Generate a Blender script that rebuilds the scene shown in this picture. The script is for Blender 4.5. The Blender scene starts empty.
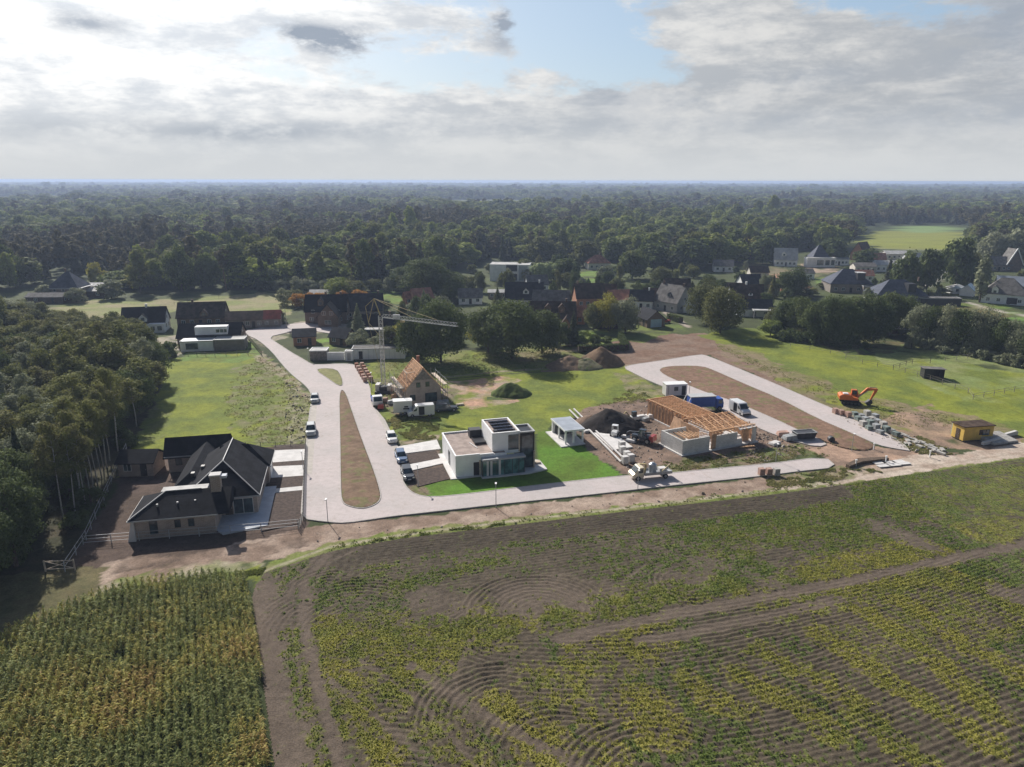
import bpy, math, random
import numpy as np
from mathutils import Vector
from mathutils.geometry import tessellate_polygon
random.seed(7); rng = np.random.default_rng(7)
R = math.radians
SC = bpy.context.scene; COL = SC.collection

# ---------------------------------------------------------------- camera
F = 720.0; H = 46.0; PITCH = math.atan((383.5-180.5)/F); ROLL = R(0.12)
cam = bpy.data.cameras.new('camera'); cam.sensor_width = 36; cam.lens = 36*F/1024
cam.clip_start = 0.5; cam.clip_end = 60000
camo = bpy.data.objects.new('camera', cam); COL.objects.link(camo)
camo.location = (0, 0, H); camo.rotation_mode = 'YXZ'
camo.rotation_mode = 'XYZ'
from mathutils import Matrix
camo.matrix_world = Matrix.Translation((0, 0, H)) @ Matrix.Rotation(math.pi/2-PITCH, 4, 'X') @ Matrix.Rotation(ROLL, 4, 'Z')
SC.camera = camo

# ---------------------------------------------------------------- sky, sun, exposure
SUN_EL = R(35); SUN_AZ = R(-31)          # azimuth measured from +Y towards +X
sd = Vector((math.sin(SUN_AZ)*math.cos(SUN_EL), math.cos(SUN_AZ)*math.cos(SUN_EL), math.sin(SUN_EL)))
sl = bpy.data.lights.new('sun', 'SUN'); sl.energy = 5.0; sl.angle = R(0.6); sl.color = (1, .95, .88)
so = bpy.data.objects.new('sun', sl); COL.objects.link(so)
so.rotation_euler = sd.to_track_quat('Z', 'Y').to_euler(); so.location = (0, 0, 300)
SC.view_settings.view_transform = 'Standard'; SC.view_settings.look = 'None'
SC.view_settings.gamma = 1; SC.view_settings.exposure = 0.30
SC.view_settings.use_curve_mapping = False
W = bpy.data.worlds.new('World'); SC.world = W; W.use_nodes = True

class NT:
    """tiny node-tree writer"""
    def __init__(s, tree): s.t = tree; s.n = tree.nodes; s.l = tree.links
    def new(s, typ, **kw):
        n = s.n.new(typ)
        for k, v in kw.items():
            if k.startswith('i_'):
                key = k[2:]; key = int(key) if key.isdigit() else key
                s.put(n, key, v)
            else: setattr(n, k, v)
        return n
    def put(s, n, key, v):
        sock = n.inputs[key]
        if hasattr(v, 'bl_rna') and 'Socket' in v.bl_rna.identifier: s.l.new(v, sock)
        elif isinstance(v, bpy.types.Node): s.l.new(v.outputs[0], sock)
        else: sock.default_value = v
    def math(s, op, a, b=0.0, c=0.0, clamp=False):
        n = s.n.new('ShaderNodeMath'); n.operation = op; n.use_clamp = clamp
        s.put(n, 0, a); s.put(n, 1, b); s.put(n, 2, c); return n.outputs[0]
    def mix(s, f, a, b, blend='MIX'):
        n = s.n.new('ShaderNodeMix'); n.data_type = 'RGBA'; n.blend_type = blend; n.clamp_factor = True
        s.put(n, 0, f)
        for k, v in ((6, a), (7, b)):
            if isinstance(v, (tuple, list)): v = (*v[:3], 1)
            s.put(n, k, v)
        return n.outputs[2]
    def noise(s, vec, scale, detail=4, rough=.55, dist=0.0):
        n = s.n.new('ShaderNodeTexNoise'); s.put(n, 'Scale', scale); s.put(n, 'Detail', detail)
        s.put(n, 'Roughness', rough); s.put(n, 'Distortion', dist)
        if vec is not None: s.put(n, 'Vector', vec)
        return n.outputs[0]
    def ramp(s, f, stops, interp='LINEAR'):
        n = s.n.new('ShaderNodeValToRGB'); e = n.color_ramp.elements; n.color_ramp.interpolation = interp
        while len(e) < len(stops): e.new(.5)
        for el, (p, c) in zip(e, stops):
            el.position = p; el.color = (*c, 1) if isinstance(c, (tuple, list)) else (c, c, c, 1)
        s.put(n, 0, f); return n.outputs[0]
    def maprange(s, v, a, b, c=0.0, d=1.0, smooth=True):
        n = s.n.new('ShaderNodeMapRange'); n.clamp = True
        if smooth: n.interpolation_type = 'SMOOTHSTEP'
        for i, x in enumerate((v, a, b, c, d)): s.put(n, i, x)
        return n.outputs[0]

def pxdir(px, py):
    u = (px-512)/F; v = -(py-383.5)/F
    u, v = u*math.cos(ROLL)+v*math.sin(ROLL), -u*math.sin(ROLL)+v*math.cos(ROLL)
    return u, math.cos(PITCH)+v*math.sin(PITCH), -math.sin(PITCH)+v*math.cos(PITCH)
def G(px, py, z=0.0):
    dx, dy, dz = pxdir(px, py); t = (z-H)/dz
    return dx*t, dy*t
def PG(pts, z=0.0): return [G(x, y, z) for x, y in pts]
def ZAT(px, py, D):                       # height seen at that pixel above ground distance D
    dx, dy, dz = pxdir(px, py); return H+dz/dy*D

def build_world():
    t = NT(W.node_tree); W.node_tree.nodes.clear()
    out = t.new('ShaderNodeOutputWorld'); bg = t.new('ShaderNodeBackground')
    sky = t.new('ShaderNodeTexSky', sky_type='NISHITA', sun_disc=False)
    sky.sun_elevation = SUN_EL; sky.sun_rotation = SUN_AZ; sky.air_density = 1.0; sky.dust_density = 1.5; sky.ozone_density = 1.5
    tc = t.new('ShaderNodeTexCoord'); d = tc.outputs['Generated']
    sep = t.new('ShaderNodeSeparateXYZ', i_0=d); z = sep.outputs[2]
    def mapped(s, loc=(0, 0, 0)):
        m = t.new('ShaderNodeMapping'); t.put(m, 'Vector', d); m.inputs['Scale'].default_value = s; m.inputs['Location'].default_value = loc
        return m.outputs[0]
    def blob(px, py, sx, sy, amp):        # soft elliptical patch about a direction of the sky
        v = Vector(pxdir(px, py)).normalized()
        az, el = math.atan2(v.x, v.y), math.asin(v.z)
        a = t.math('ARCTAN2', sep.outputs[0], sep.outputs[1]); 
        e = t.math('ARCSINE', z)
        da = t.math('DIVIDE', t.math('SUBTRACT', a, az), sx/F); de = t.math('DIVIDE', t.math('SUBTRACT', e, el), sy/F)
        q = t.math('ADD', t.math('MULTIPLY', da, da), t.math('MULTIPLY', de, de))
        return t.math('MULTIPLY', t.math('EXPONENT', t.math('MULTIPLY', q, -1.0)), amp)
    def total(items):
        s = items[0]
        for i in items[1:]: s = t.math('ADD', s, i)
        return s
    big = t.noise(mapped((3.6, 3.6, 10), (1.3, .2, .55)), 1.0, 10, .62, .15)
    fine = t.noise(mapped((13, 13, 30), (4, 1, 0)), 1.0, 9, .68, .15)
    shape = t.math('ADD', t.math('MULTIPLY', big, .6), t.math('MULTIPLY', fine, .4))
    # openings to the blue and solid banks, as the photograph has them
    bias = total([blob(585, 48, 70, 38, -.20), blob(730, 22, 110, 32, .13), blob(410, 70, 80, 30, -.10), blob(210, 65, 50, 16, -.07), blob(930, 10, 80, 18, -.15), blob(540, 20, 40, 20, -.1),
                  blob(830, 45, 110, 22, .13), blob(60, 50, 160, 40, .12), blob(150, 118, 260, 20, .10), blob(450, 110, 300, 18, .07),
                  blob(330, 15, 110, 14, .10), blob(700, 105, 260, 20, .10), blob(970, 90, 110, 30, .12), blob(540, 75, 40, 14, .1)])
    low = t.maprange(z, 0.0, .085, .26, 0.0)
    high = t.maprange(z, .22, .5, 0.0, -.22)
    dark = total([blob(335, 41, 40, 13, 1.0), blob(300, 34, 16, 8, .6), blob(505, 22, 17, 24, .9), blob(82, 25, 34, 9, .6), blob(800, 78, 50, 10, .4), blob(610, 100, 45, 12, .35),
                  blob(130, 135, 170, 10, .45), blob(400, 130, 200, 9, .4), blob(760, 122, 200, 12, .35), blob(700, 100, 40, 10, .35), blob(1015, 15, 60, 45, .5), blob(250, 135, 60, 9, .4), blob(1000, 120, 60, 18, .3)])
    cov0 = total([shape, bias, low, high, t.math('MULTIPLY', dark, .10)])
    cov = t.maprange(cov0, .44, .545)
    # cloud brightness: thick parts grey below, thin edges bright; warm-white towards the sun
    sdir = t.new('ShaderNodeVectorMath', operation='DOT_PRODUCT'); t.put(sdir, 0, d); sdir.inputs[1].default_value = sd
    glow = t.math('POWER', t.math('MAXIMUM', sdir.outputs['Value'], 0.0), 7.0)
    thick = t.maprange(t.math('ADD', t.math('MULTIPLY', t.noise(mapped((5, 5, 20), (7, 3, 1.0)), 1.0, 9, .66, .2), .6), t.math('MULTIPLY', t.noise(mapped((15, 15, 40), (2, 3, 1.0)), 1.0, 8, .66, .1), .4)), .41, .60)
    dk = t.math('MULTIPLY', dark, t.math('MULTIPLY', t.maprange(fine, .26, .60), 1.4), clamp=True)
    thk = t.math('MULTIPLY', thick, .62)
    bright = t.mix(thk, (.84, .84, .83), (.36, .41, .48))
    lit = t.math('ADD', .67, t.math('MULTIPLY', glow, 1.05))
    ccol = t.mix(1.0, bright, t.new('ShaderNodeCombineXYZ', i_0=lit, i_1=lit, i_2=lit), 'MULTIPLY')
    ccol = t.mix(t.math('MULTIPLY', dk, .95, clamp=True), ccol, (.27, .315, .385))
    hz = t.maprange(z, -.01, .11)
    ccol = t.mix(hz, (.53, .55, .565), ccol)
    skyc = t.new('ShaderNodeVectorMath', operation='SCALE'); t.put(skyc, 0, sky.outputs[0]); skyc.inputs['Scale'].default_value = .085
    lift = t.mix(.45, skyc.outputs[0], (.36, .50, .66))
    up = t.maprange(z, .20, .42); col = t.mix(t.math('MULTIPLY', cov, t.math('SUBTRACT', 1.0, t.math('MULTIPLY', up, .6))), t.mix(up, lift, skyc.outputs[0]), ccol)
    behind = t.maprange(sep.outputs[1], -.35, .45, .50, 1.0)
    col = t.mix(1.0, col, t.new('ShaderNodeCombineXYZ', i_0=behind, i_1=behind, i_2=behind), 'MULTIPLY')
    fin = t.new('ShaderNodeVectorMath', operation='SCALE'); t.put(fin, 0, col); fin.inputs['Scale'].default_value = 10.0
    t.put(bg, 0, fin.outputs[0]); bg.inputs[1].default_value = 0.1
    t.l.new(bg.outputs[0], out.inputs[0])
build_world()

# ---------------------------------------------------------------- numpy noise and polygons
def _hash(ix, iy, seed):
    h = (ix.astype(np.int64)*374761393 + iy.astype(np.int64)*668265263 + seed*974711) & 0xffffffff
    h = ((h ^ (h >> 13))*1274126177) & 0xffffffff
    return ((h ^ (h >> 16)) & 0xffff)/65535.0
def vnoise(x, y, s, seed=0):
    x = x/s; y = y/s; ix = np.floor(x); iy = np.floor(y); fx = x-ix; fy = y-iy
    fx = fx*fx*(3-2*fx); fy = fy*fy*(3-2*fy)
    a = _hash(ix, iy, seed); b = _hash(ix+1, iy, seed); c = _hash(ix, iy+1, seed); d = _hash(ix+1, iy+1, seed)
    return (a*(1-fx)+b*fx)*(1-fy)+(c*(1-fx)+d*fx)*fy
def fbm(x, y, s, seed=0, o=4):
    r = 0; a = 1; t = 0
    for k in range(o): r = r+a*vnoise(x+17*k, y-9*k, s/2**k, seed+k); t += a; a *= .5
    return r/t
def inside(x, y, poly):
    poly = np.array(poly); m = np.zeros(x.shape, bool)
    bb = (x > poly[:, 0].min()) & (x < poly[:, 0].max()) & (y > poly[:, 1].min()) & (y < poly[:, 1].max())
    xs, ys = x[bb], y[bb]; r = np.zeros(xs.shape, bool); n = len(poly)
    for i in range(n):
        x1, y1 = poly[i]; x2, y2 = poly[(i+1) % n]
        if y1 == y2: continue
        c = ((y1 > ys) != (y2 > ys)) & (xs < (x2-x1)*(ys-y1)/(y2-y1)+x1)
        r ^= c
    m[bb] = r; return m
def dist_line(x, y, pts):
    d = np.full(x.shape, 1e9)
    for (x1, y1), (x2, y2) in zip(pts[:-1], pts[1:]):
        vx, vy = x2-x1, y2-y1; L = vx*vx+vy*vy+1e-9
        t = np.clip(((x-x1)*vx+(y-y1)*vy)/L, 0, 1)
        d = np.minimum(d, np.hypot(x-x1-t*vx, y-y1-t*vy))
    return d

# ---------------------------------------------------------------- materials
MATS = {}
def mat(name, col, rough=.8, var=.15, scale=1.5, bump=0.0, bscale=12, metal=0.0, col2=None, spec=.3, kind=None):
    if name in MATS: return MATS[name]
    m = bpy.data.materials.new(name); m.use_nodes = True; t = NT(m.node_tree)
    b = m.node_tree.nodes['Principled BSDF']; b.inputs['Roughness'].default_value = rough
    b.inputs['Metallic'].default_value = metal; b.inputs['Specular IOR Level'].default_value = .06 if name.startswith('roof') else spec
    tc = t.new('ShaderNodeTexCoord'); v = tc.outputs['Object']
    n = t.noise(v, scale, 5, .6)
    c2 = col2 or tuple(c*(1-var*1.6) for c in col); c1 = tuple(min(1, c*(1+var)) for c in col) if not col2 else col
    f = t.maprange(n, .35, .65)
    c = t.mix(f, c2, c1)
    if kind == 'brick':
        bt = t.new('ShaderNodeTexBrick'); t.put(bt, 'Vector', v); bt.inputs['Scale'].default_value = 1
        bt.inputs['Brick Width'].default_value = .44; bt.inputs['Row Height'].default_value = .16; bt.inputs['Mortar Size'].default_value = .02
        # walls are vertical: build brick coordinates from (x+y, z)
        sp = t.new('ShaderNodeSeparateXYZ', i_0=v); cb = t.new('ShaderNodeCombineXYZ', i_0=t.math('ADD', sp.outputs[0], sp.outputs[1]), i_1=sp.outputs[2])
        t.put(bt, 'Vector', cb); t.put(bt, 'Color1', c); t.put(bt, 'Color2', t.mix(.45, c, (col[0]*.5, col[1]*.48, col[2]*.45))); bt.inputs['Mortar'].default_value = (*[min(1, x*1.25) for x in col], 1)
        c = bt.outputs[0]
    if kind == 'tile':
        sp = t.new('ShaderNodeSeparateXYZ', i_0=v)
        w = t.new('ShaderNodeTexWave', wave_type='BANDS', bands_direction='Z'); t.put(w, 'Vector', v); w.inputs['Scale'].default_value = 1.3; w.inputs['Distortion'].default_value = .3
        c = t.mix(t.math('MULTIPLY', w.outputs[0], .28), c, tuple(x*.55 for x in col))
    if kind == 'plank':
        w = t.new('ShaderNodeTexWave', wave_type='BANDS', bands_direction='DIAGONAL'); t.put(w, 'Vector', v); w.inputs['Scale'].default_value = 1.6
        c = t.mix(t.math('MULTIPLY', w.outputs[0], .3), c, tuple(x*.6 for x in col))
    t.put(b, 'Base Color', c)
    if bump:
        bn = t.new('ShaderNodeBump'); bn.inputs['Strength'].default_value = bump; bn.inputs['Distance'].default_value = .05
        t.put(bn, 'Height', t.noise(v, bscale, 4, .6)); t.l.new(bn.outputs[0], b.inputs['Normal'])
    MATS[name] = m; return m
def glass(name='glass', col=(.03, .045, .05)):
    if name in MATS: return MATS[name]
    m = bpy.data.materials.new(name); m.use_nodes = True; b = m.node_tree.nodes['Principled BSDF']; t = NT(m.node_tree)
    tc = t.new('ShaderNodeTexCoord'); n = t.noise(tc.outputs['Object'], .9, 2)
    t.put(b, 'Base Color', t.mix(t.maprange(n, .4, .6), col, tuple(c*2.2 for c in col)))
    b.inputs['Roughness'].default_value = .08; b.inputs['Specular IOR Level'].default_value = .8
    MATS[name] = m; return m

def leafmat(name, cols, trans=.30, rnd=.62):
    cols = [tuple(x*1.55 for x in c) for c in cols] if max(max(c) for c in cols) < .22 and name != 'leaf_pale' else [tuple(x*1.2 for x in c) for c in cols]
    m = bpy.data.materials.new(name); m.use_nodes = True; t = NT(m.node_tree); b = m.node_tree.nodes['Principled BSDF']
    b.inputs['Roughness'].default_value = .8; b.inputs['Specular IOR Level'].default_value = .12
    oi = t.new('ShaderNodeObjectInfo'); tc = t.new('ShaderNodeTexCoord')
    n = t.noise(tc.outputs['Object'], .55, 3, .6); n2 = t.noise(tc.outputs['Object'], 3.0, 2, .6)
    f = t.math('ADD', t.math('MULTIPLY', oi.outputs['Random'], rnd), t.math('MULTIPLY', t.maprange(n, .3, .7), 1-rnd))
    c = t.ramp(f, [(i/(len(cols)-1), c) for i, c in enumerate(cols)])
    c = t.mix(t.maprange(n2, .35, .7, 0, .5), c, tuple(min(1, x*1.7+.01) for x in cols[len(cols)//2]))
    t.put(b, 'Base Color', c)
    tr = t.new('ShaderNodeBsdfTranslucent'); t.put(tr, 0, c)
    mx = t.new('ShaderNodeMixShader'); mx.inputs[0].default_value = trans
    t.l.new(b.outputs[0], mx.inputs[1]); t.l.new(tr.outputs[0], mx.inputs[2])
    t.l.new(mx.outputs[0], m.node_tree.nodes['Material Output'].inputs[0]); MATS[name] = m; return m

# ---------------------------------------------------------------- object helpers
def link(o, parent=None): COL.objects.link(o); o.parent = parent; return o
def tag(o, label=None, cat=None, group=None, kind=None):
    if label: o['label'] = label
    if cat: o['category'] = cat
    if group: o['group'] = group
    if kind: o['kind'] = kind
    return o
def empty(name, loc=(0, 0, 0), rz=0.0, scale=None):
    o = bpy.data.objects.new(name, None); o.empty_display_size = .3; o.location = loc; o.rotation_euler.z = rz
    if scale: o.scale = scale
    return link(o)
def npmesh(name, verts, faces, mats=(), smooth=False, col=None, mi=None):
    """verts (n,3); faces (m,k) numpy"""
    me = bpy.data.meshes.new(name); nf, k = faces.shape
    me.vertices.add(len(verts)); me.vertices.foreach_set('co', np.ascontiguousarray(verts, dtype=np.float32).ravel())
    me.loops.add(nf*k); me.loops.foreach_set('vertex_index', faces.ravel().astype(np.int32))
    me.polygons.add(nf); me.polygons.foreach_set('loop_start', np.arange(0, nf*k, k, dtype=np.int32))
    if mi is not None: me.polygons.foreach_set('material_index', mi.astype(np.int32))
    me.polygons.foreach_set('use_smooth', np.full(nf, smooth, bool))
    if col is not None:
        a = me.color_attributes.new('tint', 'FLOAT_COLOR', 'POINT')
        c = np.ones((len(verts), 4), np.float32); c[:, :3] = col; a.data.foreach_set('color', c.ravel())
    for m in mats: me.materials.append(m)
    me.update(calc_edges=True); return me

class MB:
    def __init__(s): s.v = []; s.f = []; s.m = []; s.mats = []; s.cur = 0; s.M = Matrix.Identity(4)
    def use(s, m):
        if m not in s.mats: s.mats.append(m)
        s.cur = s.mats.index(m); return s
    def at(s, x=0, y=0, z=0, rz=0, rx=0, ry=0):
        s.M = Matrix.Translation((x, y, z)) @ Matrix.Rotation(rz, 4, 'Z') @ Matrix.Rotation(ry, 4, 'Y') @ Matrix.Rotation(rx, 4, 'X'); return s
    def add(s, vs, fs):
        b = len(s.v); s.v += [tuple(s.M @ Vector(p)) for p in vs]
        s.f += [tuple(i+b for i in f) for f in fs]; s.m += [s.cur]*len(fs); return s
    def box(s, x0, x1, y0, y1, z0, z1):
        v = [(x, y, z) for z in (z0, z1) for y in (y0, y1) for x in (x0, x1)]
        return s.add(v, [(0, 2, 3, 1), (4, 5, 7, 6), (0, 1, 5, 4), (2, 6, 7, 3), (0, 4, 6, 2), (1, 3, 7, 5)])
    def cbox(s, cx, cy, cz, sx, sy, sz): return s.box(cx-sx/2, cx+sx/2, cy-sy/2, cy+sy/2, cz, cz+sz)
    def hull(s, bot, top):                # two rings of equal length
        n = len(bot); return s.add(list(bot)+list(top), [tuple(range(n))[::-1], tuple(range(n, 2*n))]+[(i, (i+1) % n, n+(i+1) % n, n+i) for i in range(n)])
    def prism(s, poly, z0, z1): return s.hull([(x, y, z0) for x, y in poly], [(x, y, z1) for x, y in poly])
    def profile(s, prof, y0, y1):         # profile in x,z extruded along y
        return s.hull([(x, y0, z) for x, z in prof], [(x, y1, z) for x, z in prof])
    def tube(s, a, b, r0, r1=None, n=8, cap=True):
        r1 = r0 if r1 is None else r1; a = Vector(a); b = Vector(b); d = (b-a)
        q = d.to_track_quat('Z', 'Y'); A = []; B = []
        for i in range(n):
            e = q @ Vector((math.cos(i*2*math.pi/n), math.sin(i*2*math.pi/n), 0)); A.append(tuple(a+e*r0)); B.append(tuple(b+e*r1))
        return s.hull(A, B)
    def bar(s, a, b, w, h=None):          # square bar between two points
        h = h or w; a = Vector(a); b = Vector(b); q = (b-a).to_track_quat('Z', 'Y')
        e = [q @ Vector((x*w/2, y*h/2, 0)) for x, y in ((-1, -1), (1, -1), (1, 1), (-1, 1))]
        return s.hull([tuple(a+k) for k in e], [tuple(b+k) for k in e])
    def build(s, name, m=None, parent=None, bevel=0.0, smooth=False):
        me = bpy.data.meshes.new(name); me.from_pydata(s.v, [], s.f)
        ms = s.mats if s.mats else [m]
        for x in ms: me.materials.append(x)
        if s.mats:
            for p, k in zip(me.polygons, s.m): p.material_index = k
        if smooth:
            for p in me.polygons: p.use_smooth = True
        me.update(); o = bpy.data.objects.new(name, me); link(o, parent)
        if bevel:
            b = o.modifiers.new('bevel', 'BEVEL'); b.width = bevel; b.segments = 2; b.limit_method = 'ANGLE'
        return o
def copy_tree(o, parent=None, keep=True):
    c = o.copy(); COL.objects.link(c); c.parent = parent
    for k in ('label',):
        if k in c.keys() and parent is None: del c[k]
    for ch in list(o.children): copy_tree(ch, c)
    return c
def sheet(name, poly, z0, z1, m, parent=None, holes=()):
    """flat slab with holes: poly in world metres"""
    loops = [[Vector((x, y, 0)) for x, y in p] for p in [poly]+list(holes)]
    tris = tessellate_polygon(loops); flat = [v for l in loops for v in l]; n = len(flat)
    V = [(v.x, v.y, z1) for v in flat]+[(v.x, v.y, z0) for v in flat]; Fc = []
    for a, b, c in tris:
        A, B, C = flat[a], flat[b], flat[c]
        if (B-A).cross(C-A).z < 0: b, c = c, b
        Fc.append((a, b, c))
    k = 0
    for l in loops:
        for i in range(len(l)):
            a, b = k+i, k+(i+1) % len(l); Fc.append((a, b, n+b, n+a))
        k += len(l)
    me = bpy.data.meshes.new(name); me.from_pydata(V, [], Fc); me.materials.append(m); me.update()
    o = bpy.data.objects.new(name, me); return link(o, parent)
def smooth_poly(pts, it=2):               # Chaikin
    for _ in range(it):
        q = []
        for i in range(len(pts)):
            a, b = pts[i], pts[(i+1) % len(pts)]
            q += [(a[0]*.75+b[0]*.25, a[1]*.75+b[1]*.25), (a[0]*.25+b[0]*.75, a[1]*.25+b[1]*.75)]
        pts = q
    return pts

# ---------------------------------------------------------------- traced outlines (picture points laid on the ground plane)
ROAD_PX = [(238,332),(254,330),(270,327),(298,324),(322,322),(345,328),(340,336),(322,333),(300,330),(285,334),(268,338),(278,344.5),(290,352.4),(303.5,360),(310,364),(316,365.5),
  (343,364),(355,365),(362,372),(370,385),(372,404),(376,410),(383,418),(396,442.5),(399,455),(402,472),(404,482),(408.5,489),(416,494.5),(431,497.5),(470,493.5),(512,488),(552,483),
  (622,475),(667,472.5),(720,467),(768,462.5),(825.5,455),(838,466),(800,470),(768,474.5),(662,486),(587,495),(512,503),(431,512.5),(396,516.5),(376,519.5),(346,524),(328,523),(301,519.5),
  (302,500),(305,462),(307,435),(309,415),(311.5,400),(310,392),(303.5,385),(293.5,377.5),(283,367),(272,353),(258,341),(246,336)]
ISL_BROWN = [(338.5,391),(345.5,391),(352,410),(363.5,442.5),(373.5,467.5),(381,490),(382,500),(376,506),(363.5,510),(351,508),(342,504),(340.5,490),(340,437)]
ISL_GRASS = [(315,371),(322,369),(337,370),(342,377.5),(343.5,386),(338.5,387),(328.5,380)]
LOOP_PX = [(622,367),(632,364),(660,360),(699.5,353.4),(707,354.7),(734,365.6),(780,384.4),(818,401),(878,426),(915.5,450),(895,447),(880,444),(868,439),(850,431),(818,417.5),(780,397.7),(740,381),(715,370),
  (702.6,365.3),(679,365),(663.5,366.4),(659,369.5),(663.5,373.5),(679,380.5),(707,391.5),(734,400),(780,419.6),(793,426),(830,442),(818,446),(790.5,439),(765,430),(749.5,422),(720,408),(687,395.4),(649.4,380.5),(640,375.8)]
ROADW = smooth_poly(PG(ROAD_PX), 1); IB = smooth_poly(PG(ISL_BROWN), 2); IG = smooth_poly(PG(ISL_GRASS), 1); LOOPW = smooth_poly(PG(LOOP_PX), 1)
FIELD_PX = [(252,600),(256,585),(266,573),(300,562),(335,551),(400,539),(512,525),(640,509),(768,494),(830,485),(893,475),(960,465),(1024,456)]
FIELD = PG(FIELD_PX)+[(150, 134), (190, 60), (150, 20), (20, 20), (-16.6, 38), (-19.4, 48)]
CORN = PG([(-60,720),(-30,655),(60,612),(130,588),(200,578),(246,578),(254,620),(262,680),(269,767)])+[(-17, 38), (-70, 38)]

# palette: real base colours
GR = (.135,.168,.036); GRB = (.205,.230,.034); LAWN = (.095,.150,.022); DRY = (.27,.235,.13); ROUGH = (.14,.145,.06); DIRT = (.225,.160,.120); SAND = (.37,.285,.225)
DARK = (.095,.068,.052); TRACK = (.44,.37,.30); GARD = (.060,.070,.030); SOIL = (.145,.110,.088); PALE = (.35,.31,.22)
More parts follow.
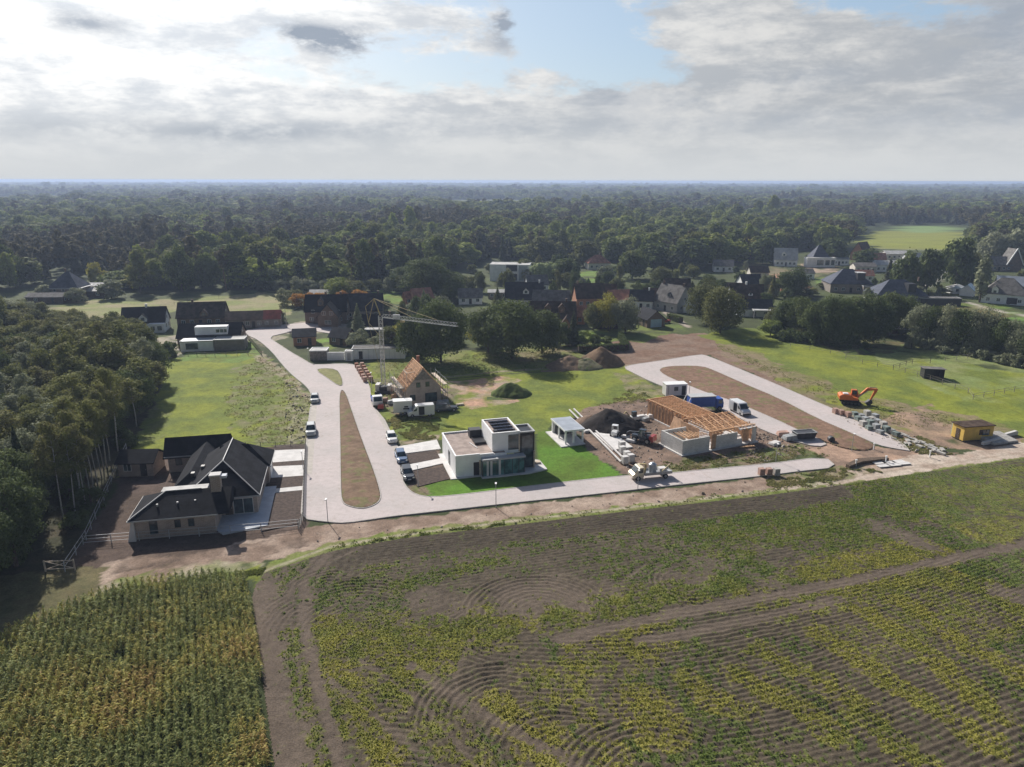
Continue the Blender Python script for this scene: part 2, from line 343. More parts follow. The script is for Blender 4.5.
# polygon, colour a, colour b, noise scale, edge raggedness, opacity
REG = [
 ([(-200,345),(-200,285),(60,283),(110,292),(300,291),(420,283),(500,262),(640,262),(760,256),(860,246),(1024,252),(1300,270),(1300,345),(1024,345),(900,345),(770,330),(700,334),(600,345),(480,352),(360,362),(246,345),(200,358),(120,345)], GARD, (.080,.098,.036), 9, 3, 1),
 ([(28,322),(45,312),(75,304),(100,300),(130,303),(200,298),(285,293),(300,302),(290,316),(240,316),(180,312),(120,320),(60,330)], DRY, (.20,.22,.075), 8, 2, 1),
 ([(20,318),(40,310),(70,304),(90,310),(60,325)], GR, DRY, 5, 2, .8),
 ([(255,293),(300,290),(305,300),(270,312),(245,305)], (.22,.24,.09), DRY, 6, 2, .8),
 ([(130,372),(150,362),(180,358),(248,350),(262,354),(290,376),(312,398),(311,430),(308,452),(200,456),(120,480),(60,500),(60,420)], GRB, GR, 5, 1.2, 1),
 ([(150,400),(170,415),(160,445),(130,450),(120,430)], (.16,.15,.08), GR, 3, 1, .7),
 ([(236,372),(262,356),(290,376),(312,398),(311,430),(308,450),(262,448),(240,432),(232,400)], (.21,.19,.11), GR, 1.6, 2, .85),
 ([(285,380),(314,398),(311,430),(307,452),(286,450),(290,420)], PALE, (.16,.17,.07), 1.1, 1.2, .75),
 ([(246,352),(262,352),(300,385),(309,400),(300,398),(280,378)], DIRT, PALE, 1.5, .8, .8),
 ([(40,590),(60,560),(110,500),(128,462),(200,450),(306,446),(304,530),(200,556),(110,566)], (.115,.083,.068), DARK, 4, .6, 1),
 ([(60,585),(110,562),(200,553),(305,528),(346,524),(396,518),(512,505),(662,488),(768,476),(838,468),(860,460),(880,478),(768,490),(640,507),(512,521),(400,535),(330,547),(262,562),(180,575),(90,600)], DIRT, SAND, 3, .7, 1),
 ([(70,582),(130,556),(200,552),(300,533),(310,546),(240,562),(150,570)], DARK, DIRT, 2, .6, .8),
 ([(85,600),(110,585),(170,562),(250,562),(262,566),(256,580),(246,578),(180,580),(130,590),(60,612)], GR, PALE, 2.5, 1.2, .95),
 ([(90,600),(140,590),(200,578),(262,566),(258,585),(246,582),(180,584),(120,596),(80,606)], GRB, GR, 1.5, .8, .9),
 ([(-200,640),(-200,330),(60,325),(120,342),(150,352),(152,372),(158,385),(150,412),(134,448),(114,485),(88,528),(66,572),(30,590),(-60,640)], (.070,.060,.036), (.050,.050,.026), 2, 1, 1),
 ([(-200,760),(-200,600),(40,572),(110,566),(90,600),(40,640),(-60,700)], (.14,.12,.06), (.09,.09,.04), 3, 1, 1),
 ([(262,566),(330,543),(400,531),(512,517),(662,501),(768,487),(860,475),(1024,448),(1024,458),(893,477),(768,496),(640,511),(512,527),(400,541),(335,553),(300,564),(258,585)], (.16,.20,.045), (.20,.20,.08), 1.5, .5, 1),
 ([(355,372),(372,363),(410,357),(480,350),(560,345),(600,342),(642,372),(665,395),(660,405),(600,412),(556,425),(540,431),(470,436),(438,439),(400,442),(380,412)], GRB, GR, 5, 1.5, 1),
 ([(372,363),(445,352),(520,348),(560,347),(600,350),(560,368),(450,376),(400,382),(372,378)], (.19,.19,.07), GR, 4, 1.5, .9),
 ([(560,345),(600,341),(640,362),(600,366),(560,366)], DIRT, ROUGH, 3, 1.5, .9),
 ([(500,352),(560,346),(575,352),(560,362),(520,362)], ROUGH, (.2,.16,.10), 3, 1, .8),
 ([(612,372),(640,372),(690,398),(705,410),(660,402),(630,392)], (.25,.21,.13), ROUGH, 2, 1.2, .9),
 ([(447,381),(480,379),(505,376),(520,380),(500,392),(520,400),(508,404),(470,408),(452,400)], (.46,.28,.20), SAND, 3, .8, .95),
 ([(378,398),(372,380),(400,378),(448,380),(458,392),(452,404),(430,412),(410,420),(396,424)], (.22,.17,.13), ROUGH, 1.5, 1, .9),
 ([(400,440),(392,428),(412,418),(450,415),(440,436)], (.13,.17,.045), GR, 2, .8, .8),
 ([(396,442),(440,434),(440,439),(400,446)], SAND, ROUGH, 1.2, .5, .9),
 ([(400,448),(437,439),(445,470),(470,490),(430,498),(410,492)], (.15,.11,.085), DARK, 2, .2, 1),
 ([(428,498),(412,490),(425,484),(445,480),(520,470),(538,466),(537,432),(548,429),(556,430),(585,447),(622,474),(552,483.5),(512,488.5),(470,494)], LAWN, (.10,.205,.024), 6, .12, 1),
 ([(405,488),(425,484),(432,494),(420,497)], (.13,.14,.05), DIRT, 1, .5, .9),
 ([(575,425),(584,408),(600,405),(640,398),(660,398),(700,405),(760,425),(812,446),(800,452),(740,458),(700,466),(640,474),(622,474),(590,448)], (.235,.165,.125), (.15,.11,.085), 2.5, .8, 1),
 ([(640,472),(670,462),(700,455),(815,440),(822,446),(826,455),(768,462),(700,470),(668,472)], (.13,.165,.05), (.2,.15,.1), 2, 1, .9),
 ([(588,350),(610,342),(660,334),(705,332),(745,345),(790,372),(818,392),(780,385),(735,366),(707,354),(660,359),(620,366),(604,360)], DIRT, (.19,.12,.085), 4, 1.5, 1),
 ([(700,334),(740,326),(800,332),(860,345),(900,352),(960,362),(1040,372),(1300,400),(1300,440),(1024,446),(960,436),(900,440),(870,428),(818,398),(780,378),(740,352)], GRB, GR, 7, 1.8, 1),
 ([(712,340),(740,343),(800,370),(860,395),(900,402),(960,412),(1024,426),(1024,442),(960,436),(900,436),(870,428),(818,400),(780,384),(735,364)], (.24,.18,.12), (.17,.16,.06), 3, 2.5, .85),
 ([(900,408),(930,402),(950,420),(1000,430),(1024,436),(1024,446),(960,448),(930,450),(900,440),(880,425)], (.37,.25,.18), DIRT, 3, 1.5, .9),
 ([(870,350),(900,340),(960,344),(1024,360),(1300,395),(1300,420),(1024,402),(965,398),(900,372)], (.20,.25,.085), (.23,.25,.10), 6, 1, .9),
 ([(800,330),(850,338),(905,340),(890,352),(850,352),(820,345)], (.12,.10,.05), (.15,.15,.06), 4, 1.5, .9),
 ([(800,446),(830,441),(872,444),(900,447),(960,450),(940,460),(895,470),(860,476),(838,468),(826,456),(815,450)], (.40,.27,.195), DIRT, 3, .5, 1),
 ([(838,468),(880,461),(915,452),(960,452),(1024,440),(1300,415),(1300,430),(1024,455),(960,463),(893,474),(830,483),(768,490),(800,482)], (.50,.42,.345), SAND, 2.5, .6, 1),
 ([(770,474),(838,465),(868,464),(885,468),(850,478),(800,486),(768,490)], (.14,.17,.055), (.25,.19,.13), 1.5, .7, .9),
 ([(860,247),(856,234),(872,230),(940,227),(968,231),(968,246),(960,248)], (.23,.25,.045), (.21,.22,.05), 25, 4, 1),
 ([(895,228),(905,224),(950,224),(962,228),(930,231)], (.20,.27,.11), (.18,.26,.09), 25, 4, 1),
 ([(930,312),(960,300),(1000,302),(1060,310),(1060,330),(1000,325)], (.14,.24,.05), GR, 5, 2, .9),
 ([(955,305),(980,302),(1010,312),(1000,318),(960,316)], (.24,.16,.06), ROUGH, 4, 2, .9),
 ([(740,262),(800,262),(830,272),(800,280),(740,275)], (.24,.19,.12), ROUGH, 8, 2, .8),
 ([(758,276),(778,272),(812,286),(800,292),(765,288)], (.40,.20,.13), (.33,.19,.12), 6, 1, .9),
 ([(800,262),(835,262),(838,270),(810,272)], (.45,.34,.26), DIRT, 5, 1, .8),
 ([(815,275),(838,276),(840,284),(815,282)], (.14,.21,.05), GR, 5, 1, .9),
 ([(558,342),(575,330),(612,328),(625,336),(600,345)], (.13,.22,.04), GR, 4, 1, .9),
 ([(600,325),(635,322),(670,332),(640,342),(612,340)], (.16,.19,.05), GR, 4, 1, .9),
 ([(572,272),(600,270),(620,278),(600,284),(575,280)], (.15,.25,.05), GR, 5, 1, .95),
 ([(366,296),(378,290),(398,292),(405,302),(390,306)], (.14,.24,.045), GR, 5, 1, .95),
 ([(310,352),(314,340),(330,338),(336,348),(326,352)], (.17,.30,.045), GR, 5, .5, .95),
 ([(640,318),(668,318),(690,330),(665,332)], (.14,.20,.05), GR, 5, 1, .7),
 ([(185,352),(240,357),(250,340),(262,354),(240,364),(180,362)], (.14,.22,.05), GR, 3, .6, .9),
 ([(150,340),(185,335),(188,352),(170,360),(155,355)], (.38,.33,.29), PALE, 3, .5, .9),
 ([(240,333),(300,322),(345,320),(345,332),(300,335),(262,345),(244,342)], PALE, (.36,.31,.26), 3, .8, .8),
 ([(255,345),(268,338),(312,366),(303,362),(280,352)], (.25,.2,.15), ROUGH, 1.5, .6, .8),
]
LINES = [  # centre line (px), width m, colour, opacity
 ([(260,573),(330,547),(400,535),(512,520.5),(640,505),(768,489.5),(830,481),(893,471)], .55, TRACK, .8),
 ([(300,565),(340,552),(400,541),(512,526.5),(640,510),(768,495),(840,484)], .5, TRACK, .7),
 ([(445,377),(500,371),(560,367),(600,366),(632,364)], 1.3, (.30,.25,.18), .8),
 ([(445,379),(500,374),(560,370),(622,367)], .7, (.03,.028,.022), .9),
 ([(400,352),(440,351),(480,348)], 1.0, (.03,.03,.02), .8),
 ([(640,296),(655,308),(690,318),(668,312)], 0.1, PALE, .1),
 ([(655,306),(672,315),(688,326)], 2.2, (.45,.38,.32), .9),
 ([(965,300),(990,307),(1030,314),(1100,325)], 2.5, (.48,.43,.37), .9),
 ([(905,290),(925,284),(935,276),(950,262)], 4, (.40,.37,.34), .9),
 ([(865,247),(900,247),(1000,250)], 4, (.4,.36,.32), .7),
 ([(880,470),(940,462),(1024,450),(1100,438)], .5, (.30,.24,.18), .6),
 ([(700,600),(700,600)], .1, TRACK, 0),
]
def ground_colour(x, y, z=None):
    D0 = np.array(GARD); c = np.empty(x.shape+(3,)); f = fbm(x, y, 14, 1)[..., None]
    c[:] = np.array((.055, .07, .028))*(.7+.6*f)
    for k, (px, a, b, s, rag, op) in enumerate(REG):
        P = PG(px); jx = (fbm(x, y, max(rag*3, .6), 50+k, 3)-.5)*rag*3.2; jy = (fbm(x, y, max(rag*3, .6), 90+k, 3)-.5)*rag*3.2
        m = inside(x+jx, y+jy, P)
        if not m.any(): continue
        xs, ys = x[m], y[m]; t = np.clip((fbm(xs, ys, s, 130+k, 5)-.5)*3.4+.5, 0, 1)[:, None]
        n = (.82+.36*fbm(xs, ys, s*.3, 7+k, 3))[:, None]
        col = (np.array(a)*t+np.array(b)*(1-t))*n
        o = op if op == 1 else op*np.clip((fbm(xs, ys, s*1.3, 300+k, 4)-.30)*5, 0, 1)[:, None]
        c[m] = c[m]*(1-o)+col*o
    for k, (px, w, col, op) in enumerate(LINES):
        d = dist_line(x, y, PG(px))+(fbm(x, y, 2, 400+k, 3)-.5)*w*.8
        o = (np.clip(1.5-d/(w/2), 0, 1)*op*(.6+.6*fbm(x, y, 1.5, 40+k, 2)))[..., None]
        o = np.clip(o, 0, 1); c = c*(1-o)+np.array(col)*o
    return np.clip(c, 0, 1)

def surfmat(name, nscale=6, amp=.5, bump=.5, bdist=.06, rough=.95, tint=True, extra=None):
    m = bpy.data.materials.new(name); m.use_nodes = True; t = NT(m.node_tree); b = m.node_tree.nodes['Principled BSDF']
    b.inputs['Roughness'].default_value = rough; b.inputs['Specular IOR Level'].default_value = .12
    at = t.new('ShaderNodeAttribute'); at.attribute_name = 'tint'; tc = t.new('ShaderNodeTexCoord'); v = tc.outputs['Object']
    n = t.noise(v, nscale, 6, .7); n2 = t.noise(v, nscale*.22, 4, .6)
    k = t.math('ADD', t.maprange(n, .25, .75, 1-amp, 1+amp, False), t.maprange(n2, .3, .7, -.18, .18, False))
    sc = t.new('ShaderNodeVectorMath', operation='SCALE'); t.put(sc, 0, at.outputs[0]); t.put(sc, 'Scale', k)
    t.put(b, 'Base Color', sc.outputs[0])
    bn = t.new('ShaderNodeBump'); bn.inputs['Strength'].default_value = bump; bn.inputs['Distance'].default_value = bdist
    t.put(bn, 'Height', n); t.l.new(bn.outputs[0], b.inputs['Normal']); return m

def grid(xs, ys):
    X, Y = np.meshgrid(xs, ys); nx, ny = len(xs), len(ys)
    i = np.arange(nx*ny).reshape(ny, nx)
    f = np.stack([i[:-1, :-1], i[:-1, 1:], i[1:, 1:], i[1:, :-1]], -1).reshape(-1, 4)
    return X, Y, f
def geo(a, b, s0, g):                     # growing steps from a to b
    out = [a]; s = s0; sg = 1 if b > a else -1
    while (b-out[-1])*sg > 0: out.append(out[-1]+s*sg); s *= g
    return out[1:]

def build_ground():
    xs = np.array(sorted(geo(-115, -26000, .6, 1.11)+list(np.arange(-115, 160, .42))+geo(159.6, 26000, .6, 1.11)))
    ys = np.array(sorted(geo(40, -600, 2, 1.3)+list(np.arange(40, 300, .42))+geo(299.6, 26000, .5, 1.022)))
    X, Y, f = grid(xs, ys)
    z = -.03-.16*fbm(X, Y, 5, 3, 4)
    near = np.clip((400-Y)/100, 0, 1); z = z*near-.2*(1-near)
    fm = inside(X, Y, FIELD); z[fm] = -.7
    edge = dist_line(X, Y, FIELD+[FIELD[0]]); z = np.where(fm & (edge < 1.0), -.25, z)
    c = ground_colour(X, Y)
    # far country: paler clearings between the woods
    far = np.clip((Y-700)/300, 0, 1)[..., None]; cl = np.clip((fbm(X, Y*2.2, 420, 77, 4)-.55)*9, 0, 1)[..., None]
    c = np.where(far > 0, c*(1-far*cl)+np.array((.17, .18, .08))*far*cl, c)
    me = npmesh('ground', np.stack([X, Y, z], -1).reshape(-1, 3), f, [surfmat('ground_earth', 5, .42, .7, .09)], True, c.reshape(-1, 3))
    tag(link(bpy.data.objects.new('ground', me)), kind='structure')

# ---- ploughed field: furrows as real relief, following the turns of the tractor
def arcs():
    A = [  # centre px, radius m, aspect
      (507,717,8.5,(90,250)), (562,752,7.0,(60,260)), (504,634,6.0,(60,250)), (540,612,8.5,(0,190)), (688,582,4.6,(80,290)), (872,556,3.6,(80,290)), (668,792,9,(50,200)), (352,628,11,(60,200)), (330,590,5,(90,250)), (1010,540,5,(90,270))]
    return [(G(x, y), r, R(a), R(b)) for x, y, r, (a, b) in A]
GREEN = [  # px polylines, width m, strength, yellow
 ([(286,632),(296,680),(310,740),(322,790)],2.2,1.0,.35), ([(325,622),(345,680),(375,735),(400,790)],2.4,.9,.75), ([(308,640),(330,690),(345,740)],1.0,.8,.5),
 ([(360,645),(400,655),(440,640),(470,625)],7,.95,.55), ([(400,690),(430,660),(455,640)],4,.8,.6), ([(455,633),(500,630),(520,620)],3.5,.8,.7), ([(560,612),(600,604),(640,612)],5,.95,.5),
 ([(500,703),(512,720)],3,.9,1), ([(534,735),(560,770)],3.4,1,1), ([(395,590),(440,575),(500,560)],3,.55,.2), ([(640,650),(640,620)],4,.7,.8), ([(380,560),(440,552),(560,543),(640,530)],3,.35,.1),
 ([(700,525),(740,520),(800,512),(860,500),(1024,478)],9,.85,.15), ([(720,540),(760,535),(850,530)],6,.55,.25), ([(900,500),(960,490),(1024,480)],9,.95,.3), ([(990,530),(1024,525)],5,.8,.6),
 ([(750,515),(850,505),(950,498)],5,.6,.3), ([(640,600),(700,590),(740,580)],4,.8,.3), ([(730,575),(760,570)],3,.7,.1), ([(810,575),(850,566),(930,550)],4,.8,.8), ([(650,590),(690,578)],2,.5,.4), ([(690,600),(790,580),(840,565)],4,.5,.5),
 ([(820,632),(880,672),(938,708),(996,746)],2.4,.95,.9), ([(900,600),(960,640),(1024,675)],2.6,.95,.9), ([(740,674),(794,705),(836,735)],2.2,.7,.8), ([(868,610),(930,655),(990,708)],2.4,.9,.9),
 ([(760,650),(840,690),(900,745),(950,790)],2.6,.6,.7), ([(930,570),(970,585),(1024,610)],3,.7,.6), ([(640,700),(665,730)],3,.8,1), ([(575,707),(590,720)],2,.7,.8), ([(686,676),(700,690)],2,.7,.8), ([(710,700),(745,710)],2,.6,.9),
 ([(440,720),(470,760)],3,.4,.5), ([(600,660),(640,640)],5,.5,.7), ([(780,610),(860,590),(930,580)],4,.6,.6), ([(350,590),(380,570)],3,.5,.2), ([(600,745),(620,760)],2,.5,.8), ([(545,680),(570,690)],4,.5,.6), ([(850,640),(1000,600)],6,.35,.6)]
BARE = [([(350,546),(318,558),(292,582),(284,625),(290,690),(305,760)],.45,.7), ([(362,548),(330,562),(312,590),(308,640)],.5,.6), ([(340,548),(300,562),(272,590),(268,640),(276,700)],.4,.6), ([(470,640),(455,680),(470,720)],.4,.5), ([(560,610),(620,585),(650,560)],.5,.5),([(560,640),(610,628),(680,612),(768,596),(843,581),(900,568),(1024,542)],1.6,.9), ([(640,640),(687,632),(775,613),(840,598)],1.4,.8), ([(327,556),(306,580),(303,610),(312,660),(330,720),(350,790)],1.1,.9), ([(318,556),(296,580),(291,620),(298,660),(305,720)],.5,.6),
 ([(300,560),(275,580),(264,610)],.5,.5), ([(258,590),(262,640),(272,700),(285,790)],4.5,.95), ([(330,680),(380,720),(440,770)],.6,.6), ([(410,665),(460,700),(540,745),(620,790)],1.2,.7), ([(360,660),(420,700),(480,770)],.5,.6), ([(520,600),(545,590),(570,600)],6,.75), ([(700,560),(760,575),(790,590)],2.5,.4), ([(1000,590),(1040,600)],3,.6), ([(430,600),(460,610)],4,.5),([(590,600),(610,590)],3,.5),([(880,525),(925,545)],3,.6),([(670,572),(700,580)],3,.5)]
def field_fields(X, Y):
    b = Y-(X*.27); f0 = fbm(X, Y, 6, 11, 3)
    # headland rows parallel to the farm track, then curved inner rows
    p_head = (Y-.268*X)
    p_in = Y-(.02*X+.0042*np.clip(X, -20, 80)**2)+1.2*np.sin(X/9)*np.exp(-((Y-58)/10)**2)
    line = PG([(560,640),(680,612),(1024,542)]); ly = np.interp(X, [p[0] for p in line], [p[1] for p in line])
    phase = np.where(Y > ly, p_head, p_in)/.66
    amp = np.where(Y > ly, .35, .85)
    left = PG([(330,560),(305,610),(320,700),(345,790)]); lx = np.interp(Y, [p[1] for p in left][::-1], [p[0] for p in left][::-1])
    wl = np.clip((lx+7-X)/4, 0, 1); phase = np.where(X < lx+5, (X-lx)/1.1, phase); amp = np.where(X < lx+5, .35, amp)
    mid = np.exp(-((X+6)/9)**2-((Y-66)/8)**2); amp = amp*(1-.8*mid)
    for (c, r, a0, a1) in arcs():
        dx, dy = X-c[0], Y-c[1]; d = np.hypot(dx, dy*1.05); an = np.arctan2(dy, dx) % (2*math.pi)
        m = (d < r+.5*np.sin(an*3)) & (an > a0) & (an < a1)
        phase = np.where(m, d/.70, phase); amp = np.where(m, np.clip(d/r*1.6, .15, 1.1), amp)
    g = np.zeros(X.shape); yl = np.zeros(X.shape)
    for k, (px, w, s, ye) in enumerate(GREEN):
        q = PG(px); d = dist_line(X, Y, q)*(.65+.7*fbm(X, Y, 4, 200+k, 3))
        v = s*np.clip(1.35-d/(w*.62), 0, 1); yl = np.where(v > g, ye, yl); g = np.maximum(g, v)
    g = np.maximum(g, .42*np.clip((fbm(X, Y, 16, 900, 3)-.38)*4, 0, 1)); g = np.maximum(g, np.clip((fbm(X, Y, 7, 905, 3)-.5)*3, 0, .5))
    br = np.zeros(X.shape)
    for k, (px, w, s) in enumerate(BARE):
        d = dist_line(X, Y, PG(px))+(fbm(X, Y, 2, 250+k, 3)-.5)*w*.6
        br = np.maximum(br, s*np.clip(1.6-d/(w*.5), 0, 1))
    dk = np.clip(1.4-np.abs(dist_line(X, Y, PG([(340,556),(512,530),(640,515),(768,500),(830,490)]))-1.5)/2.2, 0, 1)  # dark freshly worked strip
    g = g*(1-.9*br)*(1-.8*dk)
    return phase, amp*(1-.6*br), g, yl, br, dk
def build_field():
    xs = np.array(list(np.arange(-36, 60, .165))+geo(60, 190, .3, 1.02)); ys = np.array(list(np.arange(38, 134, .165)))
    X, Y, f = grid(xs, ys); m = inside(X, Y, FIELD)
    phase, amp, g, yl, br, dk = field_fields(X, Y)
    wig = .55*(fbm(X, Y, 1.4, 21, 3)-.5)
    s = np.sin(2*math.pi*(phase+wig)); brk = np.clip(.35+1.3*fbm(X, Y, 1.0, 31, 3)*fbm(X, Y, 6, 33, 2)*2, 0, 1.2)
    edge = dist_line(X, Y, FIELD+[FIELD[0]]); ef = np.clip(edge/1.5, 0, 1)
    z = .02+(.068*amp*brk*s+.16*(fbm(X, Y, .42, 41, 3)-.5)*(1-.5*br)-.07*br)*ef
    z = z+.05*ef
    gn = fbm(X, Y, 1.1, 61, 4)*.62+vnoise(X, Y, .35, 63)*.38
    g = np.clip(g*1.1+(.28+.34*np.clip((X-20)/60, 0, 1)*(Y > 75))*(1-br)*(1-dk), 0, 1); cover = np.clip((fbm(X, Y, .8, 61, 3)*.5+vnoise(X, Y, .27, 63)*.5-(.74-.42*g))*5, 0, 1)*(g > .02)
    n = fbm(X, Y, 2.5, 71, 4)[..., None]; so = (np.array((.070,.056,.040))*(1-n)+np.array((.110,.088,.062))*n)
    so = so*(1+.30*(s*amp*brk)[..., None])*(.72+.56*fbm(X, Y, .5, 72, 3)[..., None]); so = so*(1-.28*dk[..., None])
    so = so*(1-.75*br[..., None])+np.array((.145,.112,.088))*.75*br[..., None]*(.8+.4*n)
    yn = np.clip(yl+(fbm(X, Y, 2, 81, 3)-.5)*.9, 0, 1)[..., None]
    gr = np.array((.115,.155,.036))*(1-yn)+np.array((.26,.24,.058))*yn
    c = so*(1-cover[..., None]*.8)+gr*cover[..., None]*.8*(.8+.4*n)
    idx = m[:-1, :-1] & m[1:, 1:] & m[:-1, 1:] & m[1:, :-1]; f = f[idx.ravel()]
    used = np.unique(f); rm = np.full(X.size, -1); rm[used] = np.arange(len(used))
    V = np.stack([X, Y, z], -1).reshape(-1, 3)[used]
    me = npmesh('field', V, rm[f], [surfmat('field_soil', 6, .5, 1.0, .08)], True, c.reshape(-1, 3)[used])
    tag(link(bpy.data.objects.new('field', me)), kind='structure')
    # weeds: little sprays of leaves standing on the soil
    sel = np.flatnonzero((cover > .30) & m & (edge > .3) & (Y < 122) & (X < 110) & (rng.random(X.shape) < .15+.85*g))
    sel = rng.choice(sel, min(len(sel), 210000), replace=False)
    px, py, pz = X.ravel()[sel], Y.ravel()[sel], z.ravel()[sel]; ynf = yn.ravel()[sel]
    tufts('field_weeds', px, py, pz, .12, .12, 2, ynf, 'weed_leaf')

def tufts(name, px, py, pz, w, h, k, yn, mname, cols=None, label=None):
    n = len(px)*k; P = np.repeat(np.stack([px, py, pz], -1), k, 0)+rng.normal(0, w*.6, (n, 3))*[1, 1, 0]
    a = rng.uniform(0, 2*math.pi, n); tl = rng.uniform(.2, 1.1, n); sc = rng.uniform(.5, 1.5, n)
    d = np.stack([np.cos(a), np.sin(a), np.zeros(n)], -1); s = np.stack([-np.sin(a), np.cos(a), np.zeros(n)], -1)*(w*.5*sc)[:, None]
    up = (d*np.sin(tl)[:, None]+np.array((0, 0, 1))*np.cos(tl)[:, None])*(h*sc)[:, None]
    V = np.stack([P-s*.6, P+s*.6, P+up*.6+s, P+up, P+up*.6-s], 1).reshape(-1, 3)
    i = np.arange(n)*5; f1 = np.stack([i, i+1, i+2, i+4], -1); f2 = np.stack([i+4, i+2, i+3, i+3], -1)
    F_ = np.stack([i+4, i+2, i+3], -1)
    ca, cb = cols or ((.135,.190,.042), (.35,.33,.070)); y = np.repeat(yn, k)[:, None]; y = np.clip(y+rng.normal(0, .18, (n, 1)), 0, 1)
    c = (np.array(ca)*(1-y)+np.array(cb)*y)*rng.uniform(.7, 1.25, (n, 1)); c = np.repeat(c, 5, 0)
    # quads and a tip triangle stored as two meshes' worth of loops: keep quads only, tip folded into one 5-gon
    F5 = np.stack([i, i+1, i+2, i+3, i+4], -1)
    if mname not in MATS:
        m = surfmat(mname, 3, .15, 0, .01, .7); MATS[mname] = m
        b = m.node_tree.nodes['Principled BSDF']; t = NT(m.node_tree); tr = t.new('ShaderNodeBsdfTranslucent'); t.l.new(b.inputs['Base Color'].links[0].from_socket, tr.inputs[0])
        mx = t.new('ShaderNodeMixShader'); mx.inputs[0].default_value = .45; t.l.new(b.outputs[0], mx.inputs[1]); t.l.new(tr.outputs[0], mx.inputs[2]); t.l.new(mx.outputs[0], m.node_tree.nodes['Material Output'].inputs[0])
    me = npmesh(name, V, F5, [MATS[mname]], False, c)
    return tag(link(bpy.data.objects.new(name, me)), kind='stuff', label=label)

def build_corn():
    rows = np.arange(-50, 14, .80); P = []
    for r in rows:
        y = np.arange(36, 88, .21); y = y+rng.uniform(-.06, .06, len(y)); x = r-.456*y+.05*np.sin(y/5)+rng.normal(0, .045, len(y))
        P.append(np.stack([x, y], -1))
    P = np.concatenate(P); m = inside(P[:, 0], P[:, 1], CORN); P = P[m]
    # only what a camera near this place can see
    vis = P[:, 0] > -.86*P[:, 1]-6; P = P[vis]
    P = P[fbm(P[:, 0], P[:, 1], 1.2, 5, 3) > .27]
    n = len(P); hh = 1.3*rng.uniform(.8, 1.12, n)*(.85+.3*fbm(P[:, 0], P[:, 1], 5, 9, 2)); cl = fbm(P[:, 0], P[:, 1], 7, 15, 4)
    edge = np.exp(-((P[:, 0]+.456*P[:, 1]-1.5)/2.8)**2)
    bt = np.array(G(108, 622)); patch = np.exp(-((P[:, 0]-bt[0])/5)**2-((P[:, 1]-bt[1])/2)**2)
    br = np.clip((cl-.5)*2.0+.27+.26*edge+.34*patch+rng.normal(0, .24, n), 0, 1)
    V = []; C = []; nl = 9
    a0 = rng.uniform(0, math.pi, n)
    ga, gb, gc = np.array((.235,.265,.095)), np.array((.46,.43,.12)), np.array((.50,.35,.14))
    base = np.stack([P[:, 0], P[:, 1], np.zeros(n)-.1], -1)
    # stalk as a thin blade
    def quadstrip(p0, p1, p2, sd):
        V.append(np.stack([p0-sd, p0+sd, p1+sd, p1-sd], 1)); V.append(np.stack([p1-sd, p1+sd, p2+sd*.25, p2-sd*.25], 1))
    for k in range(nl):
        zf = .25+.72*k/(nl-1); a = a0+k*math.pi+rng.normal(0, .5, n); d = np.stack([np.cos(a), np.sin(a), 0*a], -1); s = np.stack([-np.sin(a), np.cos(a), 0*a], -1)*.047
        L = rng.uniform(.28, .56, n)[:, None]*(1.15-.6*abs(zf-.5)); p0 = base+np.array((0, 0, 1))*(hh*zf)[:, None]
        p1 = p0+d*L*.55+np.array((0, 0, 1))*.18*rng.uniform(.2, 1.3, n)[:, None]; p2 = p0+d*L+np.array((0, 0, -1))*rng.uniform(.0, .25, n)[:, None]
        quadstrip(p0, p1, p2, s)
        q = np.clip(br+rng.normal(0, .15, n)+(.45-zf)*.3, 0, 1)[:, None]
        c = np.where(q < .5, ga*(1-2*q)+gb*2*q, gb*(2-2*q)+gc*(2*q-1))*rng.uniform(.7, 1.2, (n, 1)); C += [c, c]
    top = base+np.array((0, 0, 1))*(hh*.95)[:, None]; s = np.stack([np.cos(a0), np.sin(a0), 0*a0], -1)*.03
    quadstrip(base, (base+top)/2, top, s); c = np.tile(np.array((.36,.27,.12)), (n, 1)); C += [c, c]
    V = np.stack(V, 1).reshape(-1, 3); C = np.repeat(np.stack(C, 1).reshape(-1, 3), 4, 0); f = np.arange(len(V)).reshape(-1, 4)
    m = surfmat('maize_leaf', 2, .12, 0, .01, .6)
    b = m.node_tree.nodes['Principled BSDF']; t = NT(m.node_tree); tr = t.new('ShaderNodeBsdfTranslucent'); t.l.new(b.inputs['Base Color'].links[0].from_socket, tr.inputs[0])
    mx = t.new('ShaderNodeMixShader'); mx.inputs[0].default_value = .3; t.l.new(b.outputs[0], mx.inputs[1]); t.l.new(tr.outputs[0], mx.inputs[2]); t.l.new(mx.outputs[0], m.node_tree.nodes['Material Output'].inputs[0])
    me = npmesh('maize_crop', V, f, [m], False, C)
    tag(link(bpy.data.objects.new('maize_crop', me)), kind='stuff')

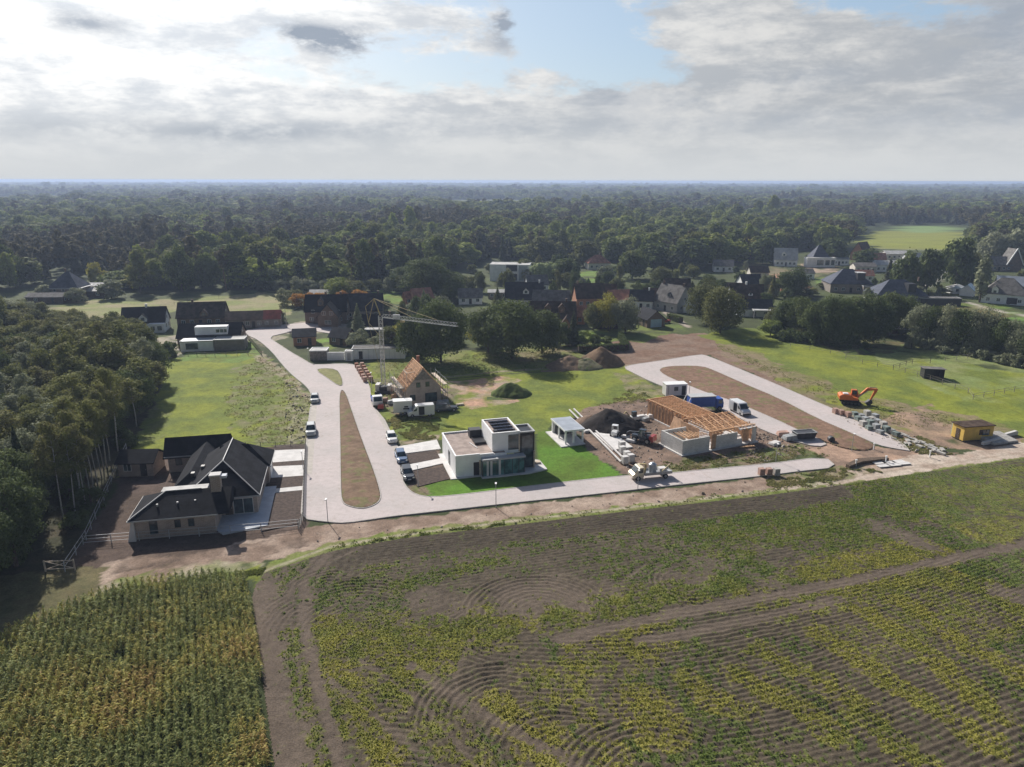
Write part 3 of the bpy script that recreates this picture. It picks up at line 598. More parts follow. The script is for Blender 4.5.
def build_roads():
    rm = bpy.data.materials.new('concrete_pavers'); rm.use_nodes = True; t = NT(rm.node_tree); b = rm.node_tree.nodes['Principled BSDF']
    tc = t.new('ShaderNodeTexCoord'); v = tc.outputs['Object']; n1 = t.noise(v, .12, 5, .6); n2 = t.noise(v, 1.1, 6, .7); n3 = t.noise(v, 9, 3, .6)
    c = t.mix(t.maprange(n1, .35, .65), (.50,.455,.44), (.57,.50,.485)); c = t.mix(t.maprange(n2, .42, .72, 0, .5), c, (.38,.335,.305)); c = t.mix(t.maprange(t.noise(v, .35, 6, .75, 1.5), .56, .70, 0, .5), c, (.36,.29,.235)); c = t.mix(t.maprange(n3, .3, .7, 0, .22), c, (.35,.31,.29))
    bt = t.new('ShaderNodeTexBrick'); t.put(bt, 'Vector', v); bt.inputs['Scale'].default_value = 1; bt.inputs['Brick Width'].default_value = .9; bt.inputs['Row Height'].default_value = .45; bt.inputs['Mortar Size'].default_value = .012
    t.put(bt, 'Color1', c); t.put(bt, 'Color2', t.mix(.12, c, (.3, .27, .26))); t.put(bt, 'Mortar', t.mix(.3, c, (.2, .18, .17)))
    t.put(b, 'Base Color', bt.outputs[0]); b.inputs['Roughness'].default_value = .9; b.inputs['Specular IOR Level'].default_value = .2
    bn = t.new('ShaderNodeBump'); bn.inputs['Strength'].default_value = .25; bn.inputs['Distance'].default_value = .01; t.put(bn, 'Height', n3); t.l.new(bn.outputs[0], b.inputs['Normal'])
    tag(sheet('road', ROADW, -.4, .02, rm, None, [IB, IG]), kind='structure')
    tag(sheet('loop_road', LOOPW, -.4, .02, rm), kind='structure')
    pk = mat('parking_pavers', (.46,.42,.375), .9, .08, .8, .3)
    tag(sheet('parking_strip', PG([(311.8,398),(317.5,398),(315,440),(312.5,475),(306,475),(307.6,440),(309.8,415)]), -.1, .026, pk), kind='structure')
    tag(sheet('parking_strip', PG([(375,408),(385,420),(396.5,443),(404,462),(398,462),(386,432),(376,412)]), -.1, .026, pk), kind='structure')
    # kerbs: raised rims round the islands
    km = mat('kerb_concrete', (.42,.39,.36), .9, .1, 2)
    def rim(poly, w, z, z0=-.4):
        c = np.array(poly); k = len(c); inn = []
        for i in range(k):
            t_ = c[(i+1) % k]-c[i-1]; t_ = t_/(np.hypot(*t_)+1e-9); nrm = np.array((-t_[1], t_[0]))
            inn.append(c[i]+nrm*w)
        a1 = abs(sum(c[i-1][0]*c[i][1]-c[i][0]*c[i-1][1] for i in range(k))); q = np.array(inn); a2 = abs(sum(q[i-1][0]*q[i][1]-q[i][0]*q[i-1][1] for i in range(k)))
        if a2 > a1: q = 2*c-q
        tag(sheet('kerb', poly, z0, z, km, None, [[tuple(p) for p in q]]), kind='structure'); return [tuple(p) for p in q]
    rim(ROADW, .22, .05, .021); rim(LOOPW, .22, .05, .021)
    ib = rim(IB, .14, .11); ig = rim(IG, .14, .11)
    # soil and turf inside the islands, gently heaped
    def fill(name, poly, ca, cb, hgt, seed):
        P = np.array(poly); x0, y0 = P.min(0); x1, y1 = P.max(0); st = .22
        X, Y, f = grid(np.arange(x0-st, x1+st, st), np.arange(y0-st, y1+st, st)); m = inside(X, Y, poly); d = dist_line(X, Y, poly+[poly[0]])
        n = fbm(X, Y, 2.2, seed, 5); z = .05+hgt*np.clip(d/1.6, 0, 1)*(.5+n)+.05*fbm(X, Y, .5, seed+1, 2); z = np.where(m, z, -.05)
        c = np.array(ca)*(1-n[..., None])+np.array(cb)*n[..., None]; c = c*(.75+.5*fbm(X, Y, .8, seed+2, 3)[..., None])
        g = np.clip((fbm(X, Y, 1.3, seed+5, 4)-.60)*9, 0, .5)[..., None]*(hgt > .12); c = c*(1-g)+np.array((.15,.17,.06))*g
        keep = (m | (d < .12)); idx = keep[:-1, :-1] & keep[1:, 1:] & keep[:-1, 1:] & keep[1:, :-1]
        me = npmesh(name, np.stack([X, Y, z], -1).reshape(-1, 3), f[idx.ravel()], [surfmat(name+'_surface', 7, .4, .8, .05)], True, c.reshape(-1, 3)); tag(link(bpy.data.objects.new(name, me)), kind='structure')
    fill('soil_island', ib, (.15,.10,.068), (.24,.165,.11), .16, 5)
    fill('turf_island', ig, (.18,.19,.07), (.26,.24,.12), .08, 9)
    lp = PG([(659,369.5),(663.5,366.4),(679,365),(702.6,365.3),(715,370),(740,381),(780,397.7),(818,417.5),(850,431),(868,439),(876,444),(870,449),(850,448),(830,442.5),(793,426.5),(780,420),(734,400.4),(707,392),(679,381),(663.5,374)])
    lp = smooth_poly(lp, 1); lp = lp
    fill('soil_island', lp, (.16,.10,.068), (.26,.165,.115), .14, 15)
build_ground(); build_field(); build_corn(); build_roads()

# ---------------------------------------------------------------- foliage colours (albedo)
leafmat('leaf_oak', [(.040,.055,.020), (.060,.078,.026), (.085,.098,.034)])
leafmat('leaf_mixed', [(.050,.060,.022), (.080,.085,.030), (.115,.120,.042)])
leafmat('leaf_fresh', [(.12,.16,.035), (.16,.20,.045), (.21,.22,.05)])
leafmat('leaf_yellow', [(.20,.20,.04), (.26,.24,.045), (.30,.26,.05)])
leafmat('leaf_orange', [(.30,.16,.03), (.38,.20,.035), (.30,.13,.03)])
leafmat('leaf_grey', [(.10,.11,.07), (.14,.15,.09), (.17,.17,.11)])
leafmat('leaf_pale', [(.20,.24,.12), (.26,.30,.15), (.24,.27,.12)])
leafmat('needle_dark', [(.028,.040,.020), (.045,.055,.026), (.070,.062,.032)])
leafmat('needle_brown', [(.050,.050,.026), (.068,.062,.030), (.100,.082,.040)])
leafmat('leaf_forest', [(.022,.034,.012), (.042,.058,.018), (.085,.088,.028), (.050,.074,.020), (.115,.135,.032), (.080,.074,.030), (.18,.21,.042), (.055,.085,.018)], rnd=.85)
leafmat('leaf_woodedge', [(.050,.060,.022), (.090,.098,.032), (.125,.130,.040), (.090,.080,.040), (.18,.185,.045)])
mat('bark', (.12,.09,.065), .95, .2, 3); mat('bark_birch', (.52,.50,.46), .9, .25, 5, col2=(.28,.26,.23)); mat('bark_pine', (.20,.12,.075), .95, .2, 3)

SHAPES = {  # height, radius, crown base fraction, lobes, style
 'oak': (13, 6.0, -.13, 34, 'broad'), 'round': (9, 4.0, -.13, 24, 'broad'), 'tall': (16, 4.2, -.04, 30, 'broad'),
 'birch': (15, 3.3, .42, 20, 'airy'), 'pine': (15, 3.0, .50, 14, 'airy'), 'spruce': (13, 2.9, .04, 0, 'cone'),
 'poplar': (14, 2.0, .06, 16, 'column'), 'bush': (2.6, 2.2, -.3, 12, 'broad'), 'cypress': (6, 1.5, .02, 0, 'cone'), 'willow': (6, 3.6, -.15, 16, 'broad')}
LEAVES = {'near': (1.0, .27), 'mid': (.42, .42), 'far': (.11, .95), 'dist': (.030, 1.9)}
MESHES = {}
def crown_mesh(kind, var, lod, mname):
    key = (kind, var, lod, mname)
    if key in MESHES: return MESHES[key]
    g = np.random.default_rng(hash((kind, var)) % 1000+var*31+len(kind)*7 if False else var*31+sum(map(ord, kind)))
    h, r, bf, nl, style = SHAPES[kind]; zb = h*bf; zc = (h+zb)/2; hz = (h-zb)/2
    frac, ls = LEAVES[lod]; area = 4*math.pi*r*(r+hz*1.2)/2
    n = int(min(15000, 11000*frac*area/260*(.6 if style == 'airy' else 1)))
    if style == 'cone':
        u = 1-np.sqrt(g.random(n)); a = g.uniform(0, 2*math.pi, n)
        tier = (u*11) % 1; rr = r*(1-u)*(.78+.32*(1-tier))*(1+.16*np.sin(a*5+u*20))*(g.random(n)**.35)
        P = np.stack([rr*np.cos(a), rr*np.sin(a), zb+(h-zb)*u-.06*rr], -1); N = np.stack([np.cos(a), np.sin(a), np.full(n, .55)], -1)
    else:
        t = g.random(nl); a = g.uniform(0, 2*math.pi, nl)+np.arange(nl)*2.4; lr = np.sqrt(g.random(nl))
        if style == 'broad':
            ph = np.arccos(1-1.96*((np.arange(nl)+.5)/nl)); rad = g.uniform(.45, .78, nl)
            LC = np.stack([np.cos(a)*np.sin(ph)*rad*r, np.sin(a)*np.sin(ph)*rad*r, zc+np.cos(ph)*rad*hz*.92], -1)
            LR = r*g.uniform(.30, .50, nl)
        elif style == 'column':
            LC = np.stack([np.cos(a)*r*.28*lr, np.sin(a)*r*.28*lr, np.linspace(zb+1, h-1.3, nl)], -1); LR = r*(.45+.35*np.sin(np.linspace(.35, 3.0, nl)))
        else:
            zz = np.linspace(zb+.8, h-.9, nl); w = np.sin(np.clip((zz-zb)/(h-zb), .06, .97)*math.pi*.86+.30)
            LC = np.stack([np.cos(a)*r*.66*lr*w, np.sin(a)*r*.66*lr*w, zz], -1); LR = r*g.uniform(.26, .44, nl)*(.6+.5*w)
        pr = LR**2; k = g.choice(nl, n, p=pr/pr.sum()); D = g.normal(0, 1, (n, 3)); D /= np.linalg.norm(D, axis=1)[:, None]
        D[:, 2] = np.where(D[:, 2] < -.6, -D[:, 2]*.7, D[:, 2]); rr = LR[k]*(g.random(n)**.30)*g.uniform(.9, 1.12, n)
        P = LC[k]+D*rr[:, None]*np.array((1, 1, .72 if style != 'column' else 1.35)); N = D+np.array((0, 0, .25))
        out = g.random(n) < .06; P[out] += D[out]*min(ls, .5)*g.uniform(.4, 1.5, (out.sum(), 1))
        P[:, 2] = np.maximum(P[:, 2], zb*.7+.12)
    N = N/np.linalg.norm(N, axis=1)[:, None]+g.normal(0, .45, (n, 3)); N /= np.linalg.norm(N, axis=1)[:, None]
    T = np.cross(N, g.normal(0, 1, (n, 3))); T /= np.linalg.norm(T, axis=1)[:, None]; B = np.cross(N, T)
    s = (ls*g.uniform(.55, 1.25, n)*.5)[:, None]; T = T*s; B = B*s*g.uniform(.55, 1, (n, 1))
    V = np.stack([P-T-B*.5, P+T*.6-B, P+T+B*.6, P-T*.5+B], 1).reshape(-1, 3); f = np.arange(4*n).reshape(-1, 4)
    me = npmesh('%s_crown' % kind, V, f, [MATS[mname]], False); MESHES[key] = me; return me
def trunk_mesh(kind, var, mname='bark'):
    key = (kind, var, mname)
    if key in MESHES: return MESHES[key]
    h, r, bf, nl, style = SHAPES[kind]; g = random.Random(var+len(kind)); b = MB(); tr = (.10+h*.013)*(.5 if kind == 'birch' else 1)
    pts = [(0, 0, -.3)]
    for i in range(1, 6): pts.append((pts[-1][0]+g.uniform(-.12, .12)*h/10, pts[-1][1]+g.uniform(-.12, .12)*h/10, h*.86*i/5))
    for i in range(5): b.tube(pts[i], pts[i+1], tr*(1-i*.18), tr*(1-(i+1)*.18), 7)
    if style in ('broad', 'airy') and kind != 'bush':
        for i in range(7):
            z = h*(bf+.08+(.75-bf)*i/7); k = min(4, int(z/(h*.86)*5)); a = i*2.4+g.random(); t_ = (z/(h*.86)*5)-k
            p = Vector(pts[k]).lerp(Vector(pts[k+1]), t_); L = r*.62*g.uniform(.6, 1)
            b.tube(p, p+Vector((math.cos(a)*L, math.sin(a)*L, L*.55)), tr*.38, tr*.10, 5)
    o = b.build('trunk', MATS[mname]); me = o.data; bpy.data.objects.remove(o); me.name = kind+'_trunk'; MESHES[key] = me; return me
TREES = []
LM_WOOD = ((60,572,'the field gate'),(103,490,'the pale birch stems'),(140,460,'the yard shed'),(158,400,'the bright lawn'),(140,345,'the white cottage'),(60,318,'the dry pasture'),(0,325,'the picture edge'),(20,440,'its dark middle'),(80,380,'its open top'),(95,345,'its far top'))
LM_VILLAGE = ((511,275,'the white cube house'),(548,300,'the slate roofs'),(597,268,'the pink tiled roof'),(588,305,'the orange brick house'),(672,300,'the grey gable'),(649,320,'the blue barn door'),(744,300,'the brown-roofed house'),(709,262,'the tin roof'),(386,334,'the crane mast'),(420,304,'the terracotta roof'),(470,303,'the grey cottage'),(620,285,'the small white houses'),(730,275,'the wood edge villas'),
 (817,262,'the pyramid-roofed villa'),(845,285,'the brick hip-roofed villa'),(894,298,'the slate hip-roofed villa'),(885,268,'the low white houses'),(775,285,'the red clay court'),(960,290,'the pale blue roof'),(1000,298,'the white gabled villa'),(994,268,'the steep gable'),(930,270,'the lane'))
def lm(x, y, marks):
    px, py = world_px(x, y); return min(marks, key=lambda m: math.hypot(m[0]-px, (m[1]-py)*1.6))[2]
TRUNK = {'birch': 'bark_birch', 'pine': 'bark_pine'}
NAMES = {'oak': 'broadleaf_tree', 'round': 'round_tree', 'tall': 'tall_tree', 'birch': 'birch_tree', 'pine': 'pine_tree', 'spruce': 'spruce_tree', 'poplar': 'poplar_tree', 'bush': 'garden_bush', 'cypress': 'cone_conifer', 'willow': 'spreading_tree'}
LOOK = {'leaf_oak': 'dark green', 'leaf_mixed': 'olive green', 'leaf_fresh': 'fresh green', 'leaf_yellow': 'yellow-green', 'leaf_orange': 'orange autumn', 'leaf_grey': 'grey-green', 'leaf_pale': 'pale green', 'needle_dark': 'dark', 'needle_brown': 'brownish', 'leaf_woodedge': 'dull green', 'leaf_forest': 'dark green'}
def tree(kind, x, y, h, r, mname, label=None, group=None, lod=None, z=0):
    D = math.hypot(x, y); lod = lod or ('near' if D < 150 else 'mid' if D < 330 else 'far'); var = rng.integers(0, 3 if lod != 'far' else 2)
    H0, R0 = SHAPES[kind][:2]; root = empty(NAMES[kind], (x, y, z), rng.uniform(0, 6.28), (r/R0, r/R0, h/H0))
    link(bpy.data.objects.new('trunk', trunk_mesh(kind, int(var), TRUNK.get(kind, 'bark'))), root)
    link(bpy.data.objects.new('crown', crown_mesh(kind, int(var), lod, mname)), root)
    root['category'] = 'bush' if kind == 'bush' else 'tree'
    if label: root['label'] = label
    if group: root['group'] = group
    TREES.append((root, kind, mname)); return root
def tree_px(kind, px, foot, top, hw, mname, label=None, group=None, **kw):
    x, y = G(px, foot); h = ZAT(px, top, y); zc = y*math.cos(PITCH)+H*math.sin(PITCH)
    return tree(kind, x, y, h, hw*zc/F, mname, label, group, **kw)

# ---- the wood beyond the village: thousands of crowns that nobody could count
FOOT = [(-400,320),(-100,300),(0,293),(30,288),(45,281),(100,281),(122,292),(200,291),(290,290),(420,282),(480,262),(540,258),(600,262),(650,266),(740,264),(775,250),(830,250),(856,247),(970,249),(1024,258),(1400,270)]
def foot_y(px): return np.interp(px, [p[0] for p in FOOT], [p[1] for p in FOOT])
def world_px(x, y, z=0):
    zc = y*math.cos(PITCH)+(H-z)*math.sin(PITCH); v = (y*math.sin(PITCH)-(H-z)*math.cos(PITCH))/zc; u = x/zc
    u, v = u*math.cos(ROLL)-v*math.sin(ROLL), u*math.sin(ROLL)+v*math.cos(ROLL); return 512+u*F, 383.5-v*F
HOLES = [PG([(850,253),(856,232),(872,224),(950,222),(970,230),(972,254)]), PG([(560,258),(600,256),(606,268),(560,268)])]
def forest_points():
    out = []
    for (d0, d1, st, sx, sz, cls) in ((270, 520, 8.0, 1.3, 1.0, 0), (520, 1000, 11, 1.65, 1.05, 0), (1000, 2400, 19, 2.6, 1.1, 1), (2400, 7600, 42, 5.2, 1.35, 1)):
        y = np.arange(d0, d1, st*.9); X = []; Y = []
        for j, yy in enumerate(y):
            hwid = .80*yy+40; xx = np.arange(-hwid, hwid, st)+(j % 2)*st/2; X.append(xx); Y.append(np.full(len(xx), yy))
        X = np.concatenate(X); Y = np.concatenate(Y); X = X+rng.uniform(-.42, .42, len(X))*st; Y = Y+rng.uniform(-.42, .42, len(Y))*st
        px, py = world_px(X, Y); m = py < foot_y(px)+rng.normal(0, .6, len(px))
        for hpoly in HOLES: m &= ~inside(X, Y, hpoly)
        if d0 >= 1000: m &= fbm(X, Y*2.2, 420, 77, 4) < .575
        X, Y = X[m], Y[m]; n = len(X)
        sp = fbm(X, Y, 130, 501, 3); hgt = .55+.9*fbm(X, Y, 45, 502, 3)+rng.normal(0, .15, n); hgt = np.where(rng.random(n) < .04, hgt*1.3, hgt)
        q_ = rng.uniform(.65, 1.4, n); s = np.stack([sx*q_*rng.uniform(.9, 1.1, n), sx*q_*rng.uniform(.9, 1.1, n), sz*hgt], -1)
        r = rng.random(n)
        if cls == 0: idx = np.where(sp < .42, np.where(r < .75, 3, 4), np.where(sp < .52, np.where(r < .5, 0, np.where(r < .8, 3, 1)), np.where(r < .45, 0, np.where(r < .8, 1, np.where(r < .93, 2, 4)))))
        else: idx = np.where((sp < .45) & (r < .7), 7, np.where(r < .10+.3*(sp > .56), 6, 5))
        out.append(np.column_stack([X, Y, np.full(n, -.2), s, idx]))
    return np.concatenate(out)
def build_forest():
    protos = []
    pc = bpy.data.collections.new('wood_edge_trees'); COL.children.link(pc)
    # eight real trees at the edge of the wood lend their crowns to the rest of it
    spec = [('tall', 'leaf_forest', 'far'), ('oak', 'leaf_forest', 'far'), ('round', 'leaf_yellow', 'far'), ('pine', 'needle_brown', 'far'), ('spruce', 'needle_dark', 'far'), ('tall', 'leaf_forest', 'dist'), ('oak', 'leaf_mixed', 'dist'), ('pine', 'needle_brown', 'dist')]
    pos = [(140,294,245),(182,293,240),(97,287,262),(226,292,248),(262,291,250),(318,289,246),(690,266,226),(352,288,243)]
    for k, ((kd, mn, lod), (px, fy, ty)) in enumerate(zip(spec, pos)):
        x, y = G(px, fy); hh = ZAT(px, ty, y); SHH, SRR = SHAPES[kd][:2]
        root = empty(NAMES[kd], (x, y, 0), k, (1.1, 1.1, hh/SHH)); link(bpy.data.objects.new('trunk', trunk_mesh(kd, 1, TRUNK.get(kd, 'bark'))), root)
        c = bpy.data.objects.new('crown_%02d' % k if False else 'crown', crown_mesh(kd, k % 3, lod, mn)); c.parent = root; pc.objects.link(c); COL.objects.link(c)
        root['category'] = 'tree'; root['label'] = '%s at the front of the far wood above %s' % (('tall mixed tree','broad dark tree','yellow-green tree','brownish pine','dark spruce','tall dark tree','olive broadleaf tree','dark pine')[k], ('the brown bungalow','the pasture fence','the cottage meadow','the red-roofed barn','the small grey shed','the orange trees','the tin roof','the slate roofs')[k]); TREES.append((root, kd, mn)); protos.append(c)
    order = sorted(range(8), key=lambda i: protos[i].name); inv = {p: k for k, p in enumerate(order)}
    A = forest_points(); idx = np.array([inv[int(i)] for i in A[:, 6]], np.int32); n = len(A)
    me = bpy.data.meshes.new('forest'); me.vertices.add(n); me.vertices.foreach_set('co', A[:, :3].astype(np.float32).ravel())
    a = me.attributes.new('scl', 'FLOAT_VECTOR', 'POINT'); a.data.foreach_set('vector', A[:, 3:6].astype(np.float32).ravel())
    rot = np.zeros((n, 3), np.float32); rot[:, 2] = rng.uniform(0, 6.28, n); a = me.attributes.new('rot', 'FLOAT_VECTOR', 'POINT'); a.data.foreach_set('vector', rot.ravel())
    a = me.attributes.new('idx', 'INT', 'POINT'); a.data.foreach_set('value', idx)
    o = link(bpy.data.objects.new('forest', me)); tag(o, kind='stuff')
    ng = bpy.data.node_groups.new('scatter_crowns', 'GeometryNodeTree'); ng.interface.new_socket('Geometry', in_out='INPUT', socket_type='NodeSocketGeometry'); ng.interface.new_socket('Geometry', in_out='OUTPUT', socket_type='NodeSocketGeometry')
    N, L = ng.nodes, ng.links; gi = N.new('NodeGroupInput'); go = N.new('NodeGroupOutput'); ip = N.new('GeometryNodeInstanceOnPoints'); ci = N.new('GeometryNodeCollectionInfo')
    ci.inputs['Collection'].default_value = pc; ci.inputs['Separate Children'].default_value = True; ci.inputs['Reset Children'].default_value = True
    def attr(nm, ty):
        x = N.new('GeometryNodeInputNamedAttribute'); x.data_type = ty; x.inputs[0].default_value = nm; return x.outputs[0]
    e = N.new('FunctionNodeEulerToRotation'); L.new(attr('rot', 'FLOAT_VECTOR'), e.inputs[0])
    L.new(gi.outputs[0], ip.inputs['Points']); L.new(ci.outputs[0], ip.inputs['Instance']); ip.inputs['Pick Instance'].default_value = True
    L.new(attr('idx', 'INT'), ip.inputs['Instance Index']); L.new(e.outputs[0], ip.inputs['Rotation']); L.new(attr('scl', 'FLOAT_VECTOR'), ip.inputs['Scale'])
    L.new(ip.outputs[0], go.inputs[0]); md = o.modifiers.new('scatter', 'NODES'); md.node_group = ng
    print('forest', n)

def poisson(poly, st, seed=0):
    g = np.random.default_rng(seed); P = np.array(poly); x0, y0 = P.min(0); x1, y1 = P.max(0)
    X, Y = np.meshgrid(np.arange(x0, x1, st), np.arange(y0, y1, st*.87)); X[1::2] += st/2
    X = X.ravel()+g.uniform(-.3, .3, X.size)*st; Y = Y.ravel()+g.uniform(-.3, .3, Y.size)*st
    m = inside(X, Y, poly); return list(zip(X[m], Y[m]))

def build_left_wood():
    poly = PG([(46,570),(84,522),(112,482),(131,445),(150,410),(157,382),(140,366),(150,352),(120,342),(40,326),(-60,318),(-200,318)])+[(-150, 150), (-100, 100), (-84, 70), (-64, 69)]
    pts = sorted(poisson(poly, 5.6, 3), key=lambda p: p[1])
    edge = PG([(46,570),(84,522),(112,482),(131,445)])
    for x, y in pts:
        u = rng.random(); de = dist_line(np.array([x]), np.array([y]), edge)[0]; px, py = world_px(x, y)
        if px < -160: continue
        if de < 5 and y > 84: kd, mn, h, r = 'birch', 'leaf_woodedge', rng.uniform(13, 15.5), rng.uniform(2.7, 3.4)
        elif y < 95: kd, mn, h, r = ('tall', 'leaf_oak', rng.uniform(13, 16), 3.9) if u < .6 else ('spruce', 'needle_dark', rng.uniform(13, 16), 2.9)
        elif y > 175: kd, mn, h, r = ('round', 'leaf_woodedge', rng.uniform(5.5, 11), rng.uniform(2.4, 4.8)) if u < .7 else ('tall', 'leaf_mixed', rng.uniform(8, 11), 3.5)
        elif px > 60 and u < .7: kd, mn, h, r = ('tall' if u < .5 else 'birch'), ('leaf_mixed' if u < .3 else 'leaf_woodedge'), rng.uniform(9.5, 15.5), rng.uniform(2.8, 5.2)
        elif u < .5: kd, mn, h, r = 'tall', 'leaf_woodedge', rng.uniform(8, 14), rng.uniform(2.6, 5.0)
        elif u < .75: kd, mn, h, r = 'birch', 'leaf_grey', rng.uniform(10, 13), rng.uniform(3, 3.8)
        else: kd, mn, h, r = 'oak', 'leaf_oak', rng.uniform(9, 12), rng.uniform(4, 4.8)
        side = lm(x, y, LM_WOOD)
        nm = {'birch': 'white-stemmed birch', 'tall': 'tall tree', 'spruce': 'dark conifer', 'round': 'low rounded tree', 'oak': 'broad dark tree'}[kd]
        tree(kd, x, y, h, r, mn, '%s %s, left wood by %s' % (LOOK[mn], nm, side), 'trees of the left-hand wood')
    # bare birch stems standing out of the shade along the yard
    for px, py, tx, ty in ((81,500,76,440),(90,497,92,445),(94,492,97,440),(98,486,103,436),(102,478,107,430),(86,508,84,450),(110,462,116,425),(118,446,120,415),(104,470,110,428),(76,515,74,465)):
        x, y = G(px, py); tree('birch', x, y, rng.uniform(12, 14), 2.5, 'leaf_woodedge', 'slender white-stemmed birch leaning out of the shade beside the fenced yard', 'birches leaning out beside the yard')
    # understorey thicket
    for x, y in poisson(poly, 7.5, 9)[:70]:
        px, py = world_px(x, y)
        if px < -80: continue
        tree('bush', x, y, rng.uniform(2, 4), rng.uniform(2, 3), 'leaf_oak', 'dark undergrowth bush under the left wood by %s' % lm(x, y, LM_WOOD), 'bushes under the left-hand wood')

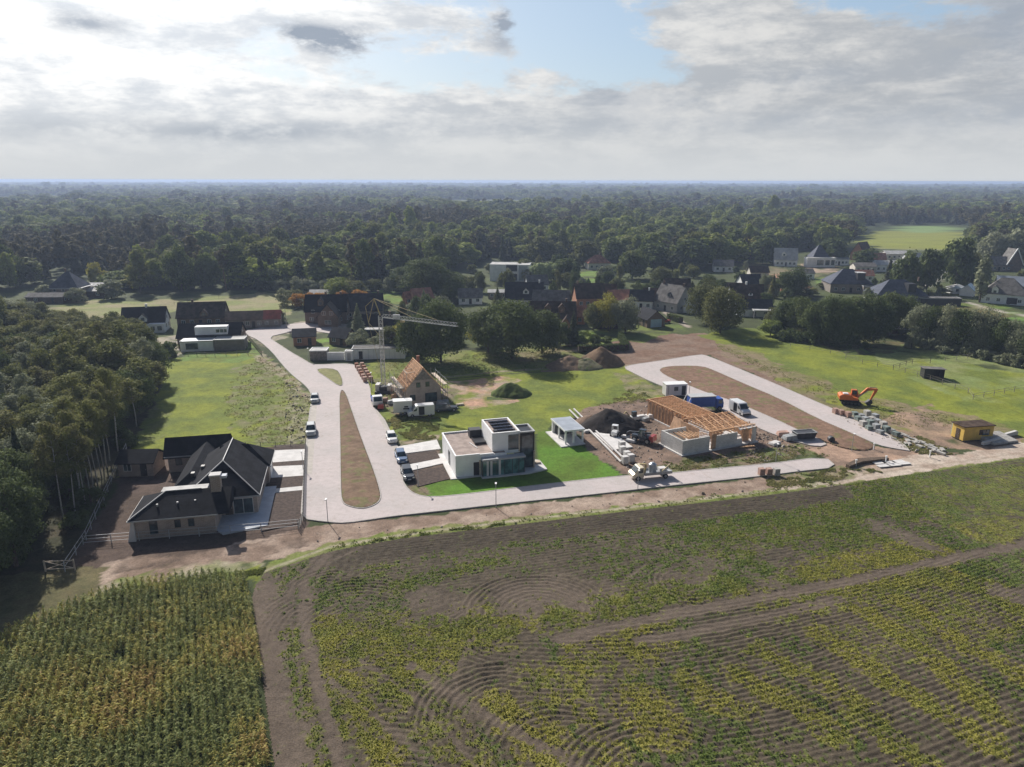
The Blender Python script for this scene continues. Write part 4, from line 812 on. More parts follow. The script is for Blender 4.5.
VT = [  # kind, px, foot, top, half width px, material, label
 ('oak',441,362,292,29,'leaf_oak','huge dark tree at the right of the crane jib'),
 ('oak',416,362,305,20,'leaf_oak','dark tree just behind the white garage wall, right part'),
 ('oak',512,358,292,32,'leaf_oak','broadest dark tree in the clump behind the mown plot'),
 ('oak',488,352,298,22,'leaf_oak','dark tree on the left side of the clump behind the mown plot'),
 ('oak',542,353,303,22,'leaf_oak','dark tree on the right side of the clump behind the mown plot'),
 ('spruce',573,345,310,9,'needle_dark','dark narrow conifer beside the clipped hedge garden'),
 ('round',560,345,318,12,'leaf_oak','small dark tree between the clump and the conifer'),
 ('willow',361,349,329,14,'leaf_grey','grey-green shrub tree behind the white wall, left one'),
 ('willow',377,351,332,12,'leaf_grey','grey-green shrub tree behind the white wall, right one'),
 ('round',392,353,322,14,'leaf_mixed','olive tree behind the crane mast'),
 ('tall',405,352,318,12,'leaf_yellow','yellowing tree between the crane mast and the dark oaks'),
 ('round',478,346,318,12,'leaf_yellow','yellow-green tree half hidden left of the dark clump'),
 ('oak',428,298,250,26,'leaf_oak','big dark tree in front of the wood, above the red roof'),
 ('oak',450,300,268,22,'leaf_oak','dark spreading tree right of the red roof'),
 ('oak',405,292,262,18,'leaf_oak','dark tree at the back of the bright garden lawn'),
 ('tall',397,283,240,14,'leaf_oak','tall dark tree rising above the back of the green lawn'),
 ('willow',414,316,303,18,'leaf_grey','grey-green low tree in front of the red roof'),
 ('round',382,312,298,12,'leaf_oak','dark garden tree behind the slate roofs left of the path'),
 ('round',340,300,276,16,'leaf_fresh','fresh green tree behind the orange autumn trees'),
 ('round',352,298,278,14,'leaf_mixed','olive tree beside the fresh green tree'),
 ('round',297,308,292,9,'leaf_orange','orange autumn tree leftmost behind the brick farmhouse'),
 ('round',309,306,292,8,'leaf_orange','second orange autumn tree behind the brick farmhouse'),
 ('round',320,306,291,8,'leaf_orange','third orange autumn tree behind the brick farmhouse'),
 ('round',342,304,290,7,'leaf_orange','round orange tree between the two slate roofs'),
 ('round',359,302,288,8,'leaf_orange','orange tree above the ridge of the second slate roof'),
 ('round',292,306,288,12,'leaf_mixed','olive tree left of the orange autumn trees'),
 ('birch',286,328,288,9,'leaf_grey','thin leafless-looking tree at the end of the pasture'),
 ('round',276,324,309,10,'leaf_grey','grey bush tree beside the red-roofed shed'),
 ('bush',170,358,341,9,'leaf_oak','dark round garden tree on the terrace of the white cottage'),
 ('round',541,282,259,11,'leaf_pale','pale silvery tree beside the white cube house'),
 ('round',553,282,259,9,'leaf_pale','second pale tree beside the white cube house'),
 ('oak',564,283,254,13,'leaf_oak','dark tree right of the pale silvery trees'),
 ('oak',524,278,256,10,'leaf_mixed','olive tree behind the white cube house'),
 ('oak',608,330,288,16,'leaf_yellow','bright yellow-green tree among the grey garden trees'),
 ('oak',625,332,292,17,'leaf_grey','grey-green tree right of the bright yellow-green one'),
 ('round',593,330,300,12,'leaf_mixed','olive tree left of the bright yellow-green one'),
 ('round',583,345,328,9,'leaf_fresh','fresh green tree in front of the orange gable'),
 ('round',596,346,333,6,'leaf_oak','small dark tree inside the clipped hedge garden'),
 ('round',606,345,334,6,'leaf_oak','second small dark tree inside the clipped hedge garden'),
 ('willow',592,343,332,4,'leaf_fresh','low bright bush inside the clipped hedge garden'),
 ('oak',706,323,272,20,'leaf_mixed','large round olive tree, left of the pair by the grey gabled house'),
 ('oak',720,332,280,24,'leaf_mixed','large round olive tree, right of the pair by the grey gabled house'),
 ('oak',653,270,238,20,'leaf_oak','big dark tree at the back of the village above the grey gable'),
 ('oak',690,268,233,20,'leaf_oak','big dark tree behind the pale tin roof'),
 ('tall',672,272,250,10,'needle_dark','narrow dark tree left of the pale tin roof'),
 ('oak',632,278,245,16,'leaf_oak','dark tree behind the small white houses'),
 ('oak',660,288,262,13,'leaf_mixed','olive tree behind the ridge of the grey gabled house'),
 ('oak',605,284,262,9,'leaf_grey','grey-green tree next to the pink-roofed house'),
 ('oak',540,262,232,16,'leaf_mixed','olive tree of the wood right behind the white cube house'),
 ('oak',583,266,236,15,'leaf_mixed','olive tree of the wood above the pink roof'),
 ('tall',717,262,235,14,'leaf_fresh','light green tree in front of the wood above the tin roof'),
 ('tall',750,258,234,12,'leaf_yellow','yellow-green tree at the wood edge left of the white villas'),
 ('oak',793,296,262,18,'leaf_oak','dark purple-green round tree beside the red clay court'),
 ('spruce',887,286,256,7,'needle_dark','dark pointed conifer beside the slate hip roofs'),
 ('oak',905,292,244,15,'leaf_oak','tall dark pine-like tree, left of the three by the lane'),
 ('oak',926,290,240,15,'leaf_oak','tall dark pine-like tree, middle of the three by the lane'),
 ('oak',954,287,228,18,'leaf_oak','tallest dark tree by the lane'),
 ('oak',968,285,245,12,'leaf_mixed','olive tree right of the tallest dark tree'),
 ('poplar',979,300,252,8,'leaf_grey','slim grey-green poplar beside the white gabled villa'),
 ('oak',990,262,225,16,'leaf_grey','grey-green tree behind the steep white gable'),
 ('oak',1012,262,222,18,'leaf_grey','grey-green tree at the right picture edge behind the steep gable'),
 ('oak',864,268,244,12,'leaf_oak','dark tree in front of the yellow field, left'),
 ('oak',832,262,232,15,'leaf_oak','dark tree behind the white modern villa'),
 ('oak',762,262,232,16,'leaf_oak','dark tree left of the white gabled villa at the wood edge'),
 ('round',76,304,287,10,'leaf_grey','dark tree in front of the pyramid-roofed house'),
 ('round',111,300,278,12,'leaf_grey','grey-green tree right of the pyramid-roofed house'),
 ('round',45,302,284,9,'leaf_grey','small grey tree left of the pyramid-roofed house'),
 ('oak',8,332,296,22,'leaf_grey','grey-green rounded tree at the left picture edge before the pasture'),
 ('oak',-8,345,262,20,'leaf_woodedge','tall dull green tree at the left picture edge'),
 ('oak',30,330,300,14,'leaf_grey','rounded grey-green tree at the corner of the pasture'),
 ('round',770,334,316,11,'leaf_fresh','fresh green tree at the left end of the dark tree belt'),
 ('round',800,338,326,8,'leaf_mixed','small olive tree in front of the dark belt'),
]
def build_village_trees():
    for kd, px, fy, ty, hw, mn, lb in VT: tree_px(kd, px, fy, ty, hw, mn, lb)
    # the dark belt along the paddock
    for i, (px, fy, ty, hw, mn) in enumerate([(772,330,303,10,'leaf_mixed'),(784,332,295,16,'leaf_oak'),(798,335,290,15,'leaf_oak'),(812,340,294,17,'leaf_oak'),(828,342,288,18,'leaf_oak'),(843,344,290,17,'leaf_oak'),(858,342,284,18,'leaf_oak'),(873,341,287,17,'leaf_oak'),
        (888,334,283,18,'leaf_oak'),(902,333,287,17,'leaf_oak'),(917,342,296,17,'leaf_grey'),(932,344,298,17,'leaf_oak'),(946,347,296,17,'leaf_grey'),(960,349,300,17,'leaf_oak'),(974,351,298,17,'leaf_grey'),(988,353,304,16,'leaf_grey'),(1002,356,310,15,'leaf_oak'),(1016,359,312,16,'leaf_grey'),(1030,362,312,16,'leaf_oak'),(1046,366,314,16,'leaf_grey'),
        (790,322,292,12,'leaf_oak'),(850,326,290,14,'leaf_oak'),(940,328,300,12,'leaf_mixed'),(955,330,305,12,'leaf_oak'),(870,322,292,12,'leaf_oak'),(925,322,305,10,'leaf_yellow'),(820,325,293,12,'leaf_oak')]):
        tree_px('oak', px, fy, ty, hw, mn, 'dense %s tree in the long belt along the paddock' % LOOK[mn], 'trees of the belt along the paddock')
    # hedgerow shrubs under the belt and along plots
    for i in range(34):
        px = 775+i*8; fy = np.interp(px, [770,850,905,960,1024,1060], [336,346,345,352,366,372])+rng.uniform(-2, 2)
        if 870 < px < 905: continue
        tree_px('bush', px, fy, fy-rng.uniform(7, 15), rng.uniform(6, 9), 'leaf_grey' if px > 900 else 'leaf_oak', 'low bush at the foot of the dark tree belt', 'bushes at the foot of the belt')
    # grey willow scrub in front of the wood and shrubs of gardens
    for i in range(22):
        px = 258+i*10; tree_px('willow', px+rng.uniform(-3, 3), 291+rng.uniform(-2, 3), 276+rng.uniform(-4, 4), rng.uniform(7, 11), 'leaf_grey' if i % 3 else 'leaf_mixed', 'grey-green scrub tree in the row below the far wood', 'scrub row below the far wood')
    spots = [(rng.uniform(470, 770), rng.uniform(268, 322)) for _ in range(175)]+[(rng.uniform(770, 1024), rng.uniform(254, 300)) for _ in range(110)]+[(rng.uniform(355, 470), rng.uniform(300, 345)) for _ in range(22)]
    n = 0
    for px, fy in spots:
        if any(a-2 < px < b+2 and c < fy < d+5 for a, b, c, d in CLEAR): continue
        hw = rng.uniform(4, 10)*(1+(fy-300)/100); hh = rng.uniform(8, 26)*(1+(fy-290)/90)
        if px > 800: hw *= .8; hh *= .55
        if 600 < px < 760: hh *= .75
        mn = rng.choice(['leaf_oak', 'leaf_oak', 'leaf_oak', 'leaf_mixed', 'leaf_grey', 'leaf_woodedge'])
        where = 'the middle gardens' if px < 770 and px > 470 else 'the right-hand gardens' if px >= 770 else 'the gardens behind the white wall'
        kq = rng.random(); tree_px('round' if kq < .35 else 'oak' if kq < .55 else 'willow' if kq < .75 else 'tall' if kq < .88 else 'spruce', px, fy, fy-hh, hw, mn, '%s garden tree near %s' % (LOOK[mn], lm(*G(px, fy), LM_VILLAGE)), 'garden trees in '+where); n += 1
CLEAR = []

# ---------------------------------------------------------------- building kit
mat('brick_pale', (.40,.33,.28), .9, .12, .8, kind='brick'); mat('brick_brown', (.19,.135,.10), .9, .15, .8, kind='brick'); mat('brick_grey', (.25,.22,.19), .9, .12, .8, kind='brick')
mat('brick_red', (.30,.14,.09), .9, .15, .8, kind='brick'); mat('brick_orange', (.42,.21,.13), .9, .12, .8, kind='brick')
mat('white_render', (.88,.875,.86), .8, .05, .5, .1); mat('cream_render', (.66,.62,.55), .85, .06, .6); mat('grey_render', (.40,.39,.37), .85, .08, .6)
mat('roof_slate', (.045,.047,.054), .8, .2, .7, kind='tile'); mat('roof_black', (.018,.019,.024), .8, .25, .7, kind='tile'); mat('roof_blue_slate', (.085,.095,.125), .6, .15, .7, kind='tile')
mat('roof_brown', (.085,.060,.046), .85, .25, .7, kind='tile'); mat('roof_red', (.22,.055,.045), .85, .2, .7, kind='tile'); mat('roof_terracotta', (.42,.20,.14), .85, .2, .7, kind='tile'); mat('roof_grey', (.19,.18,.17), .85, .2, .7, kind='tile')
mat('roof_pale', (.50,.49,.47), .7, .12, .5); mat('gravel_roof', (.36,.29,.255), .95, .14, .9, .5, 30); mat('zinc', (.38,.41,.45), .45, .1, .4, metal=.3)
mat('trim_white', (.74,.74,.73), .6, .03, 1); mat('trim_grey', (.45,.45,.45), .6, .05, 1); mat('trim_dark', (.035,.035,.038), .5, .1, 1)
mat('wood_dark', (.10,.07,.05), .85, .25, 2, kind='plank'); mat('wood_fresh', (.64,.39,.22), .8, .15, 1.2); mat('wood_osb', (.50,.31,.19), .85, .15, 1.5); mat('wood_pale', (.55,.46,.36), .85, .15, 1.5); mat('wood_grey', (.25,.22,.19), .9, .2, 2, kind='plank')
mat('slab_white', (.62,.60,.58), .85, .07, .7, .2); mat('terrace_blue', (.50,.53,.58), .7, .06, .7); mat('block_wall', (.60,.59,.56), .9, .1, .7, kind='brick')
mat('black_panel', (.02,.02,.022), .35, .1, 1); mat('panel_solar', (.03,.045,.09), .2, .15, 2, spec=.7); mat('steel', (.35,.36,.37), .45, .1, 2, metal=.6); mat('steel_dark', (.06,.06,.065), .5, .15, 2)
mat('mulch', (.075,.052,.042), .95, .25, 2, .6, 20); glass(); glass('glass_teal', (.04,.10,.10))
M = MATS
def windows(parent, specs, frame='trim_white', pane='glass', name='window', dp=.05):
    """specs: (x, y, z, w, h, facing angle) in the parent's frame; centre of the bottom edge"""
    for x, y, z, w, h, a in specs:
        b = MB().at(x, y, z, a); t = .07
        for q in ((-w/2, -w/2+t, 0, h), (w/2-t, w/2, 0, h), (-w/2+t, w/2-t, 0, t), (-w/2+t, w/2-t, h-t, h)) + (((-t/2, t/2, t, h-t),) if w > 1.1 else ()):
            b.box(q[0], q[1], -dp, .02, q[2], q[3])
        o = b.build(name, M[frame], parent)
        MB().at(x, y, z, a).box(-w/2+t*.6, w/2-t*.6, -dp*.5, .01, t*.6, h-t*.6).build('pane', M[pane], o)
def door(parent, x, y, z, w, h, a, m='trim_dark', name='door'):
    o = MB().at(x, y, z, a).box(-w/2, w/2, -.06, .02, 0, h).build(name, M[m], parent)
    MB().at(x, y, z, a).box(w/2-.18, w/2-.12, -.11, -.06, h*.48, h*.56).build('handle', M['steel'], o)
def gable_walls(L, W, hw, hr):
    b = MB(); b.hull([(-L/2, -W/2, -.3), (-L/2, W/2, -.3), (-L/2, W/2, hw), (-L/2, 0, hr-.12), (-L/2, -W/2, hw)], [(L/2, -W/2, -.3), (L/2, W/2, -.3), (L/2, W/2, hw), (L/2, 0, hr-.12), (L/2, -W/2, hw)]); return b
def gable_roof(L, W, hw, hr, ov=.35, th=.16):
    b = MB(); s = (hr-hw)/(W/2); y = W/2+ov; z = hw-ov*s
    for k in (-1, 1):
        b.hull([(-L/2-ov, 0, hr), (-L/2-ov, k*y, z), (-L/2-ov, k*y, z+th), (-L/2-ov, 0, hr+th)][::k], [(L/2+ov, 0, hr), (L/2+ov, k*y, z), (L/2+ov, k*y, z+th), (L/2+ov, 0, hr+th)][::k])
    return b
def hip_roof(b, x0, x1, y0, y1, z0, z1, ov=.4, th=.14, hips=(1, 1), axis='x'):
    x0 -= ov; x1 += ov; y0 -= ov; y1 += ov
    if axis == 'x':
        w = (y1-y0)/2; ym = (y0+y1)/2; A = (x0+w*hips[0], ym, z1); B = (x1-w*hips[1], ym, z1)
        r = [(x0, y0), (x1, y0), (x1, y1), (x0, y1)]; v = [(x, y, z0) for x, y in r]+[(x, y, z0+th) for x, y in r]+[A, B]
        f = [(3, 2, 1, 0), (0, 1, 5, 4), (1, 2, 6, 5), (2, 3, 7, 6), (3, 0, 4, 7), (4, 5, 9, 8), (5, 6, 9), (6, 7, 8, 9), (7, 4, 8)]
    else:
        w = (x1-x0)/2; xm = (x0+x1)/2; A = (xm, y0+w*hips[0], z1); B = (xm, y1-w*hips[1], z1)
        r = [(x0, y0), (x1, y0), (x1, y1), (x0, y1)]; v = [(x, y, z0) for x, y in r]+[(x, y, z0+th) for x, y in r]+[A, B]
        f = [(3, 2, 1, 0), (0, 1, 5, 4), (1, 2, 6, 5), (2, 3, 7, 6), (3, 0, 4, 7), (4, 5, 8), (5, 6, 9, 8), (6, 7, 9), (7, 4, 8, 9)]
    b.add(v, f); return b
def fascia(b, x0, x1, y0, y1, z, ov=.43, h=.16):
    x0 -= ov; x1 += ov; y0 -= ov; y1 += ov; t = .07
    b.box(x0-t, x1+t, y0-t, y0, z, z+h); b.box(x0-t, x1+t, y1, y1+t, z, z+h); b.box(x0-t, x0, y0, y1, z, z+h); b.box(x1, x1+t, y0, y1, z, z+h)
def root_house(name, x, y, rot, label, cat, group=None):
    o = empty(name, (x, y, 0), R(rot)); return tag(o, label, cat, group)
def chimney(parent, x, y, z0, z1, m='brick_brown', s=.55):
    o = MB().box(x-s/2, x+s/2, y-s/2, y+s/2, z0, z1).box(x-s/2-.06, x+s/2+.06, y-s/2-.06, y+s/2+.06, z1, z1+.1).build('chimney', M[m], parent); return o
def dormer(parent, x, W, hw, hr, w=2.0, h=2.0, wall='white_render', roof='roof_slate', side=-1, flush=False, win=True):
    y0 = side*W/2*(1.0 if flush else .72); s = (hr-hw)/(W/2); zb = hw+(W/2-abs(y0))*s-.1; zt = zb+h; y1 = side*.15; k = side
    d = MB().hull([(x-w/2, y0, zb), (x+w/2, y0, zb), (x+w/2, y0, zt), (x, y0, zt+w*.5), (x-w/2, y0, zt)], [(x-w/2, y1, zb), (x+w/2, y1, zb), (x+w/2, y1, zt), (x, y1, zt+w*.5), (x-w/2, y1, zt)]).build('dormer', M[wall], parent)
    b = MB()
    for q in (-1, 1): b.hull([(x, y0+k*.15, zt+w*.5), (x+q*(w/2+.2), y0+k*.15, zt-.2), (x+q*(w/2+.2), y0+k*.15, zt-.08), (x, y0+k*.15, zt+w*.5+.14)], [(x, y1, zt+w*.5), (x+q*(w/2+.2), y1, zt-.2), (x+q*(w/2+.2), y1, zt-.08), (x, y1, zt+w*.5+.14)])
    b.build('dormer_roof', M[roof], d)
    if win: MB().box(x-w*.22, x+w*.22, min(y0, y0+k*.05), max(y0, y0+k*.05), zb+.5, zb+1.5).build('dormer_window', M['glass'], d)
    return d
CLEAR_BOXES = CLEAR
def house(px, py, L, W, rot, hw, hr, wall, roof, label, name='gabled_house', nwin=4, ch=(.3,), dorm=(), end=(1, 0), hip=False, group=None, wm='trim_white', cat='house', pos=None, near=True, dkw={}):
    x, y = pos or G(px, py); o = root_house(name, x, y, rot, label, cat, group)
    qx, qy = world_px(x, y); hwid = L*F/(y*math.cos(PITCH)+H*math.sin(PITCH))/2; CLEAR_BOXES.append((qx-hwid, qx+hwid, qy-2, qy+12*hwid/20+3))
    if hip:
        MB().box(-L/2, L/2, -W/2, W/2, -.3, hw).build('wall', M[wall], o); rf = hip_roof(MB(), -L/2, L/2, -W/2, W/2, hw-.02, hr).build('roof', M[roof], o)
    else:
        gable_walls(L, W, hw, hr).build('wall', M[wall], o); rf = gable_roof(L, W, hw, hr).build('roof', M[roof], o)
    for c in ch: chimney(rf, c*L, .0, hr-.6, hr+.9, 'brick_brown' if 'white' not in wall else 'white_render')
    for d in dorm: dormer(rf, d*L, W, hw, hr, roof=roof, wall=wall, **dkw)
    sp = []
    for i in range(nwin):
        xx = (-.5+(i+.5)/nwin)*L*.92
        if i == nwin//2: continue
        sp.append((xx, -W/2, .85, 1.25, 1.25, 0))
    if hw > 4: sp += [(-L*.3+i*L*.3, -W/2, 3.4, 1.1, 1.2, 0) for i in range(3)]
    for i, e in enumerate(end):
        if e:
            s = 1 if i == 0 else -1; sp += [(s*L/2, -W*.22, .85, 1.1, 1.25, s*math.pi/2), (s*L/2, W*.2, .85, 1.1, 1.25, s*math.pi/2)]
            if hr-hw > 2.6 and not hip: sp.append((s*L/2, 0, hw+.5, 1.0, 1.1, s*math.pi/2))
    windows(o, sp, wm); door(o, (-.5+(nwin//2+.5)/nwin)*L*.92, -W/2, 0, 1.0, 2.1, 0)
    return o
def flat_box(parent, x0, x1, y0, y1, z0, z1, wall, top, nm='annex', edge='trim_grey'):
    a = MB().box(x0, x1, y0, y1, z0, z1).build(nm, M[wall], parent)
    r = MB().box(x0+.15, x1-.15, y0+.15, y1-.15, z1, z1+.06).build('flat_roof', M[top], a)
    MB().box(x0-.06, x1+.06, y0-.06, y0+.14, z1-.12, z1+.16).box(x0-.06, x1+.06, y1-.14, y1+.06, z1-.12, z1+.16).box(x0-.06, x0+.14, y0+.14, y1-.14, z1-.12, z1+.16).box(x1-.14, x1+.06, y0+.14, y1-.14, z1-.12, z1+.16).build('roof_edge', M[edge], a)
    return a

def brick_bungalow():
    o = root_house('brick_bungalow', -40.1, 88.6, 12.5, 'large pale brick bungalow with sprawling black hipped roofs beside the dark wood', 'house')
    w = MB(); w.box(-10.2, 0, .01, 7.2, -.3, 2.75); w.box(-4.9, 4.9, 4.9, 20, -.3, 2.85); w.box(0, 5.4, 15.8, 22, -.3, 2.83); w.box(-11, -2, 23.7, 28.4, -.3, 2.7); w.box(-6.6, -3.2, 10, 24, -.3, 2.6)
    w.build('wall', M['brick_pale'], o)
    rf = MB(); hip_roof(rf, -10.2, 1.5, 0, 7.3, 2.75, 5.0, .45, hips=(1, 0)); hip_roof(rf, -4.9, 4.9, 4.9, 20.5, 2.87, 6.5, .45, axis='y', hips=(1, .25)); hip_roof(rf, -1.5, 5.4, 15.8, 22, 2.91, 5.7, .4, hips=(0, 1))
    hip_roof(rf, -6.9, -3.2, 10, 24.5, 2.63, 4.4, .4, axis='y', hips=(1, 0))
    r = rf.build('roof', M['roof_black'], o)
    g = MB().at(-6.5, 26.05, 0); g.v = []; 
    gb = gable_roof(9.6, 4.9, 2.72, 5.0, .35); g.M = Matrix.Translation((-6.5, 26.05, 0)); g.add(gb.v, gb.f); g.build('wing_roof', M['roof_black'], r)
    gw = MB(); gw.hull([(-11, 23.7, 2.7), (-11, 28.4, 2.7), (-11, 26.05, 4.85)], [(-10.8, 23.7, 2.7), (-10.8, 28.4, 2.7), (-10.8, 26.05, 4.85)]).build('gable_end', M['brick_pale'], o)
    MB().box(-7.4, -1.4, 4.3, 5.9, 4.15, 4.72).build('flat_strip', M['roof_pale'], r)
    e = MB(); fascia(e, -10.2, 0, 0, 7.3, 2.68, .46); fascia(e, -4.9, 4.9, 4.9, 20.5, 2.79, .46); fascia(e, 0, 5.4, 15.8, 22, 2.82, .42); fascia(e, -11, -2, 23.7, 28.4, 2.60, .38); e.build('gutter', M['trim_grey'], o)
    rd = MB(); rd.bar((-10.6, -.4, 2.95), (-6.6, 3.65, 5.06), .12); rd.bar((-6.6, 3.65, 5.06), (-2, 3.65, 5.06), .12); rd.bar((-5.3, 4.5, 3.05), (0, 9.8, 6.56), .12); rd.bar((5.3, 4.5, 3.05), (0, 9.8, 6.56), .12); rd.bar((0, 9.8, 6.56), (0, 19.6, 6.56), .12)
    rd.build('ridge_tile', M['trim_grey'], r)
    c = MB().box(-.65, .65, 2.9, 4.0, 2.6, 6.9).build('chimney', M['brick_pale'], r); MB().box(-.75, .75, 2.8, 4.1, 6.9, 7.1).build('chimney_cap', M['slab_white'], c); MB().box(.66, 1.5, 3.0, 3.9, 6.5, 6.85).build('chimney_cowl', M['terrace_blue'], c)
    for x, y in ((-7.3, 1.5), (-4.8, 1.7), (-2.6, 1.9)): MB().tube((x, y, 3.6), (x, y, 4.15), .14, .14, 8).build('roof_vent', M['trim_grey'], r)
    for x, y, z in ((-3.6, 13.5, 4.0), (-4.6, 11.2, 3.9)): MB().cbox(x, y, z, .5, .7, .6).build('skylight', M['trim_dark'], r)
    windows(o, [(-7.7, 0, .5, 1.0, 1.9, 0), (-4.7, 0, 1.2, .75, 1.1, 0), (-3.0, 0, 1.2, .75, 1.1, 0), (-10.2, 3.5, .9, 1.2, 1.3, -math.pi/2), (-9.4, 23.7, 1.1, 1.0, 1.1, 0), (4.9, 12, .9, 1.3, 1.3, math.pi/2)], 'trim_dark')
    windows(o, [(3.0, 4.9, .15, 2.7, 2.35, 0)], 'trim_white')
    MB().hull([(-10.9, -.1, -.1), (-9.9, -.1, -.1), (-9.9, -.5, -.1), (-10.9, -.5, -.1)], [(-10.3, -.1, 2.6), (-9.95, -.1, 2.6), (-9.95, -.4, 2.6), (-10.3, -.4, 2.6)]).build('buttress', M['slab_white'], o)
    door(o, 1.0, 4.9, .05, 1.0, 2.1, 0, 'wood_dark'); door(o, 5.4, 19, .05, 2.6, 2.2, math.pi/2, 'trim_white', 'garage_door')
    [MB().box(a, a+.3, c, c+.3, 0, 2.6).build('porch_post', M['trim_white'], o) for a, c in ((-6.0, 9.7), (-7.2, 12.5))]
    # paving belongs to the setting
    tr = Matrix.Translation((-40.1, 88.6, 0)) @ Matrix.Rotation(R(12.5), 4, 'Z')
    def P(*q): return [tuple((tr @ Vector((x, y, 0)))[:2]) for x, y in q]
    tag(sheet('terrace', P((.0, .4), (1.0, -1.0), (6.6, 0.4), (6.6, 14), (4.9, 14), (4.9, 4.9), (0, 4.9)), -.3, .12, M['terrace_blue']), kind='structure')
    for q in (((272.5,463),(303.5,461),(304,469.5),(272,471)), ((270,479),(303,477.5),(303.3,466),(303,476)), ((262,492),(303,488),(302.8,491.5),(262,496))): pass
    for q in (((273,451.5),(305,450),(304.6,461),(273,463.5)), ((272,467.5),(304,466),(303.6,476.5),(271,479)), ((263,491),(303,487),(302.6,491),(262.5,495))):
        tag(sheet('driveway', PG(q), -.2, .03, M['slab_white']), kind='structure')
    for q in (((274,446.5),(305.5,445),(305,450),(273,451.5)), ((272.5,463.5),(304.6,461),(304,466),(272,467.5)), ((271,479),(303.6,476.5),(303,487),(265,490.5)), ((262,496),(302.6,491),(301,524),(262,532),(256,522))):
        tag(sheet('planting_bed', PG(q), -.2, .015, M['mulch']), kind='structure')

def modern_villa():
    o = root_house('modern_villa', -9.0, 107.3, 16, 'white flat-roofed modern villa with a glass front and a raised white cube with solar panels', 'house')
    MB().box(0, 8.5, 0, 2.2, -.3, 3.4).box(0, 8.5, 2.2, 11.5, -.3, 3.41).build('wall', M['white_render'], o)
    # note: front glazed hall stands proud of the white block
    MB().box(.25, 8.3, .25, 11.2, 3.41, 3.47).build('gravel_roof', M['gravel_roof'], o)
    MB().box(-.05, 4.0, -.05, .2, 3.38, 3.72).box(-.05, .2, .2, 11.55, 3.38, 3.72).box(.2, 6.2, 11.3, 11.55, 3.38, 3.72).box(4.0, 6.3, -.05, .2, 3.4, 3.6).build('parapet', M['white_render'], o)
    MB().box(2.95, 3.85, -.06, .02, 0, 2.3).build('door', M['black_panel'], o); MB().box(3.87, 4.15, -.12, .02, 0, 2.6).build('door_post', M['wood_pale'], o)
    windows(o, [(0, 5.2, .3, 1.2, 2.4, -math.pi/2)], 'trim_dark')
    g = MB().box(4.2, 11.3, -.9, .0, 0.02, 2.7).build('glazed_hall', M['glass_teal'], o)
    fr = MB().box(4.15, 11.4, -1.15, .35, 2.72, 3.0)
    fr.build('canopy', M['trim_grey'], o)
    m = MB(); [m.box(x-.04, x+.04, -.96, -.9, .02, 2.7) for x in (4.24, 5.3, 6.6, 7.9, 9.2, 10.3, 11.26)]; m.build('mullion', M['trim_dark'], g)
    c = MB(); [c.box(x, x+.35, -.935, -.905, .1, 2.6) for x in (4.9, 5.5, 6.9)]; c.build('curtain', M['slab_white'], g)
    t = MB().box(6.3, 11.0, .9, 8.2, 2.9, 6.4).build('upper_cube', M['white_render'], o)
    MB().box(9.0, 10.75, .83, .92, 3.5, 6.1).build('window', M['glass'], t); MB().box(10.76, 10.98, .80, .92, 3.1, 6.15).build('post', M['wood_pale'], t)
    MB().box(6.6, 10.8, 1.2, 7.9, 6.4, 6.46).build('roof_deck', M['gravel_roof'], t)
    pp = MB(); pp.box(6.3, 11, .9, 1.15, 6.38, 6.62).box(6.3, 11, 7.95, 8.2, 6.38, 6.62).box(6.3, 6.55, 1.15, 7.95, 6.38, 6.62).box(10.75, 11, 1.15, 7.95, 6.38, 6.62).build('parapet', M['white_render'], t)
    for i in range(4): b = MB().at(8.8, 2.3+i*1.5, 6.55, 0, R(-12)); b.box(-1.7, 1.7, -.5, .5, .06, .1); b.build('solar_panel', M['panel_solar'], t)
    MB().cbox(7.1, 2.0, 6.46, .6, .6, .3).build('roof_vent', M['trim_dark'], t)
    bx = MB().box(11.02, 13.5, .9, 4.6, 0, 6.2).build('black_box', M['black_panel'], o); MB().box(11.3, 13.2, .86, .9, .3, 5.7).build('window', M['glass'], bx)
    MB().box(10.98, 13.56, .84, 1.1, 6.2, 6.42).box(10.98, 13.56, 4.4, 4.66, 6.2, 6.42).box(13.3, 13.56, 1.1, 4.4, 6.2, 6.42).box(11.02, 11.2, 1.1, 4.4, 6.2, 6.42).build('parapet', M['trim_grey'], bx)
    MB().box(13.3, 13.52, .6, .86, 0, 3.0).build('post', M['wood_pale'], bx)
    MB().box(4.3, 6.2, 4.6, 7.5, 3.47, 3.9).build('roof_light', M['black_panel'], o); MB().box(4.2, 6.25, 8.0, 9.6, 3.47, 4.9).build('plant_box', M['trim_dark'], o); MB().bar((4.3, 3.0, 3.55), (3.6, 5.8, 3.55), .12).build('roof_rail', M['trim_white'], o)
    tr = Matrix.Translation((-9, 107.3, 0)) @ Matrix.Rotation(R(16), 4, 'Z')
    def P(*q): return [tuple((tr @ Vector((x, y, 0)))[:2]) for x, y in q]
    tag(sheet('terrace', P((-.9, -.5), (4, -.5), (4, -1.5), (11.8, -1.5), (15.3, -.6), (15.3, 3.5), (13.5, 4.6), (0, 4.6), (0, 11), (-.9, 11)), -.2, .05, M['slab_white']), kind='structure')
    for q in (((396,447.5),(437,440),(441,449),(398,455)), ((404,466),(444,458),(446,463),(407,472))): tag(sheet('driveway', PG(q), -.2, .03, M['slab_white']), kind='structure')
    for q in (((404,455),(436,450.5),(441,459),(407,464.5)), ((408,472.5),(444,467),(450,479),(418,487))): tag(sheet('planting_bed', PG(q), -.2, .015, M['mulch']), kind='structure')

